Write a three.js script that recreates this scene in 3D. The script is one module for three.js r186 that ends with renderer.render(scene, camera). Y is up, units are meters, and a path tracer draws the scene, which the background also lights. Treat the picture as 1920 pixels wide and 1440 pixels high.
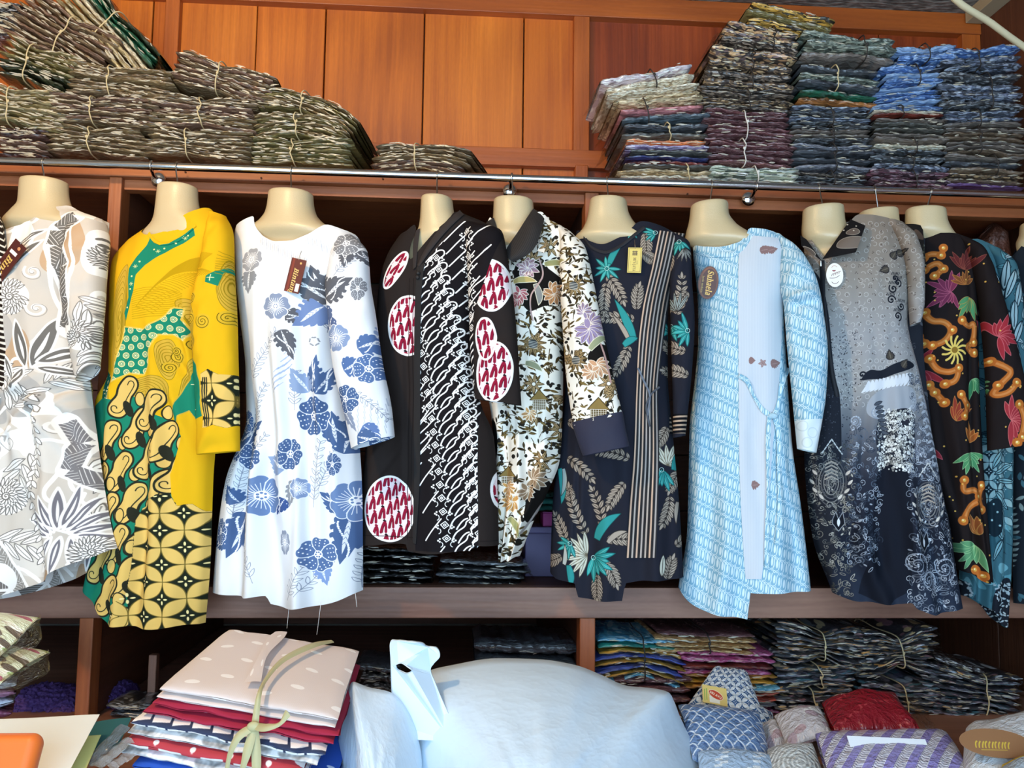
import * as THREE from 'three';
import { RoundedBoxGeometry } from 'three/addons/geometries/RoundedBoxGeometry.js';
import { mergeGeometries } from 'three/addons/utils/BufferGeometryUtils.js';
import { RectAreaLightUniformsLib } from 'three/addons/lights/RectAreaLightUniformsLib.js';
import { ImprovedNoise } from 'three/addons/math/ImprovedNoise.js';

const V = (x = 0, y = 0, z = 0) => new THREE.Vector3(x, y, z);
const scene = new THREE.Scene();
const renderer = new THREE.WebGLRenderer({ antialias: true });
renderer.toneMapping = THREE.LinearToneMapping;
renderer.shadowMap.enabled = true;
RectAreaLightUniformsLib.init();

// ---------- camera: a phone held at eye height, tipped slightly down and rolled a little ----------
const IMG_W = 1920, IMG_H = 1440, FOCAL = 1600;
const camera = new THREE.PerspectiveCamera(2 * Math.atan(IMG_H / 2 / FOCAL) * 180 / Math.PI, IMG_W / IMG_H, 0.02, 60);
{
  // the world's axes as the lens sees them (right, up, back)
  const X = V(24600, -439, -1600).normalize(), Y0 = V(208, 17500, -1600).normalize();
  const Z = V().crossVectors(X, Y0).normalize(), Y = V().crossVectors(Z, X).normalize();
  const m = new THREE.Matrix4().makeBasis(X, Y, Z).transpose();      // camera axes in the world
  camera.quaternion.setFromRotationMatrix(m);
  camera.position.set(-0.114, 1.5, 1.75);
  camera.updateMatrixWorld(true);
}
const EYE = camera.position.clone();
const ray = (px, py) => V(px - IMG_W / 2, IMG_H / 2 - py, -FOCAL).applyQuaternion(camera.quaternion);
function W(px, py, z) { const d = ray(px, py); return EYE.clone().addScaledVector(d, (z - EYE.z) / d.z); }   // the place at depth z where a thing was seen
const invQ = camera.quaternion.clone().invert();
function toPx(p) { const d = p.clone().sub(EYE).applyQuaternion(invQ); return [IMG_W / 2 + FOCAL * d.x / -d.z, IMG_H / 2 - FOCAL * d.y / -d.z]; }

// ---------- light: a warm bulb over the left, an added cold tube for fill, daylight through the open shop front ----------
renderer.toneMappingExposure = 0.76;
scene.background = new THREE.Color(0.52, 0.76, 1.0);
scene.backgroundIntensity = 8.2;
const WARM = new THREE.Color(1.0, 0.66, 0.32), COOL = new THREE.Color(0.72, 0.87, 1.0);
const BULB_POWER = 4.6, FILL_TUBE_POWER = 15, BULB_AT = V(-0.85, 2.42, 1.15), FILL_TUBE_AT = V(0.55, 2.5, 1.75);

// ---------- small helpers ----------
let seedState = 7;
function rnd() { seedState = (seedState + 0x6d2b79f5) | 0; let t = Math.imul(seedState ^ (seedState >>> 15), 1 | seedState); t = (t + Math.imul(t ^ (t >>> 7), 61 | t)) ^ t; return ((t ^ (t >>> 14)) >>> 0) / 4294967296; }
const rr = (a, b) => a + (b - a) * rnd();
const reseed = (n) => { seedState = n; };
const perlin = new ImprovedNoise(), noise = (x, y = 0, z = 0) => perlin.noise(x + 31.7, y + 11.3, z + 5.1);
const clamp = (x, a = 0, b = 1) => Math.min(b, Math.max(a, x)), lerp = (a, b, t) => a + (b - a) * t;
const smooth = (a, b, x) => { const t = clamp((x - a) / (b - a)); return t * t * (3 - 2 * t); };
const counts = {};
function numbered(name) { const n = counts[name] = (counts[name] ?? -1) + 1; return n ? name + '_' + String(n).padStart(3, '0') : name; }
function thing(name, label, category, pos = V(), group) {
  const o = new THREE.Group(); o.name = numbered(name); o.position.copy(pos);
  o.userData = { label, category }; if (group) o.userData.group = group;
  scene.add(o); return o;
}
function part(name, geo, mat, parent, label) {
  const m = new THREE.Mesh(geo, mat); m.name = name; m.castShadow = m.receiveShadow = true;
  if (label) m.userData.label = label;
  parent.add(m); return m;
}
function struct(name, geo, mat) { const m = part(name, geo, mat, scene); m.userData.kind = 'structure'; return m; }
function structGroup(name) { const g = new THREE.Group(); g.name = name; g.userData.kind = 'structure'; scene.add(g); return g; }
const box = (x0, x1, y0, y1, z0, z1, r = 0.002) => { const g = new RoundedBoxGeometry(x1 - x0, y1 - y0, z1 - z0, 1, Math.min(r, (x1 - x0) / 3, (y1 - y0) / 3, (z1 - z0) / 3)); g.translate((x0 + x1) / 2, (y0 + y1) / 2, (z0 + z1) / 2); return g; };
// uv in metres from the object's own axes
function metreUV(g, along = 'x') {
  const p = g.attributes.position, n = g.attributes.normal, uv = new Float32Array(p.count * 2);
  for (let i = 0; i < p.count; i++) {
    const x = p.getX(i), y = p.getY(i), z = p.getZ(i), ax = Math.abs(n.getX(i)), ay = Math.abs(n.getY(i)), az = Math.abs(n.getZ(i));
    let a, b;
    if (along === 'x') { a = ax > ay && ax > az ? z : x; b = ay > az ? z : y; }
    else { a = y; b = ax > az ? z : x; if (ay > ax && ay > az) a = z; }
    uv[2 * i] = a; uv[2 * i + 1] = b;
  }
  g.setAttribute('uv', new THREE.BufferAttribute(uv, 2)); return g;
}
const tube = (pts, r, seg = 24, rad = 8) => new THREE.TubeGeometry(new THREE.CatmullRomCurve3(pts), seg, r, rad, false);
// a smooth curve y(x) through points that never overshoots
function curve(pts) {
  const x = pts.map((p) => p[0]), y = pts.map((p) => p[1]), n = x.length, d = [], m = [];
  for (let i = 0; i < n - 1; i++) d.push((y[i + 1] - y[i]) / (x[i + 1] - x[i] || 1e-9));
  for (let i = 0; i < n; i++) m.push(i === 0 ? d[0] ?? 0 : i === n - 1 ? d[n - 2] : d[i - 1] * d[i] <= 0 ? 0 : 2 * d[i - 1] * d[i] / (d[i - 1] + d[i]));
  return (t) => {
    if (n === 1 || t <= x[0]) return y[0] + (n > 1 ? 0 : 0);
    if (t >= x[n - 1]) return y[n - 1];
    let i = 0; while (t > x[i + 1]) i++;
    const h = x[i + 1] - x[i], u = (t - x[i]) / h, u2 = u * u, u3 = u2 * u;
    return (2 * u3 - 3 * u2 + 1) * y[i] + (u3 - 2 * u2 + u) * h * m[i] + (-2 * u3 + 3 * u2) * y[i + 1] + (u3 - u2) * h * m[i + 1];
  };
}
// a grid of points as a surface; f(i, j) gives [x, y, z, u, v]
function gridGeo(nu, nv, f, closedU = false) {
  const pos = [], uv = [], idx = [];
  for (let j = 0; j <= nv; j++) for (let i = 0; i <= nu; i++) { const q = f(i / nu, j / nv); pos.push(q[0], q[1], q[2]); uv.push(q[3] ?? i / nu, q[4] ?? j / nv); }
  for (let j = 0; j < nv; j++) for (let i = 0; i < nu; i++) { const a = j * (nu + 1) + i, b = a + 1, c = a + nu + 1, d = c + 1; idx.push(a, c, b, b, c, d); }
  const g = new THREE.BufferGeometry();
  g.setAttribute('position', new THREE.Float32BufferAttribute(pos, 3)); g.setAttribute('uv', new THREE.Float32BufferAttribute(uv, 2)); g.setIndex(idx);
  g.computeVertexNormals();
  if (closedU) { const n = g.attributes.normal; for (let j = 0; j <= nv; j++) { const a = j * (nu + 1), b = a + nu, v = V(n.getX(a) + n.getX(b), n.getY(a) + n.getY(b), n.getZ(a) + n.getZ(b)).normalize(); n.setXYZ(a, v.x, v.y, v.z); n.setXYZ(b, v.x, v.y, v.z); } }
  return g;
}
function shapeGeo(pts, depth, bevel = 0.001) { const s = new THREE.Shape(pts.map((p) => new THREE.Vector2(p[0], p[1]))); return new THREE.ExtrudeGeometry(s, { depth, bevelEnabled: bevel > 0, bevelThickness: bevel, bevelSize: bevel, bevelSegments: 1, curveSegments: 10 }); }

// ---------- textures ----------
function canvasTex(w, h, draw, { repeat, srgb = true, aniso = 1 } = {}) {
  const c = document.createElement('canvas'); c.width = w; c.height = h; const g = c.getContext('2d'); draw(g, w, h);
  const t = new THREE.CanvasTexture(c); if (srgb) t.colorSpace = THREE.SRGBColorSpace;
  t.magFilter = THREE.LinearFilter;
  if (repeat) { t.wrapS = t.wrapT = THREE.RepeatWrapping; t.repeat.set(repeat[0], repeat[1]); }
  return t;
}
function dataTex(w, h, f, { repeat = [1, 1], srgb = true } = {}) {
  const d = new Uint8Array(w * h * 4);
  for (let y = 0; y < h; y++) for (let x = 0; x < w; x++) { const q = f(x / w, y / h), o = (y * w + x) * 4; d[o] = clamp(q[0]) * 255; d[o + 1] = clamp(q[1]) * 255; d[o + 2] = clamp(q[2]) * 255; d[o + 3] = 255; }
  const t = new THREE.DataTexture(d, w, h); t.magFilter = THREE.LinearFilter; t.wrapS = t.wrapT = THREE.RepeatWrapping; t.repeat.set(repeat[0], repeat[1]); if (srgb) t.colorSpace = THREE.SRGBColorSpace; t.needsUpdate = true; return t;
}
// noise that repeats over [0, 1)
function tiled(u, v, fx, fy, s) {
  const a = noise(u * fx, v * fy, s), b = noise((u - 1) * fx, v * fy, s), c = noise(u * fx, (v - 1) * fy, s), d = noise((u - 1) * fx, (v - 1) * fy, s);
  const wx = smooth(0.75, 1, u), wy = smooth(0.75, 1, v); return lerp(lerp(a, b, wx), lerp(c, d, wx), wy);
}
const mat = (color, roughness = 0.8, more = {}) => new THREE.MeshStandardMaterial({ color, roughness, side: THREE.DoubleSide, ...more });
const phys = (color, roughness, more = {}) => new THREE.MeshPhysicalMaterial({ color, roughness, side: THREE.DoubleSide, ...more });

// wood: grain runs along u, 1 m a repeat
function woodTex(base, dark, streak, s) {
  return dataTex(512, 512, (u, v) => {
    const warp = tiled(u, v, 2, 4, s) * 0.012, g1 = tiled(u, v + warp, 2, 40, s + 3), g2 = tiled(u, v + warp, 5, 150, s + 9), blot = tiled(u, v, 5, 5, s + 20), fine = tiled(u, v, 60, 240, s + 31);
    const t = clamp(0.45 + g1 * 0.55 * streak + g2 * 0.35 * streak + blot * 0.45 + fine * 0.12);
    return [lerp(dark[0], base[0], t), lerp(dark[1], base[1], t), lerp(dark[2], base[2], t)];
  });
}
const woodBump = dataTex(512, 512, (u, v) => { const g = 0.5 + tiled(u, v, 4, 90, 2) * 0.5 + tiled(u, v, 12, 220, 8) * 0.3; return [g, g, g]; }, { srgb: false });
const woodMat = (base, dark, streak, s, rough = 0.5, more = {}) => new THREE.MeshPhysicalMaterial({ map: woodTex(base, dark, streak, s), roughness: rough, bumpMap: woodBump, bumpScale: 0.0006, ...more });
const M = {};
M.panel = [0, 1, 2, 3].map((k) => woodMat([[0.89, 0.51, 0.15], [0.87, 0.48, 0.13], [0.85, 0.46, 0.12], [0.67, 0.30, 0.11]][k], [[0.68, 0.34, 0.08], [0.65, 0.31, 0.07], [0.62, 0.30, 0.07], [0.46, 0.18, 0.06]][k], 0.7, 40 + 17 * k, 0.42, { clearcoat: 0.25, clearcoatRoughness: 0.35 }));  // the last, darker wood has the fading bulb light put into its colour
M.frame = woodMat([0.78, 0.41, 0.14], [0.57, 0.27, 0.08], 0.6, 90, 0.45, { clearcoat: 0.2, clearcoatRoughness: 0.4 });
M.shelf = woodMat([0.72, 0.42, 0.23], [0.54, 0.28, 0.14], 0.6, 120, 0.5);
M.beam = woodMat([0.64, 0.46, 0.37], [0.47, 0.31, 0.24], 0.9, 150, 0.5);
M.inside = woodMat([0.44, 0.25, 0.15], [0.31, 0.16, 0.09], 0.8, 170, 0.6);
M.chrome = mat(0xd8dadd, 0.12, { metalness: 1 });
M.wire = mat(0xa9a39a, 0.3, { metalness: 1 });
M.plaster = mat(0x8d8578, 0.9);
const crumple = dataTex(512, 512, (u, v) => {
  let h = 0; for (let k = 0; k < 4; k++) { const f = [5, 9, 17, 33][k]; h += (1 - Math.abs(tiled(u, v, f, f, 3 + 7 * k)) * 2.4) * [0.5, 0.35, 0.2, 0.1][k]; }
  h = h * 0.7; return [h, h, h];
}, { srgb: false, repeat: [7, 7] });
const weave = dataTex(128, 128, (u, v) => { const a = 0.5 + 0.25 * Math.sin(u * 64 * Math.PI) * Math.sign(Math.sin(v * 64 * Math.PI)) + 0.25 * tiled(u, v, 9, 9, 4); return [a, a, a]; }, { srgb: false });
// ================= the room =================
const CEIL = 2.667, SHELF_TOP = 2.098, BEAM_TOP = 1.248, COUNTER = 0.985, PANEL_Z = -0.30, RX = 1.22, LX = -1.75;
struct('floor', metreUV(box(LX - 0.1, RX + 0.1, -0.1, 0, -1.15, 3.1)), mat(0x6f675d, 0.85));
{
  // pale foil-and-fibre sheet nailed under the roof, with short crinkles
  const tex = dataTex(512, 512, (u, v) => { const s = tiled(u, v, 22, 70, 5) + 0.5 * tiled(u, v, 60, 140, 9), b = tiled(u, v, 4, 4, 2) * 0.2; const t = clamp(0.52 + s * 0.75 + b); return [lerp(0.28, 0.66, t), lerp(0.275, 0.64, t), lerp(0.26, 0.60, t)]; }, { repeat: [1.6, 1.6] });
  const g = metreUV(box(LX - 0.1, RX + 0.1, CEIL, CEIL + 0.1, -1.15, 3.1));
  struct('ceiling', g, mat(0xffffff, 0.7, { map: tex, bumpMap: tex, bumpScale: 0.006 }));
}
const plankGeo = (x0, x1, y0, y1, z0, z1) => { const g = metreUV(box(x0, x1, y0, y1, z0, z1, 0.0025), 'y'), uv = g.attributes.uv, a = rr(0, 4), b = rr(0, 4); for (let i = 0; i < uv.count; i++) uv.setXY(i, uv.getX(i) + a, uv.getY(i) * 1.4 + b); return g; };
{
  const w = structGroup('wall_back');
  part('plaster', box(LX - 0.1, RX + 0.1, 0, CEIL, -1.15, -1.03), M.plaster, w);
  const seams = [LX, -1.31, -1.09, -0.87, -0.817];
  for (let i = 0; i < seams.length - 1; i++) part('plank', plankGeo(seams[i] + 0.0012, seams[i + 1] - 0.0012, 2.17, 2.66, PANEL_Z - 0.02, PANEL_Z), M.panel[(i + 1) % 3], w);
  const mid = [-0.817, -0.62, -0.453, -0.2095, 0.0395, 0.185];
  for (let i = 0; i < mid.length - 1; i++) part('plank', plankGeo(mid[i] + (i === 1 ? 0.0006 : 0.0014), mid[i + 1] - (i === 0 ? 0.0006 : 0.0014), 2.17, 2.66, PANEL_Z - 0.02, PANEL_Z + rr(0, 0.002)), M.panel[i % 3], w);
  const right = [0.185, 0.64, 0.96, RX];
  for (let i = 0; i < right.length - 1; i++) part('plank', plankGeo(right[i] + 0.001, right[i + 1] - 0.001, 2.17, 2.66, PANEL_Z - 0.02, PANEL_Z), M.panel[3], w);  // right-hand planks: dimmer lamplight painted in as darker, redder wood
  for (const [x0, x1] of [[-0.835, -0.80], [0.163, 0.203]]) part('stile', plankGeo(x0, x1, 2.266, 2.614, PANEL_Z - 0.01, PANEL_Z + 0.022), M.frame, w);
  part('stile', plankGeo(1.17, RX, 2.2, 2.614, PANEL_Z - 0.01, PANEL_Z + 0.022), M.frame, w);
  part('top_rail', metreUV(box(LX, RX, 2.612, CEIL, PANEL_Z - 0.02, PANEL_Z + 0.026)), M.frame, w);
  part('bottom_rail', metreUV(box(LX, RX, 2.223, 2.268, PANEL_Z - 0.02, PANEL_Z + 0.024)), M.frame, w);
  part('backing_board', box(LX, RX, 2.09, 2.66, PANEL_Z - 0.04, PANEL_Z - 0.021), M.inside, w);
  for (const x of [-0.82, 0.183]) part('stub_post', plankGeo(x - 0.016, x + 0.016, 2.098, 2.228, PANEL_Z - 0.012, PANEL_Z + 0.03), M.frame, w);
}
{
  const w = structGroup('wall_right');
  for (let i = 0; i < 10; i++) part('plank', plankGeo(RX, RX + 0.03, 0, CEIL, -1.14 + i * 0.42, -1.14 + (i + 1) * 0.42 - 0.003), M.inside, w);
  part('plaster', box(RX + 0.03, RX + 0.12, 0, CEIL, -1.15, 3.1), M.plaster, w);
  struct('trim_1', metreUV(box(RX - 0.045, RX, CEIL - 0.03, CEIL, -0.27, 2.9)), mat(0xb09a78, 0.8));
}
struct('wall_left', box(LX - 0.12, LX, 0, CEIL, -1.15, 3.1), M.plaster);
{
  const w = structGroup('wall_front');                       // unseen street side: shop front widened to let in more daylight
  part('plaster', box(LX - 0.1, -1.62, 0, CEIL, 2.9, 3.05), M.plaster, w);
  part('plaster', box(1.12, RX + 0.1, 0, CEIL, 2.9, 3.05), M.plaster, w);
  part('plaster', box(-1.62, 1.12, 2.5, CEIL, 2.9, 3.05), M.plaster, w);
}
// ================= the built-in shelving =================
{
  const t = thing('shelf_unit', 'built-in brown wooden shelving with a long top board, dark compartments and a broad lower beam', 'shelf', V(0, 0, 0));
  const bx = (n, a, m, along) => part(n, along === 'y' ? plankGeo(...a) : metreUV(box(...a)), m, t);
  bx('top_board', [LX + 0.002, RX - 0.002, 2.0725, SHELF_TOP, -1.0, 0], M.shelf);
  bx('front_batten', [LX + 0.002, RX - 0.002, 2.050, 2.0722, -0.045, -0.016], M.shelf);
  bx('lower_beam', [LX + 0.002, RX - 0.002, 1.1865, BEAM_TOP, -0.03, 0], M.beam);
  bx('middle_board', [LX + 0.002, RX - 0.002, 1.226, BEAM_TOP - 0.001, -1.0, -0.03], M.inside);
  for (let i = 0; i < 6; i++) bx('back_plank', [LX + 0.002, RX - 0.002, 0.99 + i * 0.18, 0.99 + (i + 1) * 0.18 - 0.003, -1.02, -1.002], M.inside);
  bx('post', [-0.831, -0.805, BEAM_TOP, 2.0722, -0.05, -0.002], M.shelf, 'y');
  bx('post', [-0.841, -0.814, 0.986, 1.1865, -0.05, -0.004], M.shelf, 'y');
  bx('post', [0.151, 0.181, BEAM_TOP, 2.0722, -0.05, -0.002], M.shelf, 'y');
  bx('post', [0.144, 0.176, 0.986, 1.1865, -0.05, -0.004], M.shelf, 'y');
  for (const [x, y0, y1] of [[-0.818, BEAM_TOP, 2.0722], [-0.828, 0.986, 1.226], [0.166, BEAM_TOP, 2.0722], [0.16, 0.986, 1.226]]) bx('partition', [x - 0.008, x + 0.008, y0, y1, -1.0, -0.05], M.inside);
  bx('thin_strut', [-0.745, -0.728, 0.986, 1.09, -0.14, -0.12], M.beam, 'y');
  for (const [px, py] of [[490, 334], [348, 323], [718, 336], [930, 318], [955, 360], [1042, 362], [1289, 364]]) {
    const p = W(px, py, 0); if (p.y < SHELF_TOP - 0.002 && p.y > 2.073) { const g = new THREE.CylinderGeometry(0.0022, 0.0022, 0.002, 10); g.rotateX(Math.PI / 2); g.translate(p.x, p.y, 0.0006); part('nail_head', g, M.inside, t); }
  }
}
{
  const t = thing('counter', 'long wooden counter under the shelving, its top covered with piled clothes', 'counter', V(0, 0, 0));
  part('worktop', metreUV(box(LX + 0.01, RX - 0.01, 0.945, COUNTER, -1.0, 0.64)), M.beam, t);
  part('front_panel', metreUV(box(LX + 0.01, RX - 0.01, 0.002, 0.945, 0.58, 0.605)), M.beam, t);
}
// ================= the chrome rail =================
const RAIL_Y = 2.081, RAIL_Z = 0.045, RAIL_R = 0.0078;
{
  const t = thing('clothes_rail', 'long shiny chrome rail along the edge of the top shelf carrying the mannequins', 'rail', V(0, RAIL_Y, RAIL_Z));
  const g = new THREE.CylinderGeometry(RAIL_R, RAIL_R, RX - LX - 0.004, 24, 60); g.rotateZ(Math.PI / 2); g.translate((RX + LX) / 2, 0, 0); part('tube', g, M.chrome, t);
  for (const [px, py] of [[290, 321], [957, 345], [1410, 360]]) {
    const p = W(px, py, RAIL_Z - 0.02), x = p.x;
    const prof = [[0.0001, 0], [0.015, 0], [0.0155, 0.003], [0.0125, 0.007], [0.007, 0.010], [0.0001, 0.0108]].map((q) => new THREE.Vector2(...q));
    const rose = new THREE.LatheGeometry(prof, 24); rose.rotateX(Math.PI / 2); rose.translate(x, -0.0135, -RAIL_Z + 0.0006); part('bracket_plate', rose, M.chrome, t);
    part('bracket_arm', tube([V(x, -0.0135, -RAIL_Z + 0.008), V(x, -0.013, -0.014), V(x, -0.008, -0.004)], 0.0035, 10), M.chrome, t);
    const ring = new THREE.TorusGeometry(RAIL_R + 0.0016, 0.0022, 8, 24); ring.rotateY(Math.PI / 2); ring.translate(x + 0.001, 0, 0); part('bracket_ring', ring, M.chrome, t);
  }
}
// ================= lamps =================
{
  const t = thing('pendant_bulb', 'warm glowing bulb hanging on a black cord from the ceiling', 'lamp', BULB_AT);
  const prof = [[0.0001, -0.055], [0.018, -0.05], [0.03, -0.032], [0.032, -0.015], [0.022, 0.012], [0.014, 0.03], [0.0001, 0.032]].map((q) => new THREE.Vector2(...q));
  part('bulb', new THREE.LatheGeometry(prof, 24), new THREE.MeshStandardMaterial({ color: 0xffffff, emissive: WARM, emissiveIntensity: 6 }), t);
  part('socket', new THREE.CylinderGeometry(0.017, 0.019, 0.04, 16).translate(0, 0.05, 0), mat(0x22201e, 0.5), t);
  part('cord', new THREE.CylinderGeometry(0.003, 0.003, CEIL - BULB_AT.y - 0.07, 8).translate(0, 0.07 + (CEIL - BULB_AT.y - 0.07) / 2, 0), mat(0x22201e, 0.6), t);
  const l = new THREE.PointLight(WARM, BULB_POWER); l.position.copy(BULB_AT); l.castShadow = true; l.shadow.radius = 1.7; scene.add(l);
}
{  // tube lamp out of view, added to fill with cool light
  const t = thing('added_tube_lamp', 'unseen cold white tube lamp added under the ceiling as cool fill light', 'lamp', FILL_TUBE_AT);
  part('housing', box(-0.65, 0.65, 0.02, 0.06, -0.03, 0.03, 0.004), mat(0xeeeeee, 0.5), t);
  const g = new THREE.CylinderGeometry(0.014, 0.014, 1.2, 16); g.rotateZ(Math.PI / 2); part('tube', g, new THREE.MeshStandardMaterial({ color: 0xffffff, emissive: COOL, emissiveIntensity: 6 }), t);
  for (const s of [-1, 1]) part('end_cap', box(s * 0.625 - 0.02, s * 0.625 + 0.02, -0.016, 0.02, -0.018, 0.018, 0.004), mat(0xdddddd, 0.5), t);
  part('hanger', box(-0.02, 0.02, 0.06, CEIL - FILL_TUBE_AT.y, -0.02, 0.02, 0.003), mat(0xdddddd, 0.5), t);
  const l = new THREE.RectAreaLight(COOL, FILL_TUBE_POWER, 1.2, 0.05); l.position.set(FILL_TUBE_AT.x, FILL_TUBE_AT.y - 0.017, FILL_TUBE_AT.z); l.lookAt(FILL_TUBE_AT.x, 0.6, -0.15); scene.add(l);
}
{
  const t = thing('hanging_cable', 'thick cream cable crossing the upper corner in front of the right wall', 'cable', W(1805, 0, 0.32));
  const a = W(1770, -30, 0.34), b = W(1862, 46, 0.30), c = W(1935, 98, 0.26), e = W(2100, 200, 0.2), o = t.position;
  part('sheath', tube([V(a.x, CEIL - 0.002, a.z), a, b, c, e].map((p) => p.clone().sub(o)), 0.0062, 40, 10), mat(0xd8c7a0, 0.55), t);
}
// ================= batik motifs, drawn flat =================
const TAU = Math.PI * 2;
function leafPath(g, x, y, len, wid, ang) { g.save(); g.translate(x, y); g.rotate(ang); g.beginPath(); g.moveTo(0, 0); g.bezierCurveTo(len * 0.25, -wid, len * 0.75, -wid * 0.7, len, 0); g.bezierCurveTo(len * 0.75, wid * 0.7, len * 0.25, wid, 0, 0); g.restore(); }
function leaf(g, x, y, len, wid, ang, fill, stroke, lw = 1, vein) {
  leafPath(g, x, y, len, wid, ang); if (fill) { g.fillStyle = fill; g.fill(); } if (stroke) { g.strokeStyle = stroke; g.lineWidth = lw; g.stroke(); }
  if (vein) { g.strokeStyle = vein; g.lineWidth = lw; g.beginPath(); g.moveTo(x, y); g.lineTo(x + Math.cos(ang) * len * 0.85, y + Math.sin(ang) * len * 0.85); g.stroke(); }
}
function spiral(g, x, y, r, turns, col, lw, a0 = 0, dir = 1) { g.strokeStyle = col; g.lineWidth = lw; g.beginPath(); for (let i = 0; i <= 60; i++) { const t = i / 60, a = a0 + dir * t * turns * TAU, q = r * t; i ? g.lineTo(x + Math.cos(a) * q, y + Math.sin(a) * q) : g.moveTo(x, y); } g.stroke(); }
// a stem with leaves left and right
function sprig(g, x, y, len, ang, n, leafLen, col, lw = 0.9, bend = 0.4, fill = null) {
  g.strokeStyle = col; g.lineWidth = lw; const P = []; let px = x, py = y, a = ang; for (let i = 0; i <= n; i++) { P.push([px, py, a]); px += Math.cos(a) * len / n; py += Math.sin(a) * len / n; a += bend / n; }
  g.beginPath(); P.forEach((p, i) => i ? g.lineTo(p[0], p[1]) : g.moveTo(p[0], p[1])); g.stroke();
  P.forEach((p, i) => { if (!i) return; const k = leafLen * (1 - 0.45 * i / n); for (const s of [-1, 1]) leaf(g, p[0], p[1], k, k * 0.26, p[2] + s * 0.75, fill, col, lw); });
}
// a flower with notched petals
function flower(g, x, y, r, n, a0, fill, line, { dots, core = '#fff', notch = 0.12, lw = 1.2, squash = 1, rays } = {}) {
  g.save(); g.translate(x, y); g.scale(squash, 1); g.rotate(a0);
  for (let i = 0; i < n; i++) {
    g.save(); g.rotate(i * TAU / n); g.beginPath(); g.moveTo(r * 0.12, 0); const w = r * Math.sin(Math.PI / n) * 0.98; g.bezierCurveTo(r * 0.45, -w * 1.15, r * 0.95, -w * 1.05, r * (1 - notch * 0.2), -w * 0.35); g.quadraticCurveTo(r * (1 - notch), 0, r * (1 - notch * 0.2), w * 0.35); g.bezierCurveTo(r * 0.95, w * 1.05, r * 0.45, w * 1.15, r * 0.12, 0);
    g.fillStyle = fill; g.fill(); g.strokeStyle = line; g.lineWidth = lw; g.stroke();
    if (dots) { g.fillStyle = dots; for (let q = 0; q < 9; q++) { const d = r * (0.5 + 0.16 * (q % 3)), b = (Math.floor(q / 3) - 1) * w * 0.42; g.beginPath(); g.arc(d, b, r * 0.035, 0, TAU); g.fill(); } }
    if (rays) { g.strokeStyle = rays; g.lineWidth = lw * 0.6; for (const b of [-0.5, -0.25, 0, 0.25, 0.5]) { g.beginPath(); g.moveTo(r * 0.22, b * w * 0.4); g.lineTo(r * 0.6, b * w * 1.1); g.stroke(); } }
    g.restore();
  }
  g.fillStyle = core; g.beginPath(); g.arc(0, 0, r * 0.24, 0, TAU); g.fill(); g.fillStyle = fill; for (let i = 0; i < 6; i++) { g.beginPath(); g.arc(Math.cos(i) * r * 0.14, Math.sin(i) * r * 0.14, r * 0.05, 0, TAU); g.fill(); }
  g.restore();
}
// a broad toothed leaf with a row of dots and a pale midrib
function toothLeaf(g, x, y, len, wid, ang, fill, line, { dots, rib = '#fff', lw = 1, teeth = 5 } = {}) {
  g.save(); g.translate(x, y); g.rotate(ang); g.beginPath(); g.moveTo(0, 0);
  const w = (t) => wid * Math.sin(Math.PI * Math.pow(t, 0.7)); for (let i = 1; i <= teeth; i++) { const t = i / (teeth + 1); g.quadraticCurveTo(len * (t - 0.09), -w(t) * 1.25, len * t, -w(t)); g.lineTo(len * (t - 0.03), -w(t) * 0.8); } g.lineTo(len, 0); for (let i = teeth; i >= 1; i--) { const t = i / (teeth + 1); g.lineTo(len * (t - 0.03), w(t) * 0.8); g.lineTo(len * t, w(t)); g.quadraticCurveTo(len * (t - 0.09), w(t) * 1.25, len * (t - 0.12), w(t) * 0.8); } g.closePath();
  g.fillStyle = fill; g.fill(); g.strokeStyle = line; g.lineWidth = lw; g.stroke();
  if (dots) { g.fillStyle = dots; for (let i = 0; i < 26; i++) { const t = 0.15 + 0.7 * ((i * 0.381) % 1), b = ((i * 0.618) % 1) * 2 - 1; g.beginPath(); g.arc(t * len, b * w(t) * 0.8, len * 0.014 + 0.35, 0, TAU); g.fill(); } }
  if (rib) { g.fillStyle = rib; g.beginPath(); g.moveTo(0, 0); g.quadraticCurveTo(len * 0.4, -wid * 0.28, len * 0.8, 0); g.quadraticCurveTo(len * 0.4, wid * 0.28, 0, 0); g.fill(); g.strokeStyle = fill; g.lineWidth = lw * 0.6; for (let i = 1; i < 6; i++) { g.beginPath(); g.moveTo(len * i * 0.11, 0); g.lineTo(len * (i * 0.11 + 0.07), -wid * 0.13); g.moveTo(len * i * 0.11, 0); g.lineTo(len * (i * 0.11 + 0.07), wid * 0.13); g.stroke(); } }
  g.restore();
}
// a fan of long pointed petals
function fan(g, x, y, r, a0, a1, n, fill, line, { wid = 0.12, lw = 1, vary = 0 } = {}) { for (let i = 0; i < n; i++) { const t = n > 1 ? i / (n - 1) : 0.5, a = lerp(a0, a1, t); leaf(g, x, y, r * (1 - vary * Math.abs(t - 0.5)), r * wid, a, fill, line, lw, line); } }
// a curved ribbon leaf with a hooked tip
function hookLeaf(g, x, y, len, wid, ang, curl, fill, line, lw = 1) { g.save(); g.translate(x, y); g.rotate(ang); g.beginPath(); g.moveTo(0, -wid * 0.4); g.bezierCurveTo(len * 0.4, -wid, len * 0.8, curl * 0.3 - wid, len, curl); g.bezierCurveTo(len * 0.75, curl * 0.5 + wid * 0.5, len * 0.4, wid * 0.8, 0, wid * 0.6); g.closePath(); g.fillStyle = fill; g.fill(); if (line) { g.strokeStyle = line; g.lineWidth = lw; g.stroke(); } g.restore(); }
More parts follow.
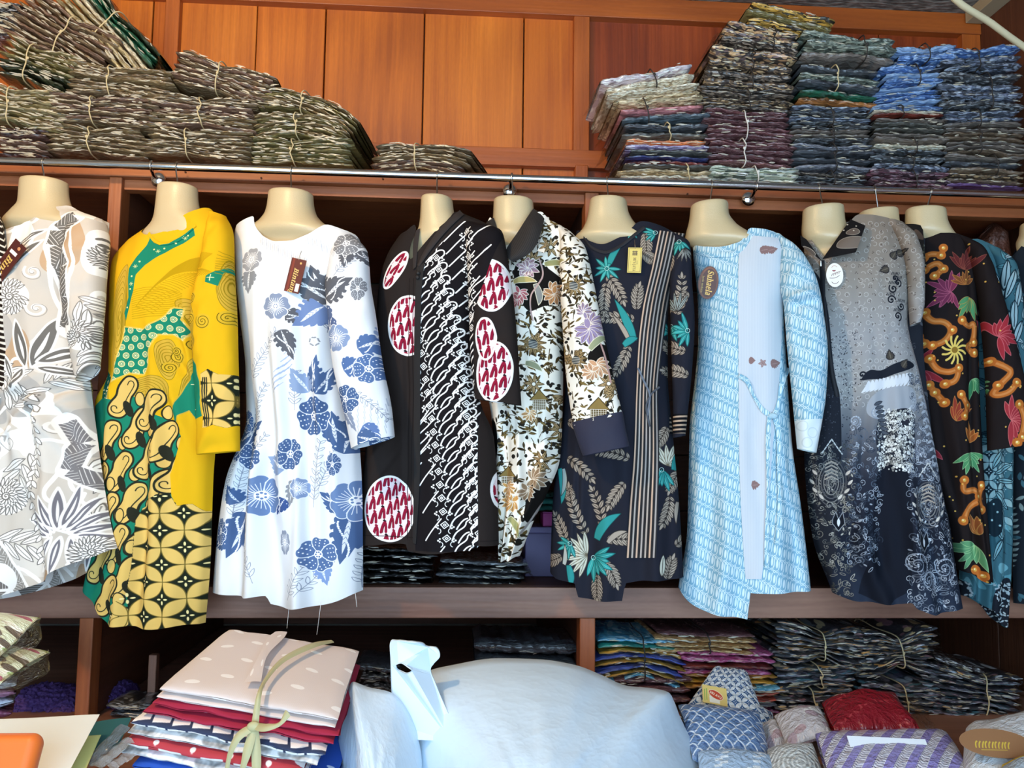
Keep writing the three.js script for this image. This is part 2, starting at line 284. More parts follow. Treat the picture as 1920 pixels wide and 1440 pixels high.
// a fern frond of fat lobes
function frond(g, x, y, len, ang, bend, n, lobe, fill, line, lw = 0.9) {
  let px = x, py = y, a = ang; const P = []; for (let i = 0; i <= n; i++) { P.push([px, py, a]); px += Math.cos(a) * len / n; py += Math.sin(a) * len / n; a += bend / n; }
  P.forEach((p, i) => { const k = lobe * (0.65 + 0.5 * Math.sin(Math.PI * Math.pow((i + 0.4) / (n + 0.8), 0.8))); for (const s of [-1, 1]) leaf(g, p[0], p[1], k, k * 0.36, p[2] + s * 0.8, fill, line, lw, line); });
  g.strokeStyle = line; g.lineWidth = lw * 1.3; g.beginPath(); P.forEach((p, i) => i ? g.lineTo(p[0], p[1]) : g.moveTo(p[0], p[1])); g.stroke(); leaf(g, P[n][0], P[n][1], lobe, lobe * 0.3, P[n][2], fill, line, lw);
}
function dotsRow(g, pts, r, col) { g.fillStyle = col; for (const [x, y] of pts) { g.beginPath(); g.arc(x, y, r, 0, TAU); g.fill(); } }
function poly(g, pts, fill, line, lw) { g.beginPath(); pts.forEach((p, i) => i ? g.lineTo(p[0], p[1]) : g.moveTo(p[0], p[1])); g.closePath(); if (fill) { g.fillStyle = fill; g.fill(); } if (line) { g.strokeStyle = line; g.lineWidth = lw; g.stroke(); } }
// a closed soft outline through points
function blob(g, pts) { const n = pts.length; g.beginPath(); for (let i = 0; i < n; i++) { const a = pts[i], b = pts[(i + 1) % n], m = [(a[0] + b[0]) / 2, (a[1] + b[1]) / 2]; if (!i) { const z = pts[n - 1]; g.moveTo((z[0] + a[0]) / 2, (z[1] + a[1]) / 2); } g.quadraticCurveTo(a[0], a[1], m[0], m[1]); } g.closePath(); }
// four-petal "kawung" lattice: petals run slantwise between nodes d apart
function kawung(g, x0, y0, x1, y1, d, ground, petal, line, speck) {
  g.fillStyle = ground; g.fillRect(x0, y0, x1 - x0, y1 - y0);
  const nodes = []; for (let j = -1; j * d / 2 < y1 - y0 + d; j++) for (let i = -1; i * d < x1 - x0 + d; i++) nodes.push([x0 + i * d + (j % 2 ? d / 2 : 0), y0 + j * d / 2]);
  const L = d / Math.SQRT2;
  for (const [x, y] of nodes) for (const a of [Math.PI / 4, 3 * Math.PI / 4]) { g.save(); g.translate(x, y); g.rotate(a); g.beginPath(); g.moveTo(0, 0); g.quadraticCurveTo(L / 2, -L * 0.5, L, 0); g.quadraticCurveTo(L / 2, L * 0.5, 0, 0); g.fillStyle = petal; g.fill(); g.strokeStyle = line; g.lineWidth = d * 0.02; g.stroke(); g.restore(); }
  g.fillStyle = speck; for (const [x, y] of nodes) { const cx = x + d / 2, cy = y; for (const [dx, dy, w, h] of [[0, -0.10, 0.026, 0.06], [0, 0.10, 0.026, 0.06], [-0.09, 0, 0.052, 0.026], [0.09, 0, 0.052, 0.026]]) { g.beginPath(); g.ellipse(cx + dx * d, cy + dy * d, w * d, h * d, 0, 0, TAU); g.fill(); } }
}
// slanting "parang" of hooked double lines between chains of diamonds
function parang(g, x0, y0, x1, y1, step, col, lw) {
  const band = (bx, by, len) => { // one slanted row of hooks
    for (let s = 0; s < len; s += step) {
      const x = bx(s), y = by(s); g.save(); g.translate(x, y); g.strokeStyle = col; g.lineWidth = lw; g.beginPath();
      g.moveTo(-step * 2.4, step * 2.9); g.bezierCurveTo(-step * 1.9, step * 1.4, -step * 1.2, step * 1.5, -step * 0.9, step * 0.75); for (let k = 0; k < 4; k++) g.quadraticCurveTo(-step * 0.75 + k * step * 0.2 + (k % 2 ? step * 0.2 : -step * 0.2), step * 0.55 - k * step * 0.22, -step * 0.62 + k * step * 0.24, step * 0.36 - k * step * 0.24); g.bezierCurveTo(step * 0.35, -step * 0.95, step * 1.05, -step * 0.85, step * 0.85, -step * 0.25); g.bezierCurveTo(step * 0.65, step * 0.2, step * 0.2, step * 0.05, step * 0.35, step * 0.5); g.stroke(); g.restore();
    }
  };
  return band;
}
// cloud of small leaves and curls that fills a ground
function tangle(g, n, area, colors, line, size, seed, lw = 0.8) { reseed(seed); for (let i = 0; i < n; i++) { const [x, y] = area(), a = rr(0, TAU), k = size * rr(0.6, 1.3), f = colors[Math.floor(rnd() * colors.length)]; rnd() < 0.25 ? spiral(g, x, y, k * 0.5, 1.4, line, lw, a) : leaf(g, x, y, k, k * 0.3, a, f, line, lw, line); } }
const inRect = (x0, y0, x1, y1) => () => [rr(x0, x1), rr(y0, y1)];
// ================= mannequins and garments =================
// A form hangs from the rail turned a little, so each has axes of its own; outlines are given where they were seen and carried onto the form's own plane.
function formFrame(px, py, yawDeg, z0) {
  const yaw = yawDeg * Math.PI / 180, o = W(px, py, z0), ex = V(Math.cos(yaw), 0, Math.sin(yaw)), ez = V(-Math.sin(yaw), 0, Math.cos(yaw));
  return {
    o, yaw,
    loc(x, y, zl = 0) { const d = ray(x, y), t = (zl - EYE.clone().sub(o).dot(ez)) / d.dot(ez), p = EYE.clone().addScaledVector(d, t).sub(o); return [p.dot(ex), p.y]; },
    px(x, y, z = 0) { return toPx(V(o.x, o.y + y, o.z).addScaledVector(ex, x).addScaledVector(ez, z)); },
    place(g) { g.position.copy(o); g.rotation.y = -yaw; return g; },
  };
}
// the cloth of one garment: a print laid out flat over its front, in the garment's own metres
function cloth(F, rect, draw, { k = 2, rough = 0.85, more = {} } = {}) {
  const [x0, y0, x1, y1] = rect, cx = (x0 + x1) / 2, cy = (y0 + y1) / 2, zl = 0.05;
  const c = F.loc(cx, cy, zl), a = F.loc(cx + 100, cy, zl), b = F.loc(cx, cy + 100, zl);
  const ax = (a[0] - c[0]) / 100, ay = (a[1] - c[1]) / 100, bx = (b[0] - c[0]) / 100, by = (b[1] - c[1]) / 100, det = ax * by - ay * bx;
  const uv = (x, y) => { const dx = x - c[0], dy = y - c[1]; return [(cx + (dx * by - dy * bx) / det - x0) / (x1 - x0), 1 - (cy + (dy * ax - dx * ay) / det - y0) / (y1 - y0)]; };
  const tex = canvasTex(Math.round((x1 - x0) * k), Math.round((y1 - y0) * k), (g) => { g.scale(k, k); g.translate(-x0, -y0); g.lineCap = g.lineJoin = 'round'; draw(g); });
  const wv = weave.clone(); wv.repeat.set((x1 - x0) / 26, (y1 - y0) / 26);
  return { uv, mat: new THREE.MeshPhysicalMaterial({ map: tex, roughness: rough, side: THREE.DoubleSide, specularIntensity: 0.06, bumpMap: weave, bumpScale: 0.0001, ...more }) };
}
function body(F, C, s) {
  const L = curve(s.L), R = curve(s.R);                       // outline: x at a height
  const toS = (pts) => { const q = pts.map(([x, y]) => [clamp((x - L(y)) / (R(y) - L(y))), y]); q[0][0] = 0; q[q.length - 1][0] = 1; for (let i = 1; i < q.length; i++) if (q[i][0] <= q[i - 1][0]) q[i][0] = q[i - 1][0] + 0.002; return curve(q.map(([a, b]) => [a, b])); };
  const top = toS(s.top), hem = toS(s.hem), backTop = s.backTop ? toS(s.backTop) : top, backHem = s.backHem ? toS(s.backHem) : hem;
  const D = curve(s.D), Db = s.Db ?? 0.03, e = s.e ?? 2.4, nf = s.folds ?? 5, fa = s.foldAmp ?? 0.008, ph = s.phase ?? 1, y0 = Math.min(...s.top.map((p) => p[1])), y1 = Math.max(...s.hem.map((p) => p[1]));
  const relief = (u, y, x) => {
    const t = clamp((y - y0) / (y1 - y0)), side = 1 - Math.pow(Math.abs(2 * u - 1), 5);
    let z = fa * Math.pow(smooth(0.12, 1.0, t), 1.1) * side * (Math.sin((u * nf + 0.35 * Math.sin(t * 3 + ph)) * 2 * Math.PI + ph) + 0.6 * Math.sin((u * nf * 1.7 - 0.3 * t) * 2 * Math.PI + 2.1 * ph));
    z += side * (s.crush ?? 0.0035) * (noise(x * 0.02, y * 0.009, ph * 3) * 1.6 + noise(x * 0.05, y * 0.022, ph * 5) * 0.8);
    for (const [cx, cy, ang, len, wid, amp] of s.creases ?? []) { const c = Math.cos(ang * Math.PI / 180), q = Math.sin(ang * Math.PI / 180), al = (x - cx) * c + (y - cy) * q, ac = -(x - cx) * q + (y - cy) * c; z += amp * Math.exp(-(al * al) / (len * len)) * Math.exp(-(ac * ac) / (wid * wid)) * (s.creaseCut ? 1 : side); }
    return z;
  };
  const bulge = (u) => Math.pow(Math.max(0, 1 - Math.pow(Math.abs(2 * u - 1), e)), 0.5);
  const zf = (u, y, x) => D(y) * bulge(u) + relief(u, y, x);
  const edgeNoise = (u, y) => (s.fray ?? 0) * noise(u * 60, y * 0.06, ph);
  const front = (u, t) => { const a = top(u), b = hem(u) + (s.hemWave ?? 3) * Math.sin(u * nf * 2 * Math.PI + ph) * 0.6, y = lerp(a, b, t), x = lerp(L(y), R(y), u), p = F.loc(x, y, 0), z = zf(u, y, x); return [p[0], p[1], z, ...C.uv(p[0], p[1])]; };
  const back = (u, t) => { const y = lerp(backTop(u), backHem(u), t), x = lerp(L(y), R(y), u), p = F.loc(x, y, 0); return [p[0], p[1], -Db * bulge(u) + 0.4 * relief(u, y, x), ...C.uv(p[0], p[1])]; };
  const geo = mergeGeometries([gridGeo(s.nu ?? 72, s.nv ?? 90, front), gridGeo(28, 40, (u, t) => back(1 - u, t))]);
  const surf = (px, py, off = 0.002) => {                     // the point of the cloth seen at a place, lifted off it
    let zl = 0.05, p, x = px, y = py;
    for (let k = 0; k < 4; k++) { p = F.loc(px, py, zl); [x, y] = F.px(p[0], p[1], 0); const u = clamp((x - L(y)) / (R(y) - L(y))); zl = zf(u, y, x) + off; }
    p = F.loc(px, py, zl); return V(p[0], p[1], zl);
  };
  return { geo, surf, zf, L, R, D, C };
}
// a sleeve: rows of [x0, y0, x1, y1, depth of its middle, half thickness] across it, shoulder to cuff
function sleeveGeo(F, C, rows, { nu = 30, nv = 46, amp = 0.004, phase = 1, creases = [], cap = 0 } = {}) {
  const ks = rows.map((r, i) => i), col = (k) => curve(rows.map((r, i) => [i, r[k]])), c = [0, 1, 2, 3, 4, 5].map(col), n = rows.length - 1;
  return gridGeo(nu, nv, (u, t) => {
    const q = t * n, [x0, y0, x1, y1, zc, th] = c.map((f) => f(q)), a = u * 2 * Math.PI, m = -Math.cos(a), x = lerp(x0, x1, (m + 1) / 2), y = lerp(y0, y1, (m + 1) / 2), p = F.loc(x, y, 0);
    let z = zc + th * Math.sign(Math.sin(a)) * Math.pow(Math.abs(Math.sin(a)), 0.8);
    if (Math.sin(a) > 0) {
      const k = Math.sin(a); z += k * amp * (noise(x * 0.03, y * 0.03, phase) * 1.5 + noise(x * 0.07, y * 0.05, phase + 4));
      for (const [cx, cy, ang, len, wid, am] of creases) { const cc = Math.cos(ang * Math.PI / 180), ss = Math.sin(ang * Math.PI / 180), al = (x - cx) * cc + (y - cy) * ss, ac = -(x - cx) * ss + (y - cy) * cc; z += k * am * Math.exp(-(al * al) / (len * len) - (ac * ac) / (wid * wid)); }
    }
    return [p[0], p[1], z, ...C.uv(p[0], p[1])];
  }, true);
}
// a flat strip of cloth laid over a surface: f(u, v) gives the point, th its thickness
function ribbonGeo(C, nu, nv, f) {
  return gridGeo(nu, nv, (u, v) => { const p = f(u, v); return [p.x, p.y, p.z, ...(C ? C.uv(p.x, p.y) : [u, v])]; });
}
// a patch on a garment between two edge lines of places; lifted by off
function patchGeo(B, e0, e1, off = 0.003, nu = 8, nv = 30, C = B.C) {
  const ax = curve(e0.map((p, i) => [i / (e0.length - 1), p[0]])), ay = curve(e0.map((p, i) => [i / (e0.length - 1), p[1]])), bx = curve(e1.map((p, i) => [i / (e1.length - 1), p[0]])), by = curve(e1.map((p, i) => [i / (e1.length - 1), p[1]]));
  return ribbonGeo(C, nu, nv, (u, v) => B.surf(lerp(ax(v), bx(v), u), lerp(ay(v), by(v), u), off * (0.35 + 0.65 * Math.pow(Math.max(0, Math.sin(Math.PI * clamp(u, 0.02, 0.98))), 0.3))));
}
M.form = phys(new THREE.Color().setRGB(0.60, 0.47, 0.27), 0.38, { clearcoat: 0.25, clearcoatRoughness: 0.3, bumpMap: dataTex(256, 256, (u, v) => { const a = 0.5 + 0.5 * tiled(u, v, 60, 60, 3); return [a, a, a]; }, { srgb: false, repeat: [8, 8] }), bumpScale: 0.00025 });
// the hollow half-body form: rows of [y, xLeft, xRight, front depth, back depth]; the top may slope
function mannequin(F, label, rows, hookX, slope = 0) {
  const t = F.place(new THREE.Group()); t.name = numbered('mannequin'); t.userData = { label, category: 'mannequin', group: 'cream hanging half-body mannequins on the chrome rail' }; scene.add(t);
  const yT = rows[0][0], c = [1, 2, 3, 4].map((k) => curve(rows.map((r) => [r[0], r[k]]))), yB = rows[rows.length - 1][0], mid = (rows[0][1] + rows[0][2]) / 2;
  const geo = gridGeo(48, 70, (u, v) => {
    // the first rows close the flat top over a rounded rim
    const capN = 0.10, inset = v < capN ? Math.sqrt(Math.max(0, 1 - Math.pow(1 - Math.max(0, (v - 0.05) / 0.05), 2))) : 1, shrink = v < 0.05 ? v / 0.05 * 0.86 : v < capN ? lerp(0.86, 1, inset) : 1;
    const drop = v < 0.05 ? 0 : v < capN ? 7 * ((v - 0.05) / 0.05) * ((v - 0.05) / 0.05) : 0, y = v < capN ? yT + drop : lerp(yT + 7, yB, Math.pow((v - capN) / (1 - capN), 1.4));
    const [xl, xr, df, db] = c.map((f) => f(y)), a = u * 2 * Math.PI, cs = Math.cos(a), sn = Math.sin(a), e = 0.9, m = -Math.sign(cs) * Math.pow(Math.abs(cs), e) * shrink;
    const x = lerp(xl, xr, (m + 1) / 2), tilt = slope * (1 - smooth(yT, yT + 60, y)) * (x - mid), p = F.loc(x, y + tilt, 0), z = (sn > 0 ? df : db) * Math.sign(sn) * Math.pow(Math.abs(sn), e) * shrink;
    return [p[0], p[1], z, p[0], p[1]];
  }, true);
  part('torso', geo, M.form, t);
  // the wire hook: out of the neck, up and over the rail
  const b = F.loc(mid, yT + 2 + slope * 0, 0), ex = V(Math.cos(F.yaw), 0, Math.sin(F.yaw)), ez = V(-Math.sin(F.yaw), 0, Math.cos(F.yaw));
  const hx = W(hookX, 315, RAIL_Z).x, toL = (p) => { const d = p.clone().sub(F.o); return V(d.dot(ex), d.y, d.dot(ez)); }, R = RAIL_R + 0.0016, pts = [V(b[0], b[1] - 0.006, 0)];
  pts.push(V(b[0], b[1] + 0.012, 0).lerp(toL(V(hx, RAIL_Y - 0.03, RAIL_Z + R)), 0.35));
  for (let k = 0; k <= 8; k++) { const a = -0.5 + k / 8 * 3.6; pts.push(toL(V(hx + 0.0012 * k / 8, RAIL_Y + Math.sin(a) * R, RAIL_Z + Math.cos(a) * R))); }
  part('hook', tube(pts, 0.0014, 50, 8), M.wire, t, 'bent wire hook');
  return t;
}
// neck and shoulder rows from a few places; below the shoulders the form keeps inside the garment
function formRows(neck, B, y0, y1, inset = 12, less = 0.012) {
  const rows = neck.slice(); for (let y = y0; y <= y1; y += 40) rows.push([y, B.L(y) + inset, B.R(y) - inset, Math.max(0.02, B.D(y) - less), 0.02]); return rows;
}
function garment(name, F, label, category) { const t = F.place(new THREE.Group()); t.name = numbered(name); t.userData = { label, category }; scene.add(t); return t; }
// a card hung on a garment: turned in its own plane, print drawn on its face
function tagOn(B, F, name, label, category, px, py, w, h, turn, draw, { round = 0, oval = false, thick = 0.0012, lift = 0.011 } = {}) {
  const t = new THREE.Group(); t.name = numbered(name); t.userData = { label, category }; scene.add(t);
  const p = B.surf(px, py, lift), q = F.loc(px + 10, py, p.z), mpp = Math.hypot(q[0] - F.loc(px, py, p.z)[0], 0) / 10, w2 = w * mpp / 2, h2 = h * mpp / 2;
  const ex = V(Math.cos(F.yaw), 0, Math.sin(F.yaw)), ez = V(-Math.sin(F.yaw), 0, Math.cos(F.yaw));
  t.position.copy(F.o).addScaledVector(ex, p.x).addScaledVector(ez, p.z); t.position.y += p.y; t.rotation.set(0.04, -F.yaw, turn * Math.PI / 180, 'YXZ');
  const s = new THREE.Shape();
  if (oval) s.absellipse(0, 0, w2, h2, 0, 2 * Math.PI); else { s.moveTo(-w2, -h2); s.lineTo(w2, -h2); s.lineTo(w2, h2); s.lineTo(-w2, h2); s.closePath(); }
  const g = new THREE.ExtrudeGeometry(s, { depth: thick, bevelEnabled: false, curveSegments: 28 }), P = g.attributes.position, uv = new Float32Array(P.count * 2);
  for (let i = 0; i < P.count; i++) { uv[2 * i] = (P.getX(i) + w2) / (2 * w2); uv[2 * i + 1] = (P.getY(i) + h2) / (2 * h2); }
  g.setAttribute('uv', new THREE.BufferAttribute(uv, 2));
  const tex = canvasTex(Math.round(w * 6), Math.round(h * 6), (c) => { c.scale(6, 6); draw(c, w, h); });
  part('card', g, phys(0xffffff, 0.5, { map: tex, clearcoat: 0.15, clearcoatRoughness: 0.3 }), t);
  if (!oval) part('tag_string', tube([V(0, h2 - 0.002, thick + 0.0006), V(-0.001, h2 + 0.006, 0.001), V(-0.002, h2 + 0.016, -0.004)], 0.0006, 8, 5), M.wire, t);
  return t;
}
// ================= garments, left to right =================
const YAW = 15, GZ = 0.078;
const depthOf = (y0, y1, k = 1) => [[y0 - 30, 0.036 * k], [y0 + 30, 0.05 * k], [y0 + 130, 0.074 * k], [y0 + 260, 0.07 * k], [y0 + 380, 0.06 * k], [y1, 0.062 * k]];
function hatchBand(g, pts, w, col, bg, lw = 4) {            // a braided band: triangles of parallel stripes, alternately slanted
  for (let i = 0; i < pts.length - 1; i++) { g.strokeStyle = bg; g.lineWidth = w + 9; g.beginPath(); g.moveTo(...pts[i]); g.lineTo(...pts[i + 1]); g.stroke(); }
  let flip = 1;
  for (let i = 0; i < pts.length - 1; i++) {
    const [ax, ay] = pts[i], [bx, by] = pts[i + 1], L = Math.hypot(bx - ax, by - ay); g.save(); g.translate(ax, ay); g.rotate(Math.atan2(by - ay, bx - ax)); g.beginPath(); g.rect(0, -w / 2, L, w); g.clip(); g.strokeStyle = col; g.lineWidth = lw; g.lineCap = 'butt';
    const T = w * 1.15, n = Math.ceil(L / T) + 1;
    for (let k = -1; k < n; k++) { flip = -flip; g.save(); g.beginPath(); g.moveTo(k * T, -w / 2 * flip); g.lineTo(k * T + 2 * T, -w / 2 * flip); g.lineTo(k * T + T, w / 2 * flip); g.closePath(); g.clip(); for (let q = -1; q < 9; q++) { const x = k * T + q * lw * 1.75; g.beginPath(); g.moveTo(x - T * 0.2, -w * flip); g.lineTo(x + T * 1.6, w * 0.9 * flip); g.stroke(); } g.restore(); }
    g.restore();
  }
}
function featherSpiral(g, x, y, r, col, bg, a0 = 0) {
  g.fillStyle = bg; g.beginPath(); g.arc(x, y, r, 0, TAU); g.fill();
  for (let i = 0; i < 22; i++) { const a = a0 + i / 22 * TAU * 0.9; leaf(g, x + Math.cos(a) * r * 0.56, y + Math.sin(a) * r * 0.56, r * 0.5, r * 0.11, a + 0.5, bg, col, 1.4); }
  for (let i = 0; i < 14; i++) { const a = a0 + i / 14 * TAU; leaf(g, x + Math.cos(a) * r * 0.18, y + Math.sin(a) * r * 0.18, r * 0.38, r * 0.1, a + 0.6, bg, col, 1.3); }
  spiral(g, x, y, r * 0.22, 1.6, col, 1.6);
}
function stripedLeaf(g, x, y, len, wid, ang, fill, rib) { leaf(g, x, y, len, wid, ang, fill, rib, 3.4); leaf(g, x + Math.cos(ang) * len * 0.16, y + Math.sin(ang) * len * 0.16, len * 0.55, wid * 0.22, ang, rib); }
const swirl = (g, pts, w, col) => { g.strokeStyle = col; g.lineWidth = w; g.beginPath(); g.moveTo(pts[0][0], pts[0][1]); for (let i = 1; i < pts.length - 1; i++) g.quadraticCurveTo(pts[i][0], pts[i][1], (pts[i][0] + pts[i + 1][0]) / 2, (pts[i][1] + pts[i + 1][1]) / 2); g.lineTo(...pts[pts.length - 1]); g.stroke(); };

// ---- the sliver of a chevron garment at the edge
{
  const F = formFrame(-70, 420, YAW, GZ + 0.03), C = cloth(F, [-170, 340, 30, 800], (g) => {
    g.fillStyle = '#efe9dd'; g.fillRect(-170, 340, 200, 460); g.strokeStyle = '#2a211c'; g.lineWidth = 5;
    for (let y = 330; y < 830; y += 11) { g.beginPath(); for (let x = -170; x < 40; x += 10) g.lineTo(x, y + ((x / 10) % 2 ? 6 : -2) + x * 0.4); g.stroke(); }
  });
  const t = garment('chevron_blouse', F, 'edge of a black and white chevron blouse cut off at the left border', 'blouse');
  const B = body(F, C, { L: [[380, -150], [800, -160]], R: [[385, -12], [420, 2], [500, 12], [600, 13], [740, 7], [800, -5]], top: [[-150, 395], [-90, 372], [-20, 384], [-12, 390]], hem: [[-160, 770], [-80, 775], [-5, 745]], D: [[380, 0.02], [480, 0.05], [800, 0.05]] });
  part('body', B.geo, C.mat, t);
}
// ---- 1: white dress, grey and beige leaves
{
  const F = formFrame(95, 420, YAW, GZ), rect = [-120, 330, 250, 1160];
  const C = cloth(F, rect, (g) => {
    const W1 = '#efece6', BE = '#bd9f80', GR = '#6f6b66', MG = '#928d86';
    g.fillStyle = '#c9c0b4'; g.fillRect(-120, 330, 370, 840);
    reseed(11); for (let i = 0; i < 26; i++) { const x = rr(-100, 230), y = rr(360, 1140); blob(g, [0, 1, 2, 3, 4, 5].map((k) => [x + Math.cos(k * 1.05) * rr(25, 60), y + Math.sin(k * 1.05) * rr(30, 70)])); g.fillStyle = [W1, BE, '#b3aca4', '#d6cfc5'][i % 4]; g.fill(); }
    for (let i = 0; i < 44; i++) { const x = rr(-100, 240), y = rr(380, 1140), a = rr(0, TAU), r = rr(16, 40); swirl(g, [[x, y], [x + Math.cos(a) * r, y + Math.sin(a) * r], [x + Math.cos(a + 1.2) * r * 1.7, y + Math.sin(a + 1.2) * r * 1.7], [x + Math.cos(a + 2.2) * r * 1.6, y + Math.sin(a + 2.2) * r * 1.6]], 6, W1); }
    for (const [x, y, r] of [[75, 508, 14], [80, 578, 15], [-10, 900, 16], [150, 880, 12], [30, 830, 14], [110, 800, 12], [175, 930, 15]]) { spiral(g, x, y, r, 1.6, W1, 4); spiral(g, x + 1, y + 1, r * 1.2, 1.5, MG, 1); }
    // fern leaves that fill the sides
    for (const [x, y, a, s] of [[-10, 640, 1.2, 60], [0, 700, 0.3, 70], [30, 770, -0.9, 66], [60, 850, 1.9, 80], [10, 1010, 0.2, 70], [165, 560, 1.0, 70], [190, 640, 1.7, 60], [160, 840, 1.3, 70], [150, 990, -0.8, 60], [90, 720, -0.4, 66], [-60, 560, 0.8, 70], [-50, 960, 1.1, 70], [205, 660, 1.9, 44]]) for (let k = 0; k < 6; k++) leaf(g, x + Math.cos(a) * k * s * 0.13, y + Math.sin(a) * k * s * 0.13, s * 0.62, s * 0.12, a + (k % 2 ? 0.7 : -0.7), k % 2 ? W1 : '#ebe6de', GR, 1.3, MG);
    // dark leaves with white ribs
    for (const [x, y, l, w, a] of [[20, 505, 90, 13, -0.75], [14, 480, 80, 10, -0.65], [28, 455, 70, 9, -0.5], [60, 690, 92, 18, -1.75], [72, 690, 104, 20, -1.2], [80, 680, 78, 17, -0.45], [78, 690, 70, 12, 0.15], [56, 690, 46, 12, 1.9], [40, 720, 56, 9, -1.9]]) stripedLeaf(g, x, y, l, w, a, GR, W1);
    const mx = 118, my = 985; for (let k = 0; k < 9; k++) { const a = -2.6 + k * 0.33; stripedLeaf(g, mx + (k - 4) * 3, my + Math.abs(k - 4) * 4, 84 - Math.abs(k - 4) * 7, 11, a, '#77747a', W1); }
    for (let k = 0; k < 4; k++) stripedLeaf(g, mx - 8 + k * 9, my + 16, 72, 9, 2.0 - k * 0.3, '#77747a', W1); swirl(g, [[70, 965], [110, 985], [150, 1010]], 4, W1);
    for (const [x, y, r, a] of [[36, 556, 34, 0], [166, 632, 28, 2], [158, 1030, 30, 1], [22, 930, 34, 3], [-40, 700, 40, 1], [-40, 1050, 40, 2], [200, 480, 24, 0]]) featherSpiral(g, x, y, r, GR, W1, a);
    hatchBand(g, [[138, 396], [112, 425], [110, 455], [126, 500], [130, 560], [128, 612]], 36, GR, W1, 5.2);
    hatchBand(g, [[118, 790], [136, 830], [124, 880], [165, 905], [185, 920]], 26, '#7a7778', W1, 4.2);
    hatchBand(g, [[-10, 1000], [12, 1040], [40, 1090], [60, 1130]], 26, MG, W1, 4);
    hatchBand(g, [[10, 1080], [-30, 1120]], 50, GR, W1, 3);
    for (let k = 0; k < 9; k++) { swirl(g, [[186 + k * 3, 446 + k * 11], [205 + k * 2, 432 + k * 11], [226, 448 + k * 11]], 5, k < 5 ? GR : BE); }
    swirl(g, [[130, 612], [95, 560], [104, 500], [95, 455]], 6, W1); swirl(g, [[150, 620], [148, 540], [158, 500], [140, 420]], 6, W1);
    for (let k = 0; k < 16; k++) { const y = 740 + k * 20; leaf(g, 74 + Math.sin(k * 0.5) * 6, y, 18, 6, 2.2, W1, GR, 1.3); leaf(g, 74 + Math.sin(k * 0.5) * 6, y, 18, 6, 0.9, W1, GR, 1.3); }
  });
  const t = garment('leaf_dress', F, 'white short-sleeved dress printed with large grey and beige leaves, first full garment from the left', 'dress');
  const B = body(F, C, {
    L: [[400, 18], [440, 6], [560, -4], [680, -6], [760, -22], [900, -45], [1130, -72]], R: [[400, 160], [418, 205], [470, 196], [560, 152], [620, 160], [720, 170], [800, 180], [900, 194], [1000, 212], [1030, 221], [1130, 236]],
    top: [[12, 430], [36, 440], [70, 432], [95, 415], [118, 400], [142, 392], [165, 402], [205, 418]], backTop: [[12, 428], [40, 415], [142, 394], [205, 418]],
    hem: [[-72, 1128], [0, 1116], [60, 1106], [112, 1085], [165, 1056], [221, 1026]], backHem: [[-72, 1134], [0, 1124], [90, 1100], [160, 1072], [222, 1046]],
    D: depthOf(410, 1130), folds: 3, foldAmp: 0.010, phase: 2.3, crush: 0.006, creases: [[148, 748, -25, 45, 6, 0.020], [118, 764, -35, 70, 7, -0.018], [160, 768, 15, 36, 6, 0.018], [80, 790, -50, 100, 8, 0.014], [130, 800, 60, 80, 8, 0.016], [100, 900, 75, 140, 12, 0.014], [145, 734, -12, 40, 5, -0.020], [60, 740, -28, 80, 8, 0.012], [30, 820, -60, 120, 10, 0.010], [165, 840, 70, 90, 8, -0.012], [140, 560, 80, 60, 8, 0.007]],
  });
  part('body', B.geo, C.mat, t);
  part('sleeve', sleeveGeo(F, C, [[150, 412, 207, 424, 0.02, 0.03], [148, 480, 221, 470, 0.035, 0.036], [152, 560, 221, 560, 0.045, 0.034], [168, 640, 217, 640, 0.048, 0.03], [182, 720, 212, 690, 0.048, 0.026]], { amp: 0.005, phase: 4, creases: [[185, 560, 80, 60, 6, 0.006], [170, 600, 70, 50, 6, -0.006]] }), C.mat, t);
  mannequin(F, 'cream mannequin wearing the white dress with grey leaves', formRows([[340, 47, 123, 0.040, 0.03], [362, 46, 124, 0.042, 0.03], [385, 44, 130, 0.044, 0.03], [402, 28, 144, 0.047, 0.03], [420, 12, 175, 0.05, 0.028]], B, 440, 640, 8, 0.014), 82);
  tagOn(B, F, 'price_tag', 'dark red tag with gold script half cut off, on the leaf dress', 'tag', 14, 492, 27, 78, -40, (c, w, h) => {
    c.fillStyle = '#4a150d'; c.fillRect(0, 0, w, h); c.save(); c.translate(8, 26); c.rotate(Math.PI / 2); c.fillStyle = '#d9b45c'; c.font = 'bold italic 16px serif'; c.fillText('Bintang', 0, 0); c.restore(); c.fillStyle = '#efe9df'; c.fillRect(5, 17, 15, 6); c.fillStyle = '#c98a5a'; c.beginPath(); c.arc(w / 2 + 3, 9, 3, 0, 7); c.fill();
  });
}
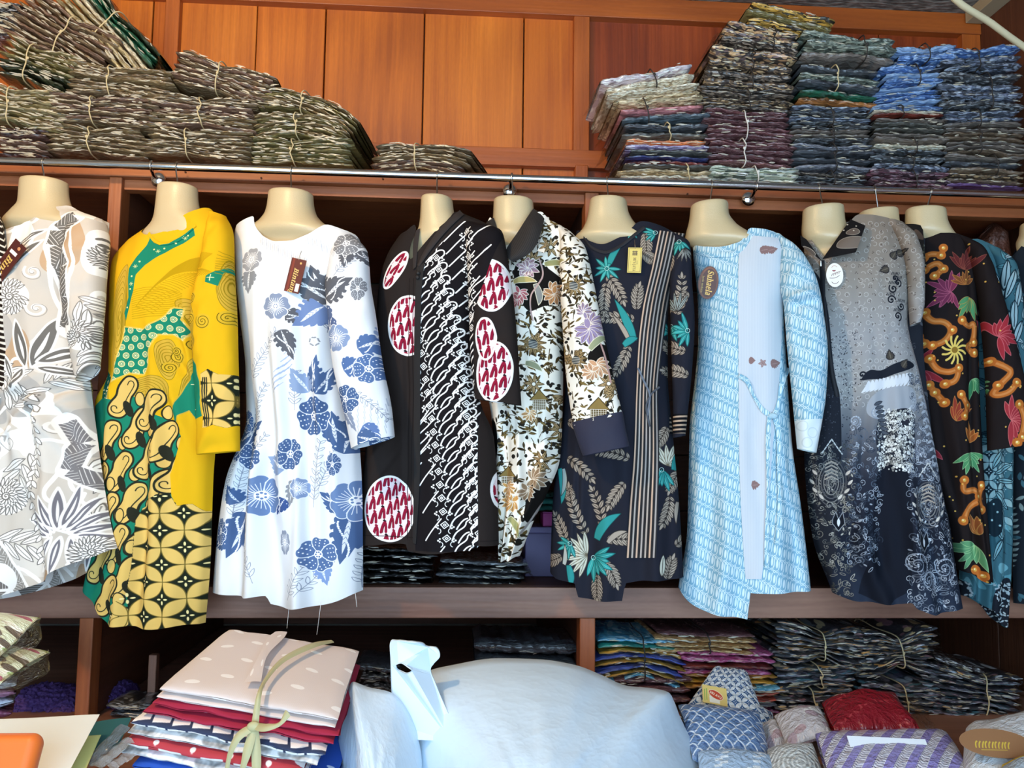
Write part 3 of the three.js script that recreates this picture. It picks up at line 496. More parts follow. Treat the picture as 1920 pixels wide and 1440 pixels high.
// ---- 2: yellow tunic
{
  const F = formFrame(335, 420, YAW, GZ + 0.002), rect = [140, 380, 490, 1185];
  const GREEN = '#1f7d62', YEL = '#dcac1c', CREAM = '#dcb866', INK = '#2a2c22', OL = '#8a7414';
  const contour = (g, pts, n, col = OL) => { let cx = 0, cy = 0; pts.forEach((p) => { cx += p[0] / pts.length; cy += p[1] / pts.length; }); g.strokeStyle = col; g.lineWidth = 0.9; for (let k = 0; k < n; k++) { const s = 1 - k / n; blob(g, pts.map((p, i) => [cx + (p[0] - cx) * s + Math.sin(i * 2.1 + k) * 1.5, cy + (p[1] - cy) * s])); g.stroke(); } };
  const bumpy = (g, pts, fill) => { blob(g, pts); g.fillStyle = fill; g.fill(); };
  const C = cloth(F, rect, (g) => {
    g.fillStyle = YEL; g.fillRect(140, 380, 350, 810);
    // sandy contour-line zones
    for (const [pts, n] of [[[[222, 520], [246, 480], [254, 520], [250, 580], [240, 640], [230, 700], [216, 700], [214, 600]], 9], [[[330, 560], [360, 555], [385, 590], [384, 660], [360, 700], [372, 640], [350, 600]], 8], [[[250, 715], [300, 700], [330, 720], [318, 760], [280, 772], [240, 760], [222, 735]], 8], [[[345, 690], [368, 660], [378, 700], [352, 760], [330, 790]], 6], [[[440, 460], [470, 480], [472, 600], [440, 590], [420, 560], [425, 500]], 9], [[[300, 640], [330, 632], [340, 670], [330, 720], [308, 700]], 6], [[[385, 820], [400, 800], [402, 900], [392, 960]], 5], [[[180, 700], [215, 720], [212, 780], [190, 800]], 6]]) { bumpy(g, pts, '#c9a43a'); contour(g, pts, n); }
    // raised feather strokes
    g.strokeStyle = '#b08d12'; for (let k = 0; k < 60; k++) { const t = k / 60, x = lerp(270, 390, t), y = lerp(575, 505, t) - 26 * Math.sin(t * 3); g.lineWidth = 1.1; g.beginPath(); g.moveTo(x, y); g.quadraticCurveTo(x + 10, y - 14, x + 22, y - 24 - 8 * Math.sin(t * 3)); g.stroke(); if (k % 2) { g.beginPath(); g.moveTo(x, y + 3); g.quadraticCurveTo(x + 16, y + 6, x + 30, y + 16); g.stroke(); } }
    for (let k = 0; k < 14; k++) { g.beginPath(); g.moveTo(262, 545 + k * 4); g.quadraticCurveTo(300, 528 + k * 5, 345, 548 + k * 3); g.stroke(); }
    for (const [x, y, r] of [[375, 560, 11], [373, 600, 12], [404, 608, 14], [440, 600, 14], [460, 618, 12], [462, 648, 13], [460, 668, 10], [366, 645, 12], [336, 668, 12], [325, 690, 11], [335, 658, 9], [392, 845, 10], [184, 835, 10], [396, 905, 9]]) { g.fillStyle = '#cfa92c'; g.beginPath(); g.arc(x, y, r, 0, TAU); g.fill(); spiral(g, x, y, r, 2.6, '#4c430f', 1); }
    // green pieces
    poly(g, [[280, 434], [288, 445], [300, 451], [319, 448], [361, 418], [363, 432], [342, 448], [304, 473], [281, 492], [268, 512], [265, 544], [256, 575], [248, 600], [244, 585], [254, 556], [252, 499], [262, 476], [276, 450]], GREEN);
    dotsRow(g, [[292, 460], [310, 458], [330, 448], [270, 485], [258, 540], [350, 432], [260, 515], [251, 575]], 1.8, '#e9dc94'); for (const [x, y] of [[300, 464], [264, 495], [260, 530], [345, 437]]) { g.strokeStyle = '#e9dc94'; g.lineWidth = 0.8; for (let a = 0; a < 4; a++) { g.beginPath(); g.moveTo(x - 4 * Math.cos(a), y - 4 * Math.sin(a)); g.lineTo(x + 4 * Math.cos(a), y + 4 * Math.sin(a)); g.stroke(); } }
    const patch = [[244, 611], [281, 617], [319, 592], [335, 576], [348, 576], [345, 598], [358, 620], [350, 639], [332, 627], [307, 627], [300, 643], [291, 659], [289, 687], [278, 703], [252, 700], [217, 716], [227, 678], [240, 633]];
    poly(g, patch, GREEN, '#d8b64c', 3); g.save(); g.beginPath(); patch.forEach((p) => g.lineTo(p[0], p[1])); g.clip();
    for (let j = 0; j < 9; j++) for (let i = 0; i < 9; i++) { const x = 222 + i * 17.5 + (j % 2) * 8, y = 584 + j * 16 + Math.sin(i) * 3; g.strokeStyle = '#e6d79a'; g.lineWidth = 1.7; g.setLineDash([1.8, 1]); g.beginPath(); g.arc(x, y, 5.2, 0, TAU); g.stroke(); g.setLineDash([]); g.lineWidth = 1; g.beginPath(); g.arc(x, y, 3, 0, TAU); g.stroke(); dotsRow(g, [[x, y]], 1.4, '#f0e6b8'); } g.restore();
    poly(g, [[402, 520], [425, 507], [447, 486], [452, 499], [428, 513], [425, 540], [404, 533]], GREEN); poly(g, [[358, 700], [372, 668], [390, 690], [398, 720], [398, 790], [372, 800], [352, 770], [338, 780], [330, 800], [326, 770]], GREEN, '#c9a43a', 2); poly(g, [[186, 690], [214, 708], [208, 760], [184, 776]], '#155c4c');
    for (const [x, y] of [[378, 770], [412, 524], [362, 720]]) { g.strokeStyle = '#e6e0b0'; g.lineWidth = 1.6; g.beginPath(); g.moveTo(x - 6, y); g.lineTo(x + 6, y); g.moveTo(x, y - 6); g.lineTo(x, y + 6); g.stroke(); }
    reseed(3); g.fillStyle = '#e6dca0'; for (let i = 0; i < 26; i++) { g.beginPath(); g.ellipse(rr(185, 212), rr(700, 780), 1.4, 3, rr(0, 3), 0, TAU); g.fill(); }
    // lower left: green ground with slanting cream blobs
    poly(g, [[140, 770], [186, 745], [232, 752], [248, 736], [300, 778], [330, 795], [345, 830], [330, 930], [270, 1000], [255, 1190], [140, 1190]], GREEN);
    const blobS = (x, y, s) => {
      g.save(); g.translate(x, y); g.rotate(0.1); g.scale(s, s);
      const out = [[-2, -36], [8, -45], [24, -43], [31, -28], [25, -12], [15, 0], [14, 18], [8, 36], [-6, 45], [-23, 41], [-29, 26], [-21, 10], [-12, -2], [-11, -20]];
      blob(g, out); g.fillStyle = CREAM; g.fill(); g.strokeStyle = INK; g.lineWidth = 3.6; g.stroke();
      g.lineWidth = 1.8; g.beginPath(); g.moveTo(8, -26); g.bezierCurveTo(10, -40, 26, -36, 20, -22); g.bezierCurveTo(12, -6, 4, 4, 2, 20); g.bezierCurveTo(-2, 38, -22, 38, -21, 24); g.bezierCurveTo(-20, 18, -12, 18, -12, 24); g.stroke();
      g.restore();
    };
    for (const [x0, y0, n] of [[203, 828, 6], [238, 745, 6], [178, 905, 5], [160, 1000, 4], [286, 770, 4]]) for (let k = 0; k < n; k++) { const x = x0 + k * 21.5, y = y0 + k * 58; if (k) { g.fillStyle = INK; g.beginPath(); g.ellipse(x - 14, y - 36, 16, 8, 1.2, 0, TAU); g.fill(); } blobS(x, y, 0.92); for (const [dx, dy] of [[31, 4]]) { g.fillStyle = INK; g.beginPath(); g.ellipse(x + dx, y + dy, 10, 14, 0.1, 0, TAU); g.fill(); g.fillStyle = CREAM; g.beginPath(); g.ellipse(x + dx, y + dy, 8, 12, 0.1, 0, TAU); g.fill(); } }
    // yellow side panel and the petal lattice below and on the sleeve
    const cut = (pts, d, x0, y0) => { g.save(); g.beginPath(); pts.forEach((p) => g.lineTo(p[0], p[1])); g.clip(); kawung(g, x0, y0, 490, 1190, d, '#23291f', CREAM, '#6f5f2c', '#efdf9c'); g.restore(); };
    poly(g, [[345, 800], [402, 780], [402, 965], [340, 965], [322, 930], [318, 890], [330, 850]], YEL);
    cut([[287, 935], [300, 930], [318, 923], [330, 948], [340, 945], [352, 944], [367, 958], [397, 965], [402, 1190], [200, 1190], [214, 1135], [235, 1120], [245, 1107], [250, 1060], [254, 1015], [256, 975], [263, 954]], 63, 245, 898);
    cut([[400, 705], [412, 696], [430, 706], [452, 706], [476, 698], [480, 798], [462, 794], [440, 804], [420, 798], [400, 806]], 64, 386, 690);
    for (let i = 0; i < 3; i++) { g.strokeStyle = INK; g.lineWidth = 2; g.beginPath(); g.moveTo(404 + i * 3, 712); g.quadraticCurveTo(398 + i * 4, 760, 406 + i * 3, 800); g.stroke(); }
    g.fillStyle = YEL; g.fillRect(400, 803, 90, 60);
    g.strokeStyle = '#a08318'; g.lineWidth = 1; for (let k = 0; k < 16; k++) { g.beginPath(); for (let q = 0; q < 9; q++) g.lineTo(418 + q * 7, 470 + k * 5.5 + Math.sin(q * 0.9 + k * 0.5) * 5); if (k < 10) g.stroke(); }
  });
  const t = garment('yellow_tunic', F, 'bright yellow long-sleeved tunic with green patches and a cream petal lattice hem', 'tunic');
  const B = body(F, C, {
    L: [[430, 282], [460, 240], [500, 218], [600, 216], [700, 214], [760, 186], [900, 187], [1000, 190], [1050, 178], [1175, 150]], R: [[395, 402], [440, 428], [520, 404], [600, 396], [700, 402], [800, 406], [900, 400], [1050, 395], [1175, 385]],
    top: [[232, 474], [256, 450], [280, 432], [288, 444], [305, 452], [330, 446], [362, 418], [385, 402], [400, 394], [424, 408]], backTop: [[232, 474], [280, 432], [385, 400], [424, 408]],
    hem: [[156, 1088], [186, 1104], [205, 1125], [222, 1147], [245, 1160], [300, 1167], [340, 1168], [384, 1166]],
    D: depthOf(420, 1170), folds: 3, foldAmp: 0.008, phase: 0.7, creases: [[380, 650, 70, 50, 7, 0.016], [372, 700, 60, 50, 6, -0.014], [360, 760, 75, 120, 9, 0.012], [330, 850, 88, 170, 10, 0.012], [300, 960, 95, 150, 12, -0.010], [388, 740, 85, 80, 6, 0.014], [240, 800, 100, 120, 12, 0.009]],
  });
  part('body', B.geo, C.mat, t);
  part('sleeve', sleeveGeo(F, C, [[398, 400, 424, 406, 0.006, 0.018], [404, 440, 444, 440, 0.024, 0.03], [400, 520, 456, 520, 0.042, 0.034], [392, 600, 468, 600, 0.055, 0.034], [400, 700, 474, 700, 0.06, 0.03], [404, 790, 477, 780, 0.06, 0.026], [405, 853, 478, 846, 0.06, 0.024]], { amp: 0.005, phase: 9, creases: [[410, 640, 60, 50, 7, 0.008], [425, 760, 85, 80, 8, 0.005], [400, 660, -40, 22, 6, -0.01]] }), C.mat, t);
  part('neck_band', patchGeo(B, [[280, 434], [288, 446], [305, 454], [330, 448], [364, 419]], [[276, 440], [286, 452], [305, 460], [331, 454], [368, 424]], 0.003, 4, 24), C.mat, t);
  mannequin(F, 'cream mannequin wearing the yellow tunic', formRows([[350, 302, 367, 0.036, 0.03], [372, 300, 368, 0.038, 0.03], [398, 298, 374, 0.042, 0.03], [418, 292, 396, 0.044, 0.03], [440, 272, 412, 0.046, 0.028]], B, 465, 660, 10, 0.014), 332);
}
// ---- 3: white dress with blue flowers
{
  const F = formFrame(545, 430, YAW, GZ), rect = [385, 400, 780, 1145];
  const C = cloth(F, rect, (g) => {
    const WH = '#e2e5e8', BL = '#4d658e', LB = '#8b9ebd', GR = '#8b8e94', DG = '#5f6168';
    g.fillStyle = WH; g.fillRect(385, 400, 395, 750);
    const fl = (x, y, r, f, o = {}) => flower(g, x, y, r, 5, o.a ?? x, f, o.l ?? WH, { dots: o.d ? '#f2f4f7' : null, rays: o.d ? null : '#f2f4f7', lw: 1.6, squash: o.s ?? 1 });
    const lf = (x, y, l, w, a, f, d = true) => { toothLeaf(g, x, y, l, w, a, f, f, { dots: d ? '#f2f4f7' : null, rib: WH, teeth: 5, lw: 1 }); };
    // brushed grey feather strokes
    g.lineWidth = 1; for (let i = 0; i < 60; i++) { g.strokeStyle = ['#c9c7c6', '#b9bcc4'][i % 2]; const x = 485 + (i * 13) % 190, y = 430 + (i * 7) % 50; g.beginPath(); g.moveTo(x, y); g.lineTo(x + 2, y + 14); g.stroke(); }
    for (let i = 0; i < 40; i++) { g.strokeStyle = '#b4bac6'; const x = 690 + (i * 11) % 66, y = 750 + (i * 5) % 70; g.beginPath(); g.moveTo(x, y); g.lineTo(x + 3, y + 13); g.stroke(); }
    for (let i = 0; i < 90; i++) { g.strokeStyle = ['#a9b6cf', '#8fa3c6', '#b7c1d4'][i % 3]; const t = i / 90, x = 525 + t * 28 + (i * 7) % 12 - 6, y = 720 - t * 60 + (i * 5) % 22; g.beginPath(); g.moveTo(x, y); g.lineTo(x + 8, y - 9); g.stroke(); }
    for (const [x, y, l, a, n, k, b] of [[478, 720, 110, -1.2, 9, 17, 0.3], [478, 800, 80, -1.35, 7, 15, 0.3], [430, 980, 130, -1.45, 10, 17, 0.2], [405, 930, 90, -1.3, 8, 16, 0.3], [588, 950, 120, -1.5, 8, 19, 0.15], [600, 920, 80, -1.3, 7, 16, 0.2], [485, 1090, 90, -1.9, 7, 17, -0.2], [545, 1120, 110, -1.15, 8, 18, 0.2], [565, 1110, 80, -0.9, 6, 16, 0.1], [560, 770, 70, -1.6, 6, 16, 0.2], [660, 1100, 70, -1.6, 6, 15, 0.2], [640, 520, 60, -1.0, 6, 14, 0.4], [665, 735, 90, 0.35, 8, 14, 0.6], [470, 880, 70, -1.2, 6, 15, 0.3], [610, 620, 40, -1.5, 5, 10, 0.2]]) sprig(g, x, y, l, a, n, k, '#7f8798', 0.8, b);
    // dark leaves, then flowers
    for (const q of [[540, 620, 60, 16, 1.2, DG], [548, 590, 36, 14, 0.2, DG], [610, 560, 70, 26, -1.9, DG], [615, 560, 80, 22, -2.5, DG], [620, 560, 64, 24, -0.6, DG], [618, 575, 56, 18, 1.4, '#5a6a8e'], [606, 570, 62, 26, 2.4, '#7287b1', false], [640, 600, 48, 16, 1.9, '#55658c'], [590, 735, 70, 14, -1.45, BL], [580, 735, 50, 18, -2.1, LB, false], [600, 740, 64, 12, -1.2, BL], [640, 850, 76, 20, -1.4, BL], [632, 830, 60, 20, -1.75, BL], [545, 880, 44, 20, -2.6, LB, false], [440, 830, 70, 20, -0.6, BL], [418, 850, 56, 18, -0.2, BL], [455, 965, 90, 24, 1.95, BL], [462, 950, 60, 16, -0.9, BL], [440, 945, 40, 16, -2.2, BL, false], [650, 965, 90, 26, 1.75, BL], [665, 960, 60, 22, 0.9, BL], [640, 955, 50, 16, -2.4, BL], [560, 900, 50, 10, 1.75, GR, false], [545, 935, 36, 12, 2.2, '#3f568a'], [600, 1050, 44, 16, 1.3, '#7f97c2', false], [665, 700, 40, 18, -0.5, '#56709f'], [690, 660, 48, 20, -0.5, '#55709f'], [655, 760, 60, 12, 1.0, '#8a95ab', false], [420, 1010, 40, 18, 2.6, BL], [700, 800, 40, 14, 0.7, '#5f78a8'], [690, 820, 44, 16, 0.2, BL], [658, 470, 34, 12, 1.6, DG], [678, 465, 34, 12, 1.1, DG], [470, 500, 46, 18, 1.6, GR, false]]) lf(...q);
    fl(471, 478, 25, '#9b9da3'); fl(652, 452, 27, '#85878c', { d: 1 }); fl(682, 545, 24, '#7d8087', { d: 1, s: 0.5 }); fl(530, 575, 26, '#8793ab'); fl(594, 640, 10, GR); fl(650, 640, 26, '#8497ba'); fl(720, 620, 20, '#8ea1c3', { s: 0.6 }); fl(708, 697, 27, '#56719f', { d: 1 }); fl(668, 752, 26, BL, { d: 1 }); fl(592, 780, 38, BL, { d: 1, s: 0.75, a: 0.3 }); fl(552, 852, 30, BL, { d: 1, s: 0.7 }); fl(470, 858, 28, BL, { d: 1 }); fl(497, 930, 38, '#6b84ad'); fl(656, 938, 38, '#6b84ad'); fl(568, 915, 20, '#8497ba', { s: 0.8 }); fl(598, 1036, 32, '#587099', { d: 1 }); fl(540, 1015, 24, '#8f97a8', { s: 0.5 }); fl(408, 1000, 26, '#4d658e', { d: 1, s: 0.6 }); fl(625, 870, 22, BL, { d: 1, s: 0.6 }); fl(455, 790, 22, '#52709f', { d: 1, s: 0.7 });
  }, { k: 2.4 });
  const t = garment('white_flower_dress', F, 'white long-sleeved dress printed with blue flowers and line-drawn sprigs', 'dress');
  const B = body(F, C, {
    L: [[416, 448], [445, 442], [500, 446], [600, 458], [700, 468], [780, 468], [900, 428], [1000, 412], [1115, 403]], R: [[425, 650], [455, 676], [500, 668], [560, 636], [640, 640], [700, 644], [760, 656], [830, 674], [960, 680], [1130, 681]],
    top: [[447, 428], [470, 420], [491, 415], [500, 438], [518, 456], [542, 466], [570, 464], [596, 452], [616, 436], [628, 430], [652, 436], [664, 440]], backTop: [[447, 428], [491, 415], [628, 430], [664, 440]],
    hem: [[404, 1106], [440, 1109], [490, 1110], [528, 1110], [534, 1124], [570, 1130], [605, 1130], [645, 1120], [681, 1108]], backHem: [[395, 1112], [470, 1112], [530, 1112], [681, 1106]],
    D: depthOf(430, 1130, 1.05), folds: 3.4, foldAmp: 0.012, phase: 1.9, crush: 0.0025, creases: [[560, 860, 88, 260, 13, 0.022], [600, 900, 89, 230, 8, -0.018], [622, 820, 90, 250, 8, 0.016], [510, 800, 92, 200, 14, 0.014], [650, 880, 88, 200, 10, 0.014], [540, 1040, 86, 120, 12, -0.016], [475, 930, 100, 170, 9, -0.014], [580, 640, 80, 120, 10, 0.008]],
  });
  part('body', B.geo, C.mat, t);
  part('sleeve', sleeveGeo(F, C, [[630, 436, 664, 442, 0.008, 0.02], [634, 480, 698, 480, 0.03, 0.03], [632, 540, 708, 540, 0.045, 0.038], [640, 600, 721, 600, 0.055, 0.038], [650, 680, 738, 690, 0.065, 0.036], [672, 770, 756, 770, 0.07, 0.032], [688, 843, 762, 820, 0.072, 0.03]], { amp: 0.004, phase: 3, creases: [[690, 760, 75, 120, 12, 0.005], [650, 600, 65, 60, 7, 0.006]] }), C.mat, t);
  mannequin(F, 'cream mannequin wearing the white dress with blue flowers', formRows([[362, 508, 585, 0.040, 0.03], [385, 506, 587, 0.042, 0.03], [402, 502, 592, 0.044, 0.03], [418, 490, 606, 0.047, 0.03], [434, 466, 634, 0.05, 0.028]], B, 458, 680, 10, 0.016), 547);
  tagOn(B, F, 'price_tag', 'dark red tag with gold script on the white flower dress', 'tag', 554, 517, 28, 60, -14, (c, w, h) => {
    c.fillStyle = '#5c1a10'; c.fillRect(0, 0, w, h); c.fillStyle = '#7d2a18'; c.fillRect(3, 0, 4, h); c.save(); c.translate(6.5, 14); c.rotate(Math.PI / 2); c.fillStyle = '#e2c070'; c.font = 'bold italic 12px serif'; c.fillText('Bintang', 2, -3); c.restore(); dotsRow(c, [[w - 9, 7]], 2, '#d9a35a'); c.fillStyle = '#f2efe8'; c.fillRect(w - 9, h - 17, 7, 14);
  });
  // loose threads below the hem
  for (const [x0, y0, x1, y1] of [[543, 1126, 538, 1178], [602, 1128, 594, 1190], [666, 1112, 669, 1138]]) { const a = F.loc(x0, y0, 0.05), b = F.loc(x1, y1, 0.05); part('loose_thread', tube([V(a[0], a[1], 0.05), V((a[0] + b[0]) / 2 + 0.001, (a[1] + b[1]) / 2, 0.052), V(b[0], b[1], 0.05)], 0.0005, 12, 5), mat(0xe9e6e0, 0.8), t); }
}
// ---- 4: black jacket
{
  const F = formFrame(825, 430, YAW, GZ + 0.02), rect = [655, 385, 1000, 1050], BK = '#2b2523', WH = '#f3f0ec', RED = '#8e1c35';
  const redDisc = (g, cx, cy, rx, ry, a = 0) => {
    g.save(); g.translate(cx, cy); g.rotate(a); g.beginPath(); g.ellipse(0, 0, rx, ry, 0, 0, TAU); g.fillStyle = WH; g.fill(); g.beginPath(); g.ellipse(0, 0, rx - 4, ry - 4, 0, 0, TAU); g.clip(); g.fillStyle = '#ead9da'; g.fillRect(-80, -80, 160, 160);
    for (let j = -5; j < 6; j++) for (let i = -5; i < 6; i++) { const x = i * 15 + j * 4, y = j * 26 - i * 9; g.strokeStyle = RED; g.lineWidth = 5; g.beginPath(); g.moveTo(x - 5, y + 9); g.quadraticCurveTo(x - 3, y - 2, x, y - 8); g.quadraticCurveTo(x + 4, y - 12, x + 4, y + 8); g.stroke(); g.strokeStyle = '#3a1a22'; g.lineWidth = 1; g.beginPath(); g.moveTo(x - 2, y + 10); g.quadraticCurveTo(x, y - 4, x + 2, y - 4); g.stroke(); g.fillStyle = i % 2 ? '#2b1a20' : RED; g.save(); g.translate(x + 5, y + 14); g.rotate(0.7); g.fillRect(-3, -2, 6, 4); g.restore(); }
    g.restore(); g.save(); g.translate(cx, cy); g.rotate(a); g.strokeStyle = WH; g.lineWidth = 4; g.beginPath(); g.ellipse(0, 0, rx - 2, ry - 2, 0, 0, TAU); g.stroke(); g.restore();
  };
  const C = cloth(F, rect, (g) => {
    g.fillStyle = BK; g.fillRect(655, 385, 345, 670);
    redDisc(g, 738, 500, 18, 42, 0.55); redDisc(g, 768, 610, 42, 58); redDisc(g, 728, 955, 52, 62); redDisc(g, 928, 540, 34, 50); redDisc(g, 932, 700, 34, 56, 0.1); redDisc(g, 918, 640, 20, 40); redDisc(g, 962, 915, 50, 60);
    // the printed strip
    g.save(); g.beginPath(); for (const p of [[786, 505], [850, 420], [868, 404], [925, 415], [945, 440], [893, 600], [893, 1030], [780, 1030]]) g.lineTo(p[0], p[1]); g.clip(); g.fillStyle = '#1d1a1c'; g.fillRect(770, 395, 180, 650);
    g.strokeStyle = WH; g.fillStyle = WH;
    const hook = (x, y) => { g.save(); g.translate(x, y); g.lineWidth = 2.7; g.beginPath(); g.moveTo(-44, 58); g.bezierCurveTo(-38, 34, -26, 40, -21, 27); for (let k = 0; k < 5; k++) { const dx = -21 + k * 3.6, dy = 27 - k * 6.2; g.quadraticCurveTo(dx + (k % 2 ? 5.5 : -1.5), dy - 2, dx + 3.6, dy - 6.2); } g.bezierCurveTo(2, -12, 17, -17, 17, -6); g.bezierCurveTo(17, 3, 5, 2, 7, 12); g.bezierCurveTo(8, 22, -6, 24, -12, 36); g.stroke(); g.beginPath(); g.moveTo(-34, 62); g.quadraticCurveTo(-26, 44, -15, 42); g.stroke(); g.restore(); };
    const dia = (x, y) => { g.save(); g.translate(x, y); g.rotate(0.9); g.lineWidth = 1.7; g.strokeRect(-4.6, -4.6, 9.2, 9.2); g.strokeRect(-1.6, -1.6, 3.2, 3.2); g.restore(); };
    const chain = (x0, y0, x1, y1) => { const n = Math.round(Math.hypot(x1 - x0, y1 - y0) / 24); for (let i = 0; i < n; i++) { const x = lerp(x0, x1, i / n), y = lerp(y0, y1, i / n); dia(x, y); g.lineWidth = 1.5; for (const s of [-1, 1]) { g.beginPath(); g.arc(x + s * 11, y + 11, 5, s > 0 ? 2 : -0.9, s > 0 ? 4.2 : 1.2); g.stroke(); dotsRow(g, [[x + s * 11, y + 1], [x + s * 14, y + 4], [x + s * 11, y + 6]], 1.7, WH); } } };
    const hx = (i) => 812 + Math.min(i, 7) * 5.6 + Math.max(0, i - 7) * 3.1; for (let i = -1; i < 25; i++) hook(hx(i), 452 + i * 25);
    for (let i = -3; i < 26; i++) { g.lineWidth = 2.5; g.beginPath(); const x = hx(i) + 26, y = 462 + i * 25; g.moveTo(x, y + 10); g.bezierCurveTo(x + 16, y - 8, x + 26, y - 22, x + 46, y - 40); g.stroke(); }
    for (let i = 0; i < 36; i++) { g.lineWidth = 2.7; g.beginPath(); const x = 930 + i * 0.4, y = 410 + i * 25; g.moveTo(x - 48, y + 46); g.bezierCurveTo(x - 36, y + 22, x - 22, y + 26, x - 4, y + 2); if (i % 2 === 0 || i > 8) g.stroke(); }
    for (let i = 0; i < 30; i++) { const x = 770 + i * 3.2, y = 520 + i * 25; g.lineWidth = 2.4; if (i % 2) continue; g.beginPath(); g.moveTo(x - 26, y + 40); g.bezierCurveTo(x - 14, y + 20, x - 12, y + 20, x + 2, y); g.stroke(); }
    for (let i = 0; i < 14; i++) { const x = 826 - i * 7, y = 700 + i * 27; g.lineWidth = 2.3; g.beginPath(); g.moveTo(x - 26, y + 46); g.bezierCurveTo(x - 14, y + 26, x - 8, y + 26, x + 8, y + 6); g.stroke(); }
    chain(876, 430, 890, 640); chain(820, 480, 862, 660); chain(862, 660, 896, 1020); chain(784, 590, 842, 1030); g.restore();
    // a darker wide hem band and stitching
    g.strokeStyle = '#1c1817'; g.lineWidth = 1.2; for (const y of [1006]) { g.beginPath(); g.moveTo(660, y); g.lineTo(778, y); g.moveTo(896, y + 4); g.lineTo(940, y + 4); g.stroke(); } for (const x of [770, 762]) { g.beginPath(); g.moveTo(x + 8, 520); g.lineTo(x + 2, 1010); g.stroke(); }
  }, { k: 2.4, rough: 0.75 });
  const t = garment('black_jacket', F, 'black short-sleeved jacket with red discs and a white-on-black striped batik front', 'jacket');
  const B = body(F, C, {
    L: [[440, 752], [480, 728], [520, 716], [600, 708], [700, 700], [850, 686], [1030, 668]], R: [[402, 872], [430, 925], [480, 918], [560, 894], [640, 892], [750, 900], [820, 926], [900, 932], [1035, 936]],
    top: [[752, 446], [770, 440], [787, 430], [783, 470], [786, 498], [800, 480], [830, 442], [852, 418], [868, 403], [900, 412], [925, 428]], backTop: [[752, 446], [787, 428], [868, 403], [925, 428]],
    hem: [[668, 1014], [720, 1018], [776, 1016], [780, 1028], [840, 1032], [893, 1030], [896, 1020], [936, 1020]], D: depthOf(420, 1030, 0.9), folds: 2.2, foldAmp: 0.006, phase: 0.4, crush: 0.003, creases: [[715, 850, -40, 50, 7, 0.006], [730, 880, -45, 45, 6, -0.005], [894, 700, 92, 100, 6, -0.010], [780, 800, 90, 240, 5, -0.006]],
  });
  part('body', B.geo, C.mat, t);
  part('front_band', patchGeo(B, [[782, 500], [778, 560], [776, 700], [776, 860], [774, 1018]], [[796, 492], [790, 560], [788, 700], [788, 860], [780, 1020]], 0.004, 4, 40), mat(0x1b1716, 0.9), t);
  part('sleeve', sleeveGeo(F, C, [[868, 418, 926, 430, 0.012, 0.022], [880, 445, 946, 440, 0.03, 0.032], [888, 520, 962, 510, 0.042, 0.034], [892, 600, 975, 600, 0.05, 0.032], [896, 680, 982, 690, 0.052, 0.028], [903, 752, 987, 764, 0.052, 0.024]], { amp: 0.005, phase: 6, creases: [[920, 600, 100, 60, 8, 0.008], [905, 650, 80, 60, 6, -0.008]] }), C.mat, t);
  part('collar', patchGeo(B, [[870, 402], [850, 420], [826, 446], [800, 480], [787, 500]], [[862, 394], [840, 412], [815, 440], [792, 476], [782, 497]], 0.006, 5, 30), mat(0x29211f, 0.85), t);
  part('collar', patchGeo(B, [[788, 428], [784, 460], [780, 500]], [[780, 432], [774, 464], [774, 506]], 0.004, 4, 20), mat(0x29211f, 0.85), t);
  for (const [x, y] of [[784, 512], [783, 520]]) { const p = B.surf(x, y, 0.006), g = new THREE.SphereGeometry(0.0042, 12, 8); g.translate(p.x, p.y, p.z); part('knot_button', g, mat(0x1d1918, 0.7), t); }
  mannequin(F, 'cream mannequin wearing the black jacket with red discs', formRows([[372, 792, 847, 0.036, 0.03], [395, 791, 850, 0.038, 0.03], [412, 790, 858, 0.040, 0.03], [430, 787, 868, 0.042, 0.03], [445, 776, 890, 0.044, 0.028]], B, 470, 660, 12, 0.016), 820);
}
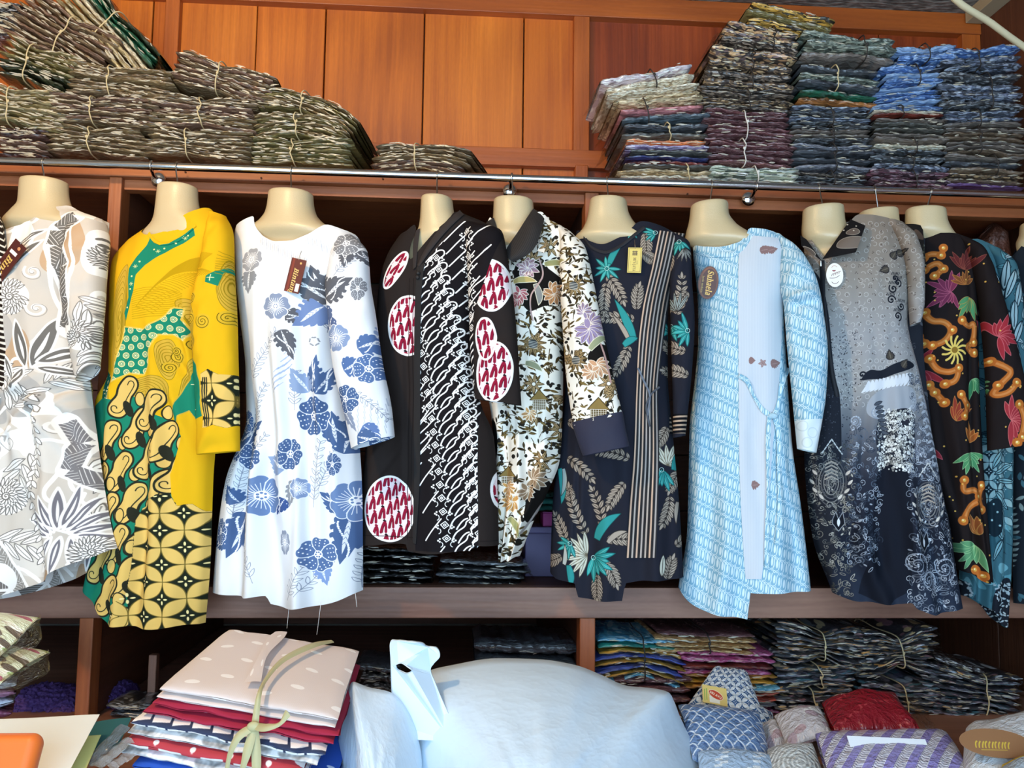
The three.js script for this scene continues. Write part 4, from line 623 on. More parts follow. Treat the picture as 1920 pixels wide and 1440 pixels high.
// ---- 5: brown and white floral tunic with a black shawl collar
{
  const F = formFrame(985, 430, YAW, GZ - 0.005), rect = [890, 370, 1200, 1070], WH = '#efe8da', LN = '#4a3a22', LN2 = '#6b5631';
  const C = cloth(F, rect, (g) => {
    g.fillStyle = WH; g.fillRect(890, 370, 310, 700); reseed(51);
    // dark gaps between pale leaves, then the fine brown leaf-work
    for (let i = 0; i < 620; i++) { const x = rr(890, 1200), y = rr(380, 1060); blob(g, [0, 1, 2, 3].map((k) => [x + Math.cos(k * 1.57) * rr(2, 7), y + Math.sin(k * 1.57) * rr(2, 8)])); g.fillStyle = '#2a2622'; g.fill(); }
    for (let i = 0; i < 1700; i++) { const x = rr(890, 1200), y = rr(380, 1060), a = rr(0, TAU), k = rr(7, 16); leaf(g, x, y, k, k * 0.24, a, [LN, '#3a3020', '#2d2a20', LN2, '#7d673c'][i % 5], null); if (i % 4 === 0) { g.strokeStyle = LN; g.lineWidth = 1.2; g.beginPath(); g.moveTo(x, y); g.quadraticCurveTo(x + Math.cos(a) * k, y + Math.sin(a) * k - 6, x + Math.cos(a) * k * 1.8, y + Math.sin(a) * k * 1.8); g.stroke(); } }
    for (let i = 0; i < 26; i++) { const x = rr(930, 1180), y = rr(400, 1040); fan(g, x, y, 20, rr(0, 3), rr(3, 6), 7, '#c9a97c', LN, { wid: 0.2 }); g.fillStyle = WH; g.beginPath(); g.arc(x, y, 4, 0, TAU); g.fill(); g.strokeStyle = LN; g.lineWidth = 1; g.stroke(); }
    // little thatched huts
    for (const [x, y, s] of [[1010, 750, 1], [1126, 770, 1.1], [950, 895, 1], [985, 1035, 1], [990, 450, 0.7]]) { poly(g, [[x - 18 * s, y], [x, y - 20 * s], [x + 18 * s, y]], '#8d7443', LN, 1.4); g.fillStyle = '#5c4a2a'; g.fillRect(x - 13 * s, y, 26 * s, 18 * s); g.strokeStyle = WH; g.lineWidth = 0.8; for (let k = -12; k < 13; k += 4) { g.beginPath(); g.moveTo(x + k * s, y); g.lineTo(x + k * s, y + 18 * s); g.moveTo(x - 13 * s, y + (k + 12) * 0.75 * s); g.lineTo(x + 13 * s, y + (k + 12) * 0.75 * s); g.stroke(); } }
    // dark clearings with large soft blossoms
    const clear = (pts) => { blob(g, pts); g.fillStyle = '#1d1a18'; g.fill(); };
    clear([[960, 490], [1000, 480], [1030, 500], [1058, 520], [1056, 560], [1020, 570], [990, 590], [966, 540]]); clear([[1100, 670], [1140, 640], [1150, 690], [1155, 710], [1120, 700]]); clear([[985, 900], [1020, 880], [1030, 920], [1000, 970], [980, 990]]); clear([[900, 800], [925, 780], [930, 860], [910, 880]]);
    const blossom = (x, y, s, c, a) => { for (let k = 0; k < 7; k++) { const b = a + k * 0.55 - 1.6; leaf(g, x, y, s * (1 - 0.08 * Math.abs(k - 3)), s * 0.3, b, c, '#f0e2cf', 1.1, '#8a6a55'); } leaf(g, x, y, s * 0.7, s * 0.26, a + 3.1, c, '#f0e2cf', 1); };
    blossom(985, 497, 28, '#a98593', 0.3); blossom(990, 498, 20, '#b0909c', 2.8); blossom(1034, 540, 24, '#c98f5c', -0.2); blossom(1036, 545, 24, '#c98f5c', 1.8); blossom(974, 548, 22, '#c0636a', 1.2); blossom(970, 560, 18, '#c0636a', 2.4); blossom(1112, 612, 30, '#9a86a0', -0.3); blossom(1108, 622, 34, '#a08cab', 1.4); blossom(1100, 590, 20, '#9a86a0', -1.8); blossom(1124, 690, 26, '#cf9d76', 0.6); blossom(1115, 700, 22, '#cf9d76', 2.6); blossom(990, 775, 18, '#cf9d63', 1.2); blossom(960, 940, 26, '#d09a58', 2.6); blossom(950, 915, 20, '#d09a58', 0.6); blossom(1000, 900, 28, '#9d8468', -0.6); blossom(985, 920, 22, '#9d8468', 1.2);
    for (const [x, y, l, a, c] of [[962, 525, 44, -0.2, '#b9a466'], [1020, 490, 40, -0.3, '#a99c66'], [1005, 530, 40, 1.2, '#8d8c86'], [1110, 660, 44, -0.9, '#9fa07a'], [955, 970, 40, 0.9, '#a9a06a'], [985, 680, 34, 0.2, '#8f9072']]) hookLeaf(g, x, y, l, 8, a, 10, c, '#e9dfc2', 1.2);
    swirl(g, [[1000, 600], [990, 560], [1010, 530], [1020, 510], [1010, 480]], 3, '#bb9c94'); swirl(g, [[1148, 720], [1140, 680], [1130, 650]], 3, '#c49a90'); swirl(g, [[975, 1000], [1000, 960], [1020, 930]], 3, '#a59a94');
    for (const [x, y, r] of [[1000, 645, 24], [1080, 540, 22], [1085, 680, 22]]) { fan(g, x, y, r, -1.2, 3.4, 10, '#b09468', LN, { wid: 0.16 }); g.fillStyle = '#3a3f40'; g.beginPath(); g.arc(x, y, r * 0.36, 0, TAU); g.fill(); g.strokeStyle = WH; g.lineWidth = 0.8; for (let k = -2; k < 3; k++) { g.beginPath(); g.moveTo(x - 8, y + k * 3); g.lineTo(x + 8, y + k * 3 + 3); g.stroke(); } }
  }, { k: 2.2 });
  const navy = mat(0x26263a, 0.8), t = garment('brown_floral_tunic', F, 'brown and white floral tunic with a ribbed black shawl collar and navy cuff', 'tunic');
  const B = body(F, C, {
    L: [[430, 900], [500, 890], [700, 905], [780, 922], [900, 930], [1050, 938]], R: [[415, 1040], [445, 1078], [500, 1070], [570, 1056], [700, 1056], [800, 1054], [860, 1050], [920, 1028], [970, 1004], [1048, 972]],
    top: [[905, 440], [918, 425], [926, 415], [938, 450], [947, 470], [972, 470], [990, 446], [1004, 420], [1018, 404], [1040, 420], [1064, 434]], backTop: [[905, 440], [926, 410], [1000, 392], [1064, 434]],
    hem: [[936, 1052], [950, 1048], [962, 1046], [974, 1042]], D: depthOf(410, 1040, 0.85), folds: 2.6, foldAmp: 0.008, phase: 2.7, creases: [[984, 800, 90, 260, 7, 0.012], [994, 850, 88, 160, 8, -0.012], [1020, 860, 70, 100, 8, 0.008], [1000, 700, 95, 100, 8, 0.006]],
  });
  part('body', B.geo, C.mat, t);
  part('sleeve', sleeveGeo(F, C, [[1044, 428, 1068, 438, 0.008, 0.018], [1054, 460, 1098, 466, 0.026, 0.03], [1056, 540, 1118, 540, 0.045, 0.034], [1062, 620, 1134, 620, 0.055, 0.034], [1068, 700, 1150, 690, 0.06, 0.032], [1082, 802, 1172, 782, 0.065, 0.028]], { amp: 0.005, phase: 12, creases: [[1075, 600, 75, 100, 7, 0.007], [1110, 720, 80, 90, 9, 0.005]] }), C.mat, t);
  part('cuff', sleeveGeo(F, C, [[1080, 796, 1172, 776, 0.065, 0.03], [1090, 828, 1178, 810, 0.066, 0.031], [1100, 856, 1184, 838, 0.066, 0.031]], { nv: 10, amp: 0.002, phase: 14 }), navy, t, 'plain navy cuff');
  // ribbed collar
  const rib = canvasTex(256, 256, (g) => { g.fillStyle = '#2b2624'; g.fillRect(0, 0, 256, 256); g.strokeStyle = '#151211'; g.lineWidth = 5; for (let k = -10; k < 24; k++) { g.beginPath(); g.moveTo(k * 22 - 60, 256); g.lineTo(k * 22 + 60, 0); g.stroke(); } });
  const colMat = mat(0xffffff, 0.85, { map: rib, bumpMap: rib, bumpScale: 0.001 });
  const cp = (px, py, z) => { const p = F.loc(px, py, z); return V(p[0], p[1], z); };
  const e0 = [[1000, 391, 0.0], [988, 408, 0.044], [970, 436, 0.06], [952, 462, 0.066], [944, 478, 0.068]], e1 = [[1022, 404, -0.004], [1016, 430, 0.056], [1004, 462, 0.074], [986, 480, 0.082], [962, 492, 0.08]];
  const ce = (e, k) => curve(e.map((q, i) => [i / (e.length - 1), q[k]]));
  const A = [0, 1, 2].map((k) => ce(e0, k)), D2 = [0, 1, 2].map((k) => ce(e1, k));
  part('collar', ribbonGeo(null, 10, 26, (u, v) => cp(lerp(A[0](v), D2[0](v), u), lerp(A[1](v), D2[1](v), u), lerp(A[2](v), D2[2](v), u) + 0.012 * Math.sin(u * Math.PI) + 0.014)), colMat, t, 'ribbed black shawl collar');
  part('collar', ribbonGeo(null, 6, 20, (u, v) => cp(lerp(926, 912, u) + v * 18, lerp(408, 416, u) + v * 62, lerp(0.03, 0.066, v) + 0.006 * Math.sin(u * Math.PI))), colMat, t, 'ribbed black shawl collar');
  part('collar_edge', ribbonGeo(C, 3, 20, (u, v) => cp(lerp(1018, 1030, u) - v * 10 * v, lerp(404, 408, u) + v * 66, lerp(0.0, 0.07, v) + 0.012)), C.mat, t);
  mannequin(F, 'cream mannequin wearing the brown floral tunic, its neck bare to the chest', formRows([[375, 927, 999, 0.036, 0.03], [398, 926, 1001, 0.038, 0.03], [425, 924, 1006, 0.040, 0.03], [445, 916, 1020, 0.044, 0.028]], B, 470, 660, 12, 0.016), 960);
}
// ---- 6: dark floral dress with a striped panel
{
  const F = formFrame(1155, 430, YAW, GZ), rect = [1015, 395, 1325, 1135], NV = '#25262f', SA = '#a7998a', LN = '#3b342f', TE = '#2f8f8b', TL = '#cfe0d6';
  const C = cloth(F, rect, (g) => {
    g.fillStyle = NV; g.fillRect(1015, 395, 310, 745);
    const fr = (x, y, l, a, b, n = 6, k = 15) => frond(g, x, y, l, a, b, n, k, SA, LN, 0.9), te = '#348f8c';
    for (const q of [[1140, 515, 56, 0.9, 0.3], [1138, 530, 52, 1.75, -0.2], [1210, 430, 36, 1.4, 0.2], [1205, 470, 22, 0.6, 0], [1190, 600, 56, 3.4, -0.5], [1180, 650, 54, 1.9, 0.3], [1195, 580, 40, -1.6, 0.3], [1270, 590, 70, -1.3, -0.3], [1290, 545, 40, 2.2, 0.2], [1260, 470, 30, 1.9, 0], [1285, 660, 44, 3.4, 0.4], [1290, 705, 44, 3.6, -0.4], [1250, 800, 36, 2, 0.2], [1060, 860, 60, 0.5, 0.4], [1180, 860, 60, 3.6, -0.6], [1172, 905, 50, 2.3, -0.3], [1050, 910, 30, 0.8, 0.3], [1130, 985, 66, -1.7, -0.4], [1100, 1000, 90, -2.2, 0.5, 8], [1140, 1010, 52, -0.1, 0.2], [1135, 1050, 44, 0.9, 0.4], [1120, 1075, 40, 1.6, -0.1], [1060, 1020, 54, -1.9, -0.3], [1050, 1045, 36, 2.6, 0.3], [1255, 930, 50, 1.6, 0.5], [1265, 1020, 44, -0.6, 0.3], [1275, 880, 40, 2.2, -0.3], [1250, 1080, 34, -1.4, 0.2], [1060, 790, 34, 0.3, -0.2], [1060, 730, 30, 0.6, 0.3], [1150, 720, 36, 3.4, 0.2]]) fr(...q);
    // teal fans
    const tf = (x, y, r, a0, a1, n) => { for (let i = 0; i < n; i++) leaf(g, x, y, r * (0.85 + 0.15 * Math.sin(i * 2.3)), r * 0.17, lerp(a0, a1, i / (n - 1)), i % 4 === 3 ? '#3aa09b' : te, '#1d5554', 1.1, '#68b8b0'); g.strokeStyle = '#bfe0d8'; g.lineWidth = 1; g.beginPath(); g.arc(x, y, 4, 0, TAU); g.stroke(); };
    tf(1138, 500, 32, 0.1, 5.2, 9); hookLeaf(g, 1142, 490, 40, 9, -1.2, 8, te, '#1d5554'); hookLeaf(g, 1188, 640, 84, 12, -1.75, -20, te, '#1d5554'); hookLeaf(g, 1180, 640, 60, 7, -1.9, -14, SA, LN); hookLeaf(g, 1170, 648, 30, 9, -0.6, 4, te, '#1d5554');
    tf(1258, 610, 34, 0.6, 3.6, 6); tf(1290, 620, 36, 1.6, 4.4, 7); fan(g, 1270, 585, 40, -2.4, -1.0, 5, '#9aa6a2', LN); tf(1275, 448, 30, 0.6, 2.8, 6); fan(g, 1285, 462, 26, 0.6, 2.2, 5, '#b8bcb4', LN);
    tf(1112, 1045, 46, -0.6, 1.9, 8); fan(g, 1100, 1040, 44, 1.9, 4.6, 9, '#cfcdbb', '#6d6250', { wid: 0.16 }); hookLeaf(g, 1118, 1010, 62, 12, -1.2, 26, te, '#1d5554'); hookLeaf(g, 1140, 1015, 40, 7, -0.9, 16, SA, LN); tf(1068, 1020, 32, 1.2, 3.6, 6); hookLeaf(g, 1055, 1060, 36, 7, -1.2, -12, '#b8bcb4', LN); hookLeaf(g, 1066, 1060, 40, 9, 1.4, 4, te, '#1d5554'); hookLeaf(g, 1044, 880, 66, 9, 1.3, 14, te, '#1d5554'); hookLeaf(g, 1052, 880, 50, 6, 1.35, 16, '#9aa6a2', LN);
    tf(1240, 880, 44, 0.9, 2.2, 5); fan(g, 1252, 872, 40, -2.4, -0.2, 7, '#cfcdbb', '#6d6250', { wid: 0.18 }); hookLeaf(g, 1262, 880, 50, 10, -1.3, 12, te, '#1d5554'); hookLeaf(g, 1270, 940, 40, 6, 1.9, -10, SA, LN); tf(1185, 425, 18, 0.4, 2.6, 5); tf(1230, 428, 26, 2.0, 3.6, 5); leaf(g, 1240, 1075, 40, 8, -1.5, '#cfcdbb', LN, 1, LN);
    // striped left facing and cuff bands of the print
    g.save(); g.beginPath(); g.rect(1255, 776, 50, 36); g.clip(); g.fillStyle = '#17171b'; g.fillRect(1255, 776, 50, 36); g.strokeStyle = '#b79d86'; g.lineWidth = 3.4; for (let k = 0; k < 5; k++) { g.beginPath(); g.moveTo(1255, 782 + k * 8); g.lineTo(1305, 779 + k * 8); g.stroke(); } g.restore();
  }, { k: 2.2 });
  const t = garment('dark_floral_dress', F, 'dark navy dress with teal and sand plants and a striped slanting front panel', 'dress');
  const B = body(F, C, {
    L: [[430, 1080], [500, 1072], [600, 1068], [750, 1058], [850, 1046], [950, 1036], [1120, 1030]], R: [[428, 1250], [455, 1282], [500, 1270], [580, 1252], [700, 1252], [820, 1262], [950, 1274], [1090, 1282]],
    top: [[1062, 446], [1082, 436], [1092, 440], [1108, 460], [1134, 469], [1162, 457], [1188, 436], [1206, 424], [1236, 428], [1260, 434]], backTop: [[1062, 446], [1092, 436], [1206, 422], [1260, 434]],
    hem: [[1032, 1072], [1050, 1082], [1082, 1086], [1090, 1112], [1130, 1118], [1170, 1118], [1176, 1086], [1222, 1082], [1282, 1082]], D: depthOf(430, 1110, 0.95), folds: 3, foldAmp: 0.008, phase: 4.1, crush: 0.003, hemWave: 1, creases: [[1088, 950, 92, 160, 5, -0.012], [1256, 900, 90, 160, 10, -0.010], [1246, 720, 92, 100, 10, -0.008], [1180, 500, 30, 60, 12, 0.004]],
  });
  part('body', B.geo, C.mat, t);
  part('sleeve', sleeveGeo(F, C, [[1246, 434, 1262, 438, 0.006, 0.016], [1262, 460, 1294, 464, 0.018, 0.024], [1256, 540, 1298, 540, 0.026, 0.024], [1258, 620, 1302, 610, 0.03, 0.024], [1260, 700, 1297, 700, 0.032, 0.022], [1262, 770, 1290, 770, 0.034, 0.02], [1262, 822, 1285, 818, 0.034, 0.02]], { amp: 0.005, phase: 15, creases: [[1270, 600, 40, 40, 6, 0.008], [1280, 615, 30, 40, 5, -0.008]] }), C.mat, t);
  const stripe = canvasTex(256, 512, (g) => { g.fillStyle = '#17161a'; g.fillRect(0, 0, 256, 512); g.fillStyle = '#c9a88e'; for (let k = 0; k < 7; k++) { g.fillRect(6 + k * 37, 0, 15, 512); g.fillStyle = ['#b3a79c', '#c9a88e', '#a79c94'][k % 3]; } });
  const sm = mat(0xffffff, 0.85, { map: stripe });
  const strip = (B0, e0, e1, off, nu, nv) => { const g = patchGeo(B0, e0, e1, off, nu, nv), uv = g.attributes.uv; for (let j = 0; j <= nv; j++) for (let i = 0; i <= nu; i++) uv.setXY(j * (nu + 1) + i, i / nu, j / nv); return g; };
  part('striped_panel', strip(B, [[1236, 432], [1222, 500], [1204, 580], [1196, 650], [1192, 740], [1188, 850], [1180, 950], [1174, 1046]], [[1284, 438], [1272, 490], [1256, 560], [1244, 640], [1234, 740], [1236, 850], [1234, 950], [1230, 1046]], 0.005, 8, 60), sm, t, 'black and peach striped front panel');
  part('neck_piping', patchGeo(B, [[1094, 442], [1110, 461], [1135, 470], [1163, 458], [1188, 438], [1206, 424]], [[1094, 448], [1109, 467], [1135, 476], [1166, 463], [1192, 443], [1211, 428]], 0.004, 4, 24), mat(0x1b1b22, 0.8), t);
  // thin ties
  const tie = (pts) => tube(pts.map(([x, y]) => B.surf(x, y, 0.010)), 0.0022, 30, 6);
  part('tie', tie([[1196, 690], [1208, 716], [1218, 740], [1214, 780]]), mat(0x6d7480, 0.8), t); part('tie', tie([[1236, 726], [1222, 738], [1212, 760], [1218, 800]]), mat(0x4a4f58, 0.8), t);
  mannequin(F, 'cream mannequin wearing the dark floral dress', formRows([[375, 1107, 1175, 0.038, 0.03], [395, 1104, 1178, 0.040, 0.03], [415, 1100, 1188, 0.042, 0.03], [432, 1092, 1206, 0.046, 0.03], [448, 1078, 1236, 0.05, 0.028]], B, 470, 660, 10, 0.016), 1137);
  tagOn(B, F, 'price_tag', 'pale gold shop tag on the dark floral dress', 'tag', 1190, 488, 26, 48, -3, (c, w, h) => {
    c.fillStyle = '#d9bf5a'; c.fillRect(0, 0, w, h); c.strokeStyle = '#8a6c1e'; c.lineWidth = 0.8; c.strokeRect(2, 2, w - 4, h - 4); c.fillStyle = '#5d4510'; for (let k = 0; k < 3; k++) { c.fillRect(w / 2 - 5, 7 + k * 3, 10, 1.6); c.fillRect(w / 2 - 4 + k * 3, 6, 1.6, 9); } c.save(); c.translate(w / 2, 20); c.rotate(Math.PI / 2); c.font = "bold 7.2px serif"; c.fillText("MI'S JAYA", -1, 2.4, 26); c.font = '3px serif'; c.fillText('batik', 5, -4); c.fillText('--- - ---', 6, 8); c.restore();
  });
}
// ---- 7: light blue tunic over a pale panel
{
  const F = formFrame(1395, 440, YAW, GZ), rect = [1195, 420, 1560, 1170], GD = '#86b2c8', WH = '#d5e6ea';
  const C = cloth(F, rect, (g) => {
    g.fillStyle = GD; g.fillRect(1195, 420, 365, 760);
    // slanting rows: tall white drops, then a double chain of small rings
    for (let r = -24; r < 46; r++) for (let k = -2; k < 44; k++) {
      const x = 1195 + k * 9 + (r * 3.7) % 9, y = 420 + r * 27 + k * 4.3; if (y < 405 || y > 1180) continue;
      g.fillStyle = WH; g.strokeStyle = WH; g.lineWidth = 1.5; g.save(); g.translate(x, y); g.rotate(0.1); g.beginPath(); g.ellipse(0, -2, 2.1, 7.6, 0, 0, TAU); g.fill(); g.beginPath(); g.moveTo(3, 8); g.bezierCurveTo(5.6, 3, 2.6, -2, 5, -9); g.stroke(); g.restore();
      g.lineWidth = 1.2; for (const d of [11.5, 15.5]) { g.beginPath(); g.arc(x + (d > 12 ? 4 : 0), y + d, 1.9, 0, TAU); g.stroke(); }
    }
    // plain pale cuff of the sleeve
    g.fillStyle = '#dfe9ea'; poly(g, [[1482, 790], [1545, 786], [1545, 860], [1482, 860]], '#dfe9ea'); g.strokeStyle = '#cdd9dc'; g.lineWidth = 2; for (const [x, y] of [[1500, 800], [1518, 812], [1508, 830]]) { g.beginPath(); g.arc(x, y, 9, 0, TAU); g.stroke(); }
  }, { k: 2.6 });
  const CP = cloth(F, [1370, 430, 1500, 1130], (g) => {
    g.fillStyle = '#cdd2d8'; g.fillRect(1370, 430, 130, 700); g.strokeStyle = '#bfc6cf'; g.lineWidth = 0.7; for (let x = 1370; x < 1500; x += 3) { g.beginPath(); g.moveTo(x, 430); g.lineTo(x, 1130); g.stroke(); }
    const br = '#8d6f6c'; toothLeaf(g, 1424, 464, 30, 8, -0.2, br, br, { rib: '#a88e8a' }); toothLeaf(g, 1440, 464, 20, 7, -0.3, br, br, { rib: '#a88e8a' });
    for (const [x, y] of [[1428, 682], [1475, 462]]) for (let k = 0; k < 5; k++) leaf(g, x, y, 8, 3, k * 1.25 + 0.5, '#a48d8c', br, 0.8); toothLeaf(g, 1402, 677, 12, 6, 0, br, br, { rib: null }); toothLeaf(g, 1444, 684, 20, 8, -0.25, br, br, { rib: '#a88e8a' }); toothLeaf(g, 1408, 910, 16, 8, -0.1, br, br, { rib: '#a88e8a', teeth: 3 }); toothLeaf(g, 1440, 990, 20, 7, 0.3, br, br, { rib: '#a88e8a' });
  }, { k: 2 });
  const t = garment('light_blue_tunic', F, 'light blue and white batik tunic with a pale grey front panel and thin waist ties', 'tunic');
  const B = body(F, C, {
    L: [[440, 1298], [480, 1300], [560, 1308], [640, 1309], [700, 1304], [800, 1293], [900, 1291], [1000, 1288], [1100, 1272], [1150, 1266]], R: [[440, 1460], [470, 1480], [530, 1476], [580, 1470], [700, 1476], [840, 1486], [950, 1502], [1110, 1521]],
    top: [[1299, 462], [1320, 470], [1350, 473], [1380, 466], [1396, 450], [1406, 437], [1432, 438], [1462, 442]], backTop: [[1299, 450], [1330, 440], [1406, 434], [1462, 442]],
    hem: [[1268, 1100], [1285, 1118], [1304, 1131], [1340, 1142], [1370, 1148], [1398, 1152], [1401, 1104], [1440, 1104], [1480, 1105], [1520, 1106]], backHem: [[1216, 1098], [1260, 1096], [1300, 1098], [1400, 1102], [1521, 1105]],
    D: depthOf(440, 1130, 1), folds: 2.6, foldAmp: 0.008, phase: 3.3, crush: 0.003, hemWave: 1, creases: [[1474, 760, 88, 200, 6, -0.010], [1478, 930, 80, 160, 7, 0.008], [1310, 700, 90, 90, 10, -0.006], [1300, 960, 95, 120, 12, 0.008]],
  });
  part('body', B.geo, C.mat, t);
  part('front_panel', patchGeo(B, [[1405, 441], [1386, 474], [1384, 560], [1385, 700], [1386, 850], [1392, 1000], [1398, 1086]], [[1460, 446], [1468, 490], [1468, 570], [1462, 700], [1448, 850], [1438, 1000], [1428, 1086]], 0.004, 10, 50, CP), CP.mat, t, 'pale grey pinstriped panel with brown leaves');
  part('neck_band', patchGeo(B, [[1299, 464], [1330, 472], [1362, 472], [1390, 458], [1406, 437]], [[1300, 474], [1330, 482], [1366, 482], [1398, 466], [1414, 440]], 0.004, 4, 24), C.mat, t);
  part('sleeve', sleeveGeo(F, C, [[1446, 441, 1464, 445, 0.006, 0.016], [1460, 470, 1496, 476, 0.024, 0.03], [1458, 540, 1526, 540, 0.045, 0.042], [1464, 580, 1536, 600, 0.052, 0.04], [1470, 660, 1543, 670, 0.055, 0.036], [1478, 740, 1540, 740, 0.056, 0.032], [1488, 842, 1522, 850, 0.056, 0.028]], { amp: 0.006, phase: 18, creases: [[1485, 570, -12, 36, 6, 0.014], [1485, 585, -8, 36, 5, -0.014], [1500, 560, 35, 40, 5, 0.008], [1490, 640, 82, 90, 7, -0.008]] }), C.mat, t);
  const tie = (pts, w = 0.006) => { const c = new THREE.CatmullRomCurve3(pts.map(([x, y, o]) => B.surf(x, y, o ?? 0.008))), n = 40; return gridGeo(3, n, (u, v) => { const p = c.getPoint(v), d = c.getTangent(v), s = V(-d.y, d.x, 0).normalize().multiplyScalar((u - 0.5) * w * (0.8 + 0.2 * Math.sin(v * 9))); p.add(s); p.z += 0.0016 * Math.sin(u * Math.PI); return [p.x, p.y, p.z, ...C.uv(p.x, p.y)]; }); };
  part('tie', tie([[1386, 704], [1400, 714], [1412, 740], [1430, 768], [1446, 780]], 0.010), C.mat, t); part('tie', tie([[1478, 690], [1466, 720], [1460, 752], [1452, 776], [1440, 784]], 0.010), C.mat, t);
  part('tie_tail', tie([[1442, 782], [1440, 830], [1440, 920], [1438, 1000], [1438, 1066]], 0.009), C.mat, t); part('tie_tail', tie([[1452, 780], [1460, 810], [1460, 880], [1462, 960], [1458, 1022]], 0.010), C.mat, t);
  { const p = B.surf(1449, 780, 0.011), g = new THREE.SphereGeometry(0.0075, 14, 10); g.scale(1.3, 0.8, 0.7); g.translate(p.x, p.y, p.z); part('tie_knot', g, C.mat, t); }
  mannequin(F, 'cream mannequin wearing the light blue tunic', formRows([[383, 1295, 1365, 0.038, 0.03], [404, 1293, 1367, 0.040, 0.03], [422, 1290, 1380, 0.042, 0.03], [438, 1286, 1406, 0.046, 0.03], [452, 1284, 1440, 0.05, 0.028]], B, 474, 680, 10, 0.016), 1333, -0.12);
  tagOn(B, F, 'oval_tag', 'brown oval tag with gold script on the light blue tunic', 'tag', 1328, 530, 38, 64, -8, (c, w, h) => {
    c.fillStyle = '#5a2a12'; c.fillRect(0, 0, w, h); c.fillStyle = '#7c4420'; c.beginPath(); c.ellipse(w / 2, h / 2, w / 2 - 2, h / 2 - 2, 0, 0, TAU); c.fill(); c.fillStyle = '#4a2010'; c.beginPath(); c.ellipse(w / 2 + 1, h / 2 + 1, w / 2 - 4, h / 2 - 4, 0, 0, TAU); c.fill(); c.save(); c.translate(w / 2 - 5, 8); c.rotate(Math.PI / 2); c.fillStyle = '#e8bf5e'; c.font = 'bold italic 16px serif'; c.fillText('Suhaela', 0, -2, 48); c.font = '5px serif'; c.fillText('batik modern', 12, 7); c.restore();
  }, { oval: true, lift: 0.016 });
}
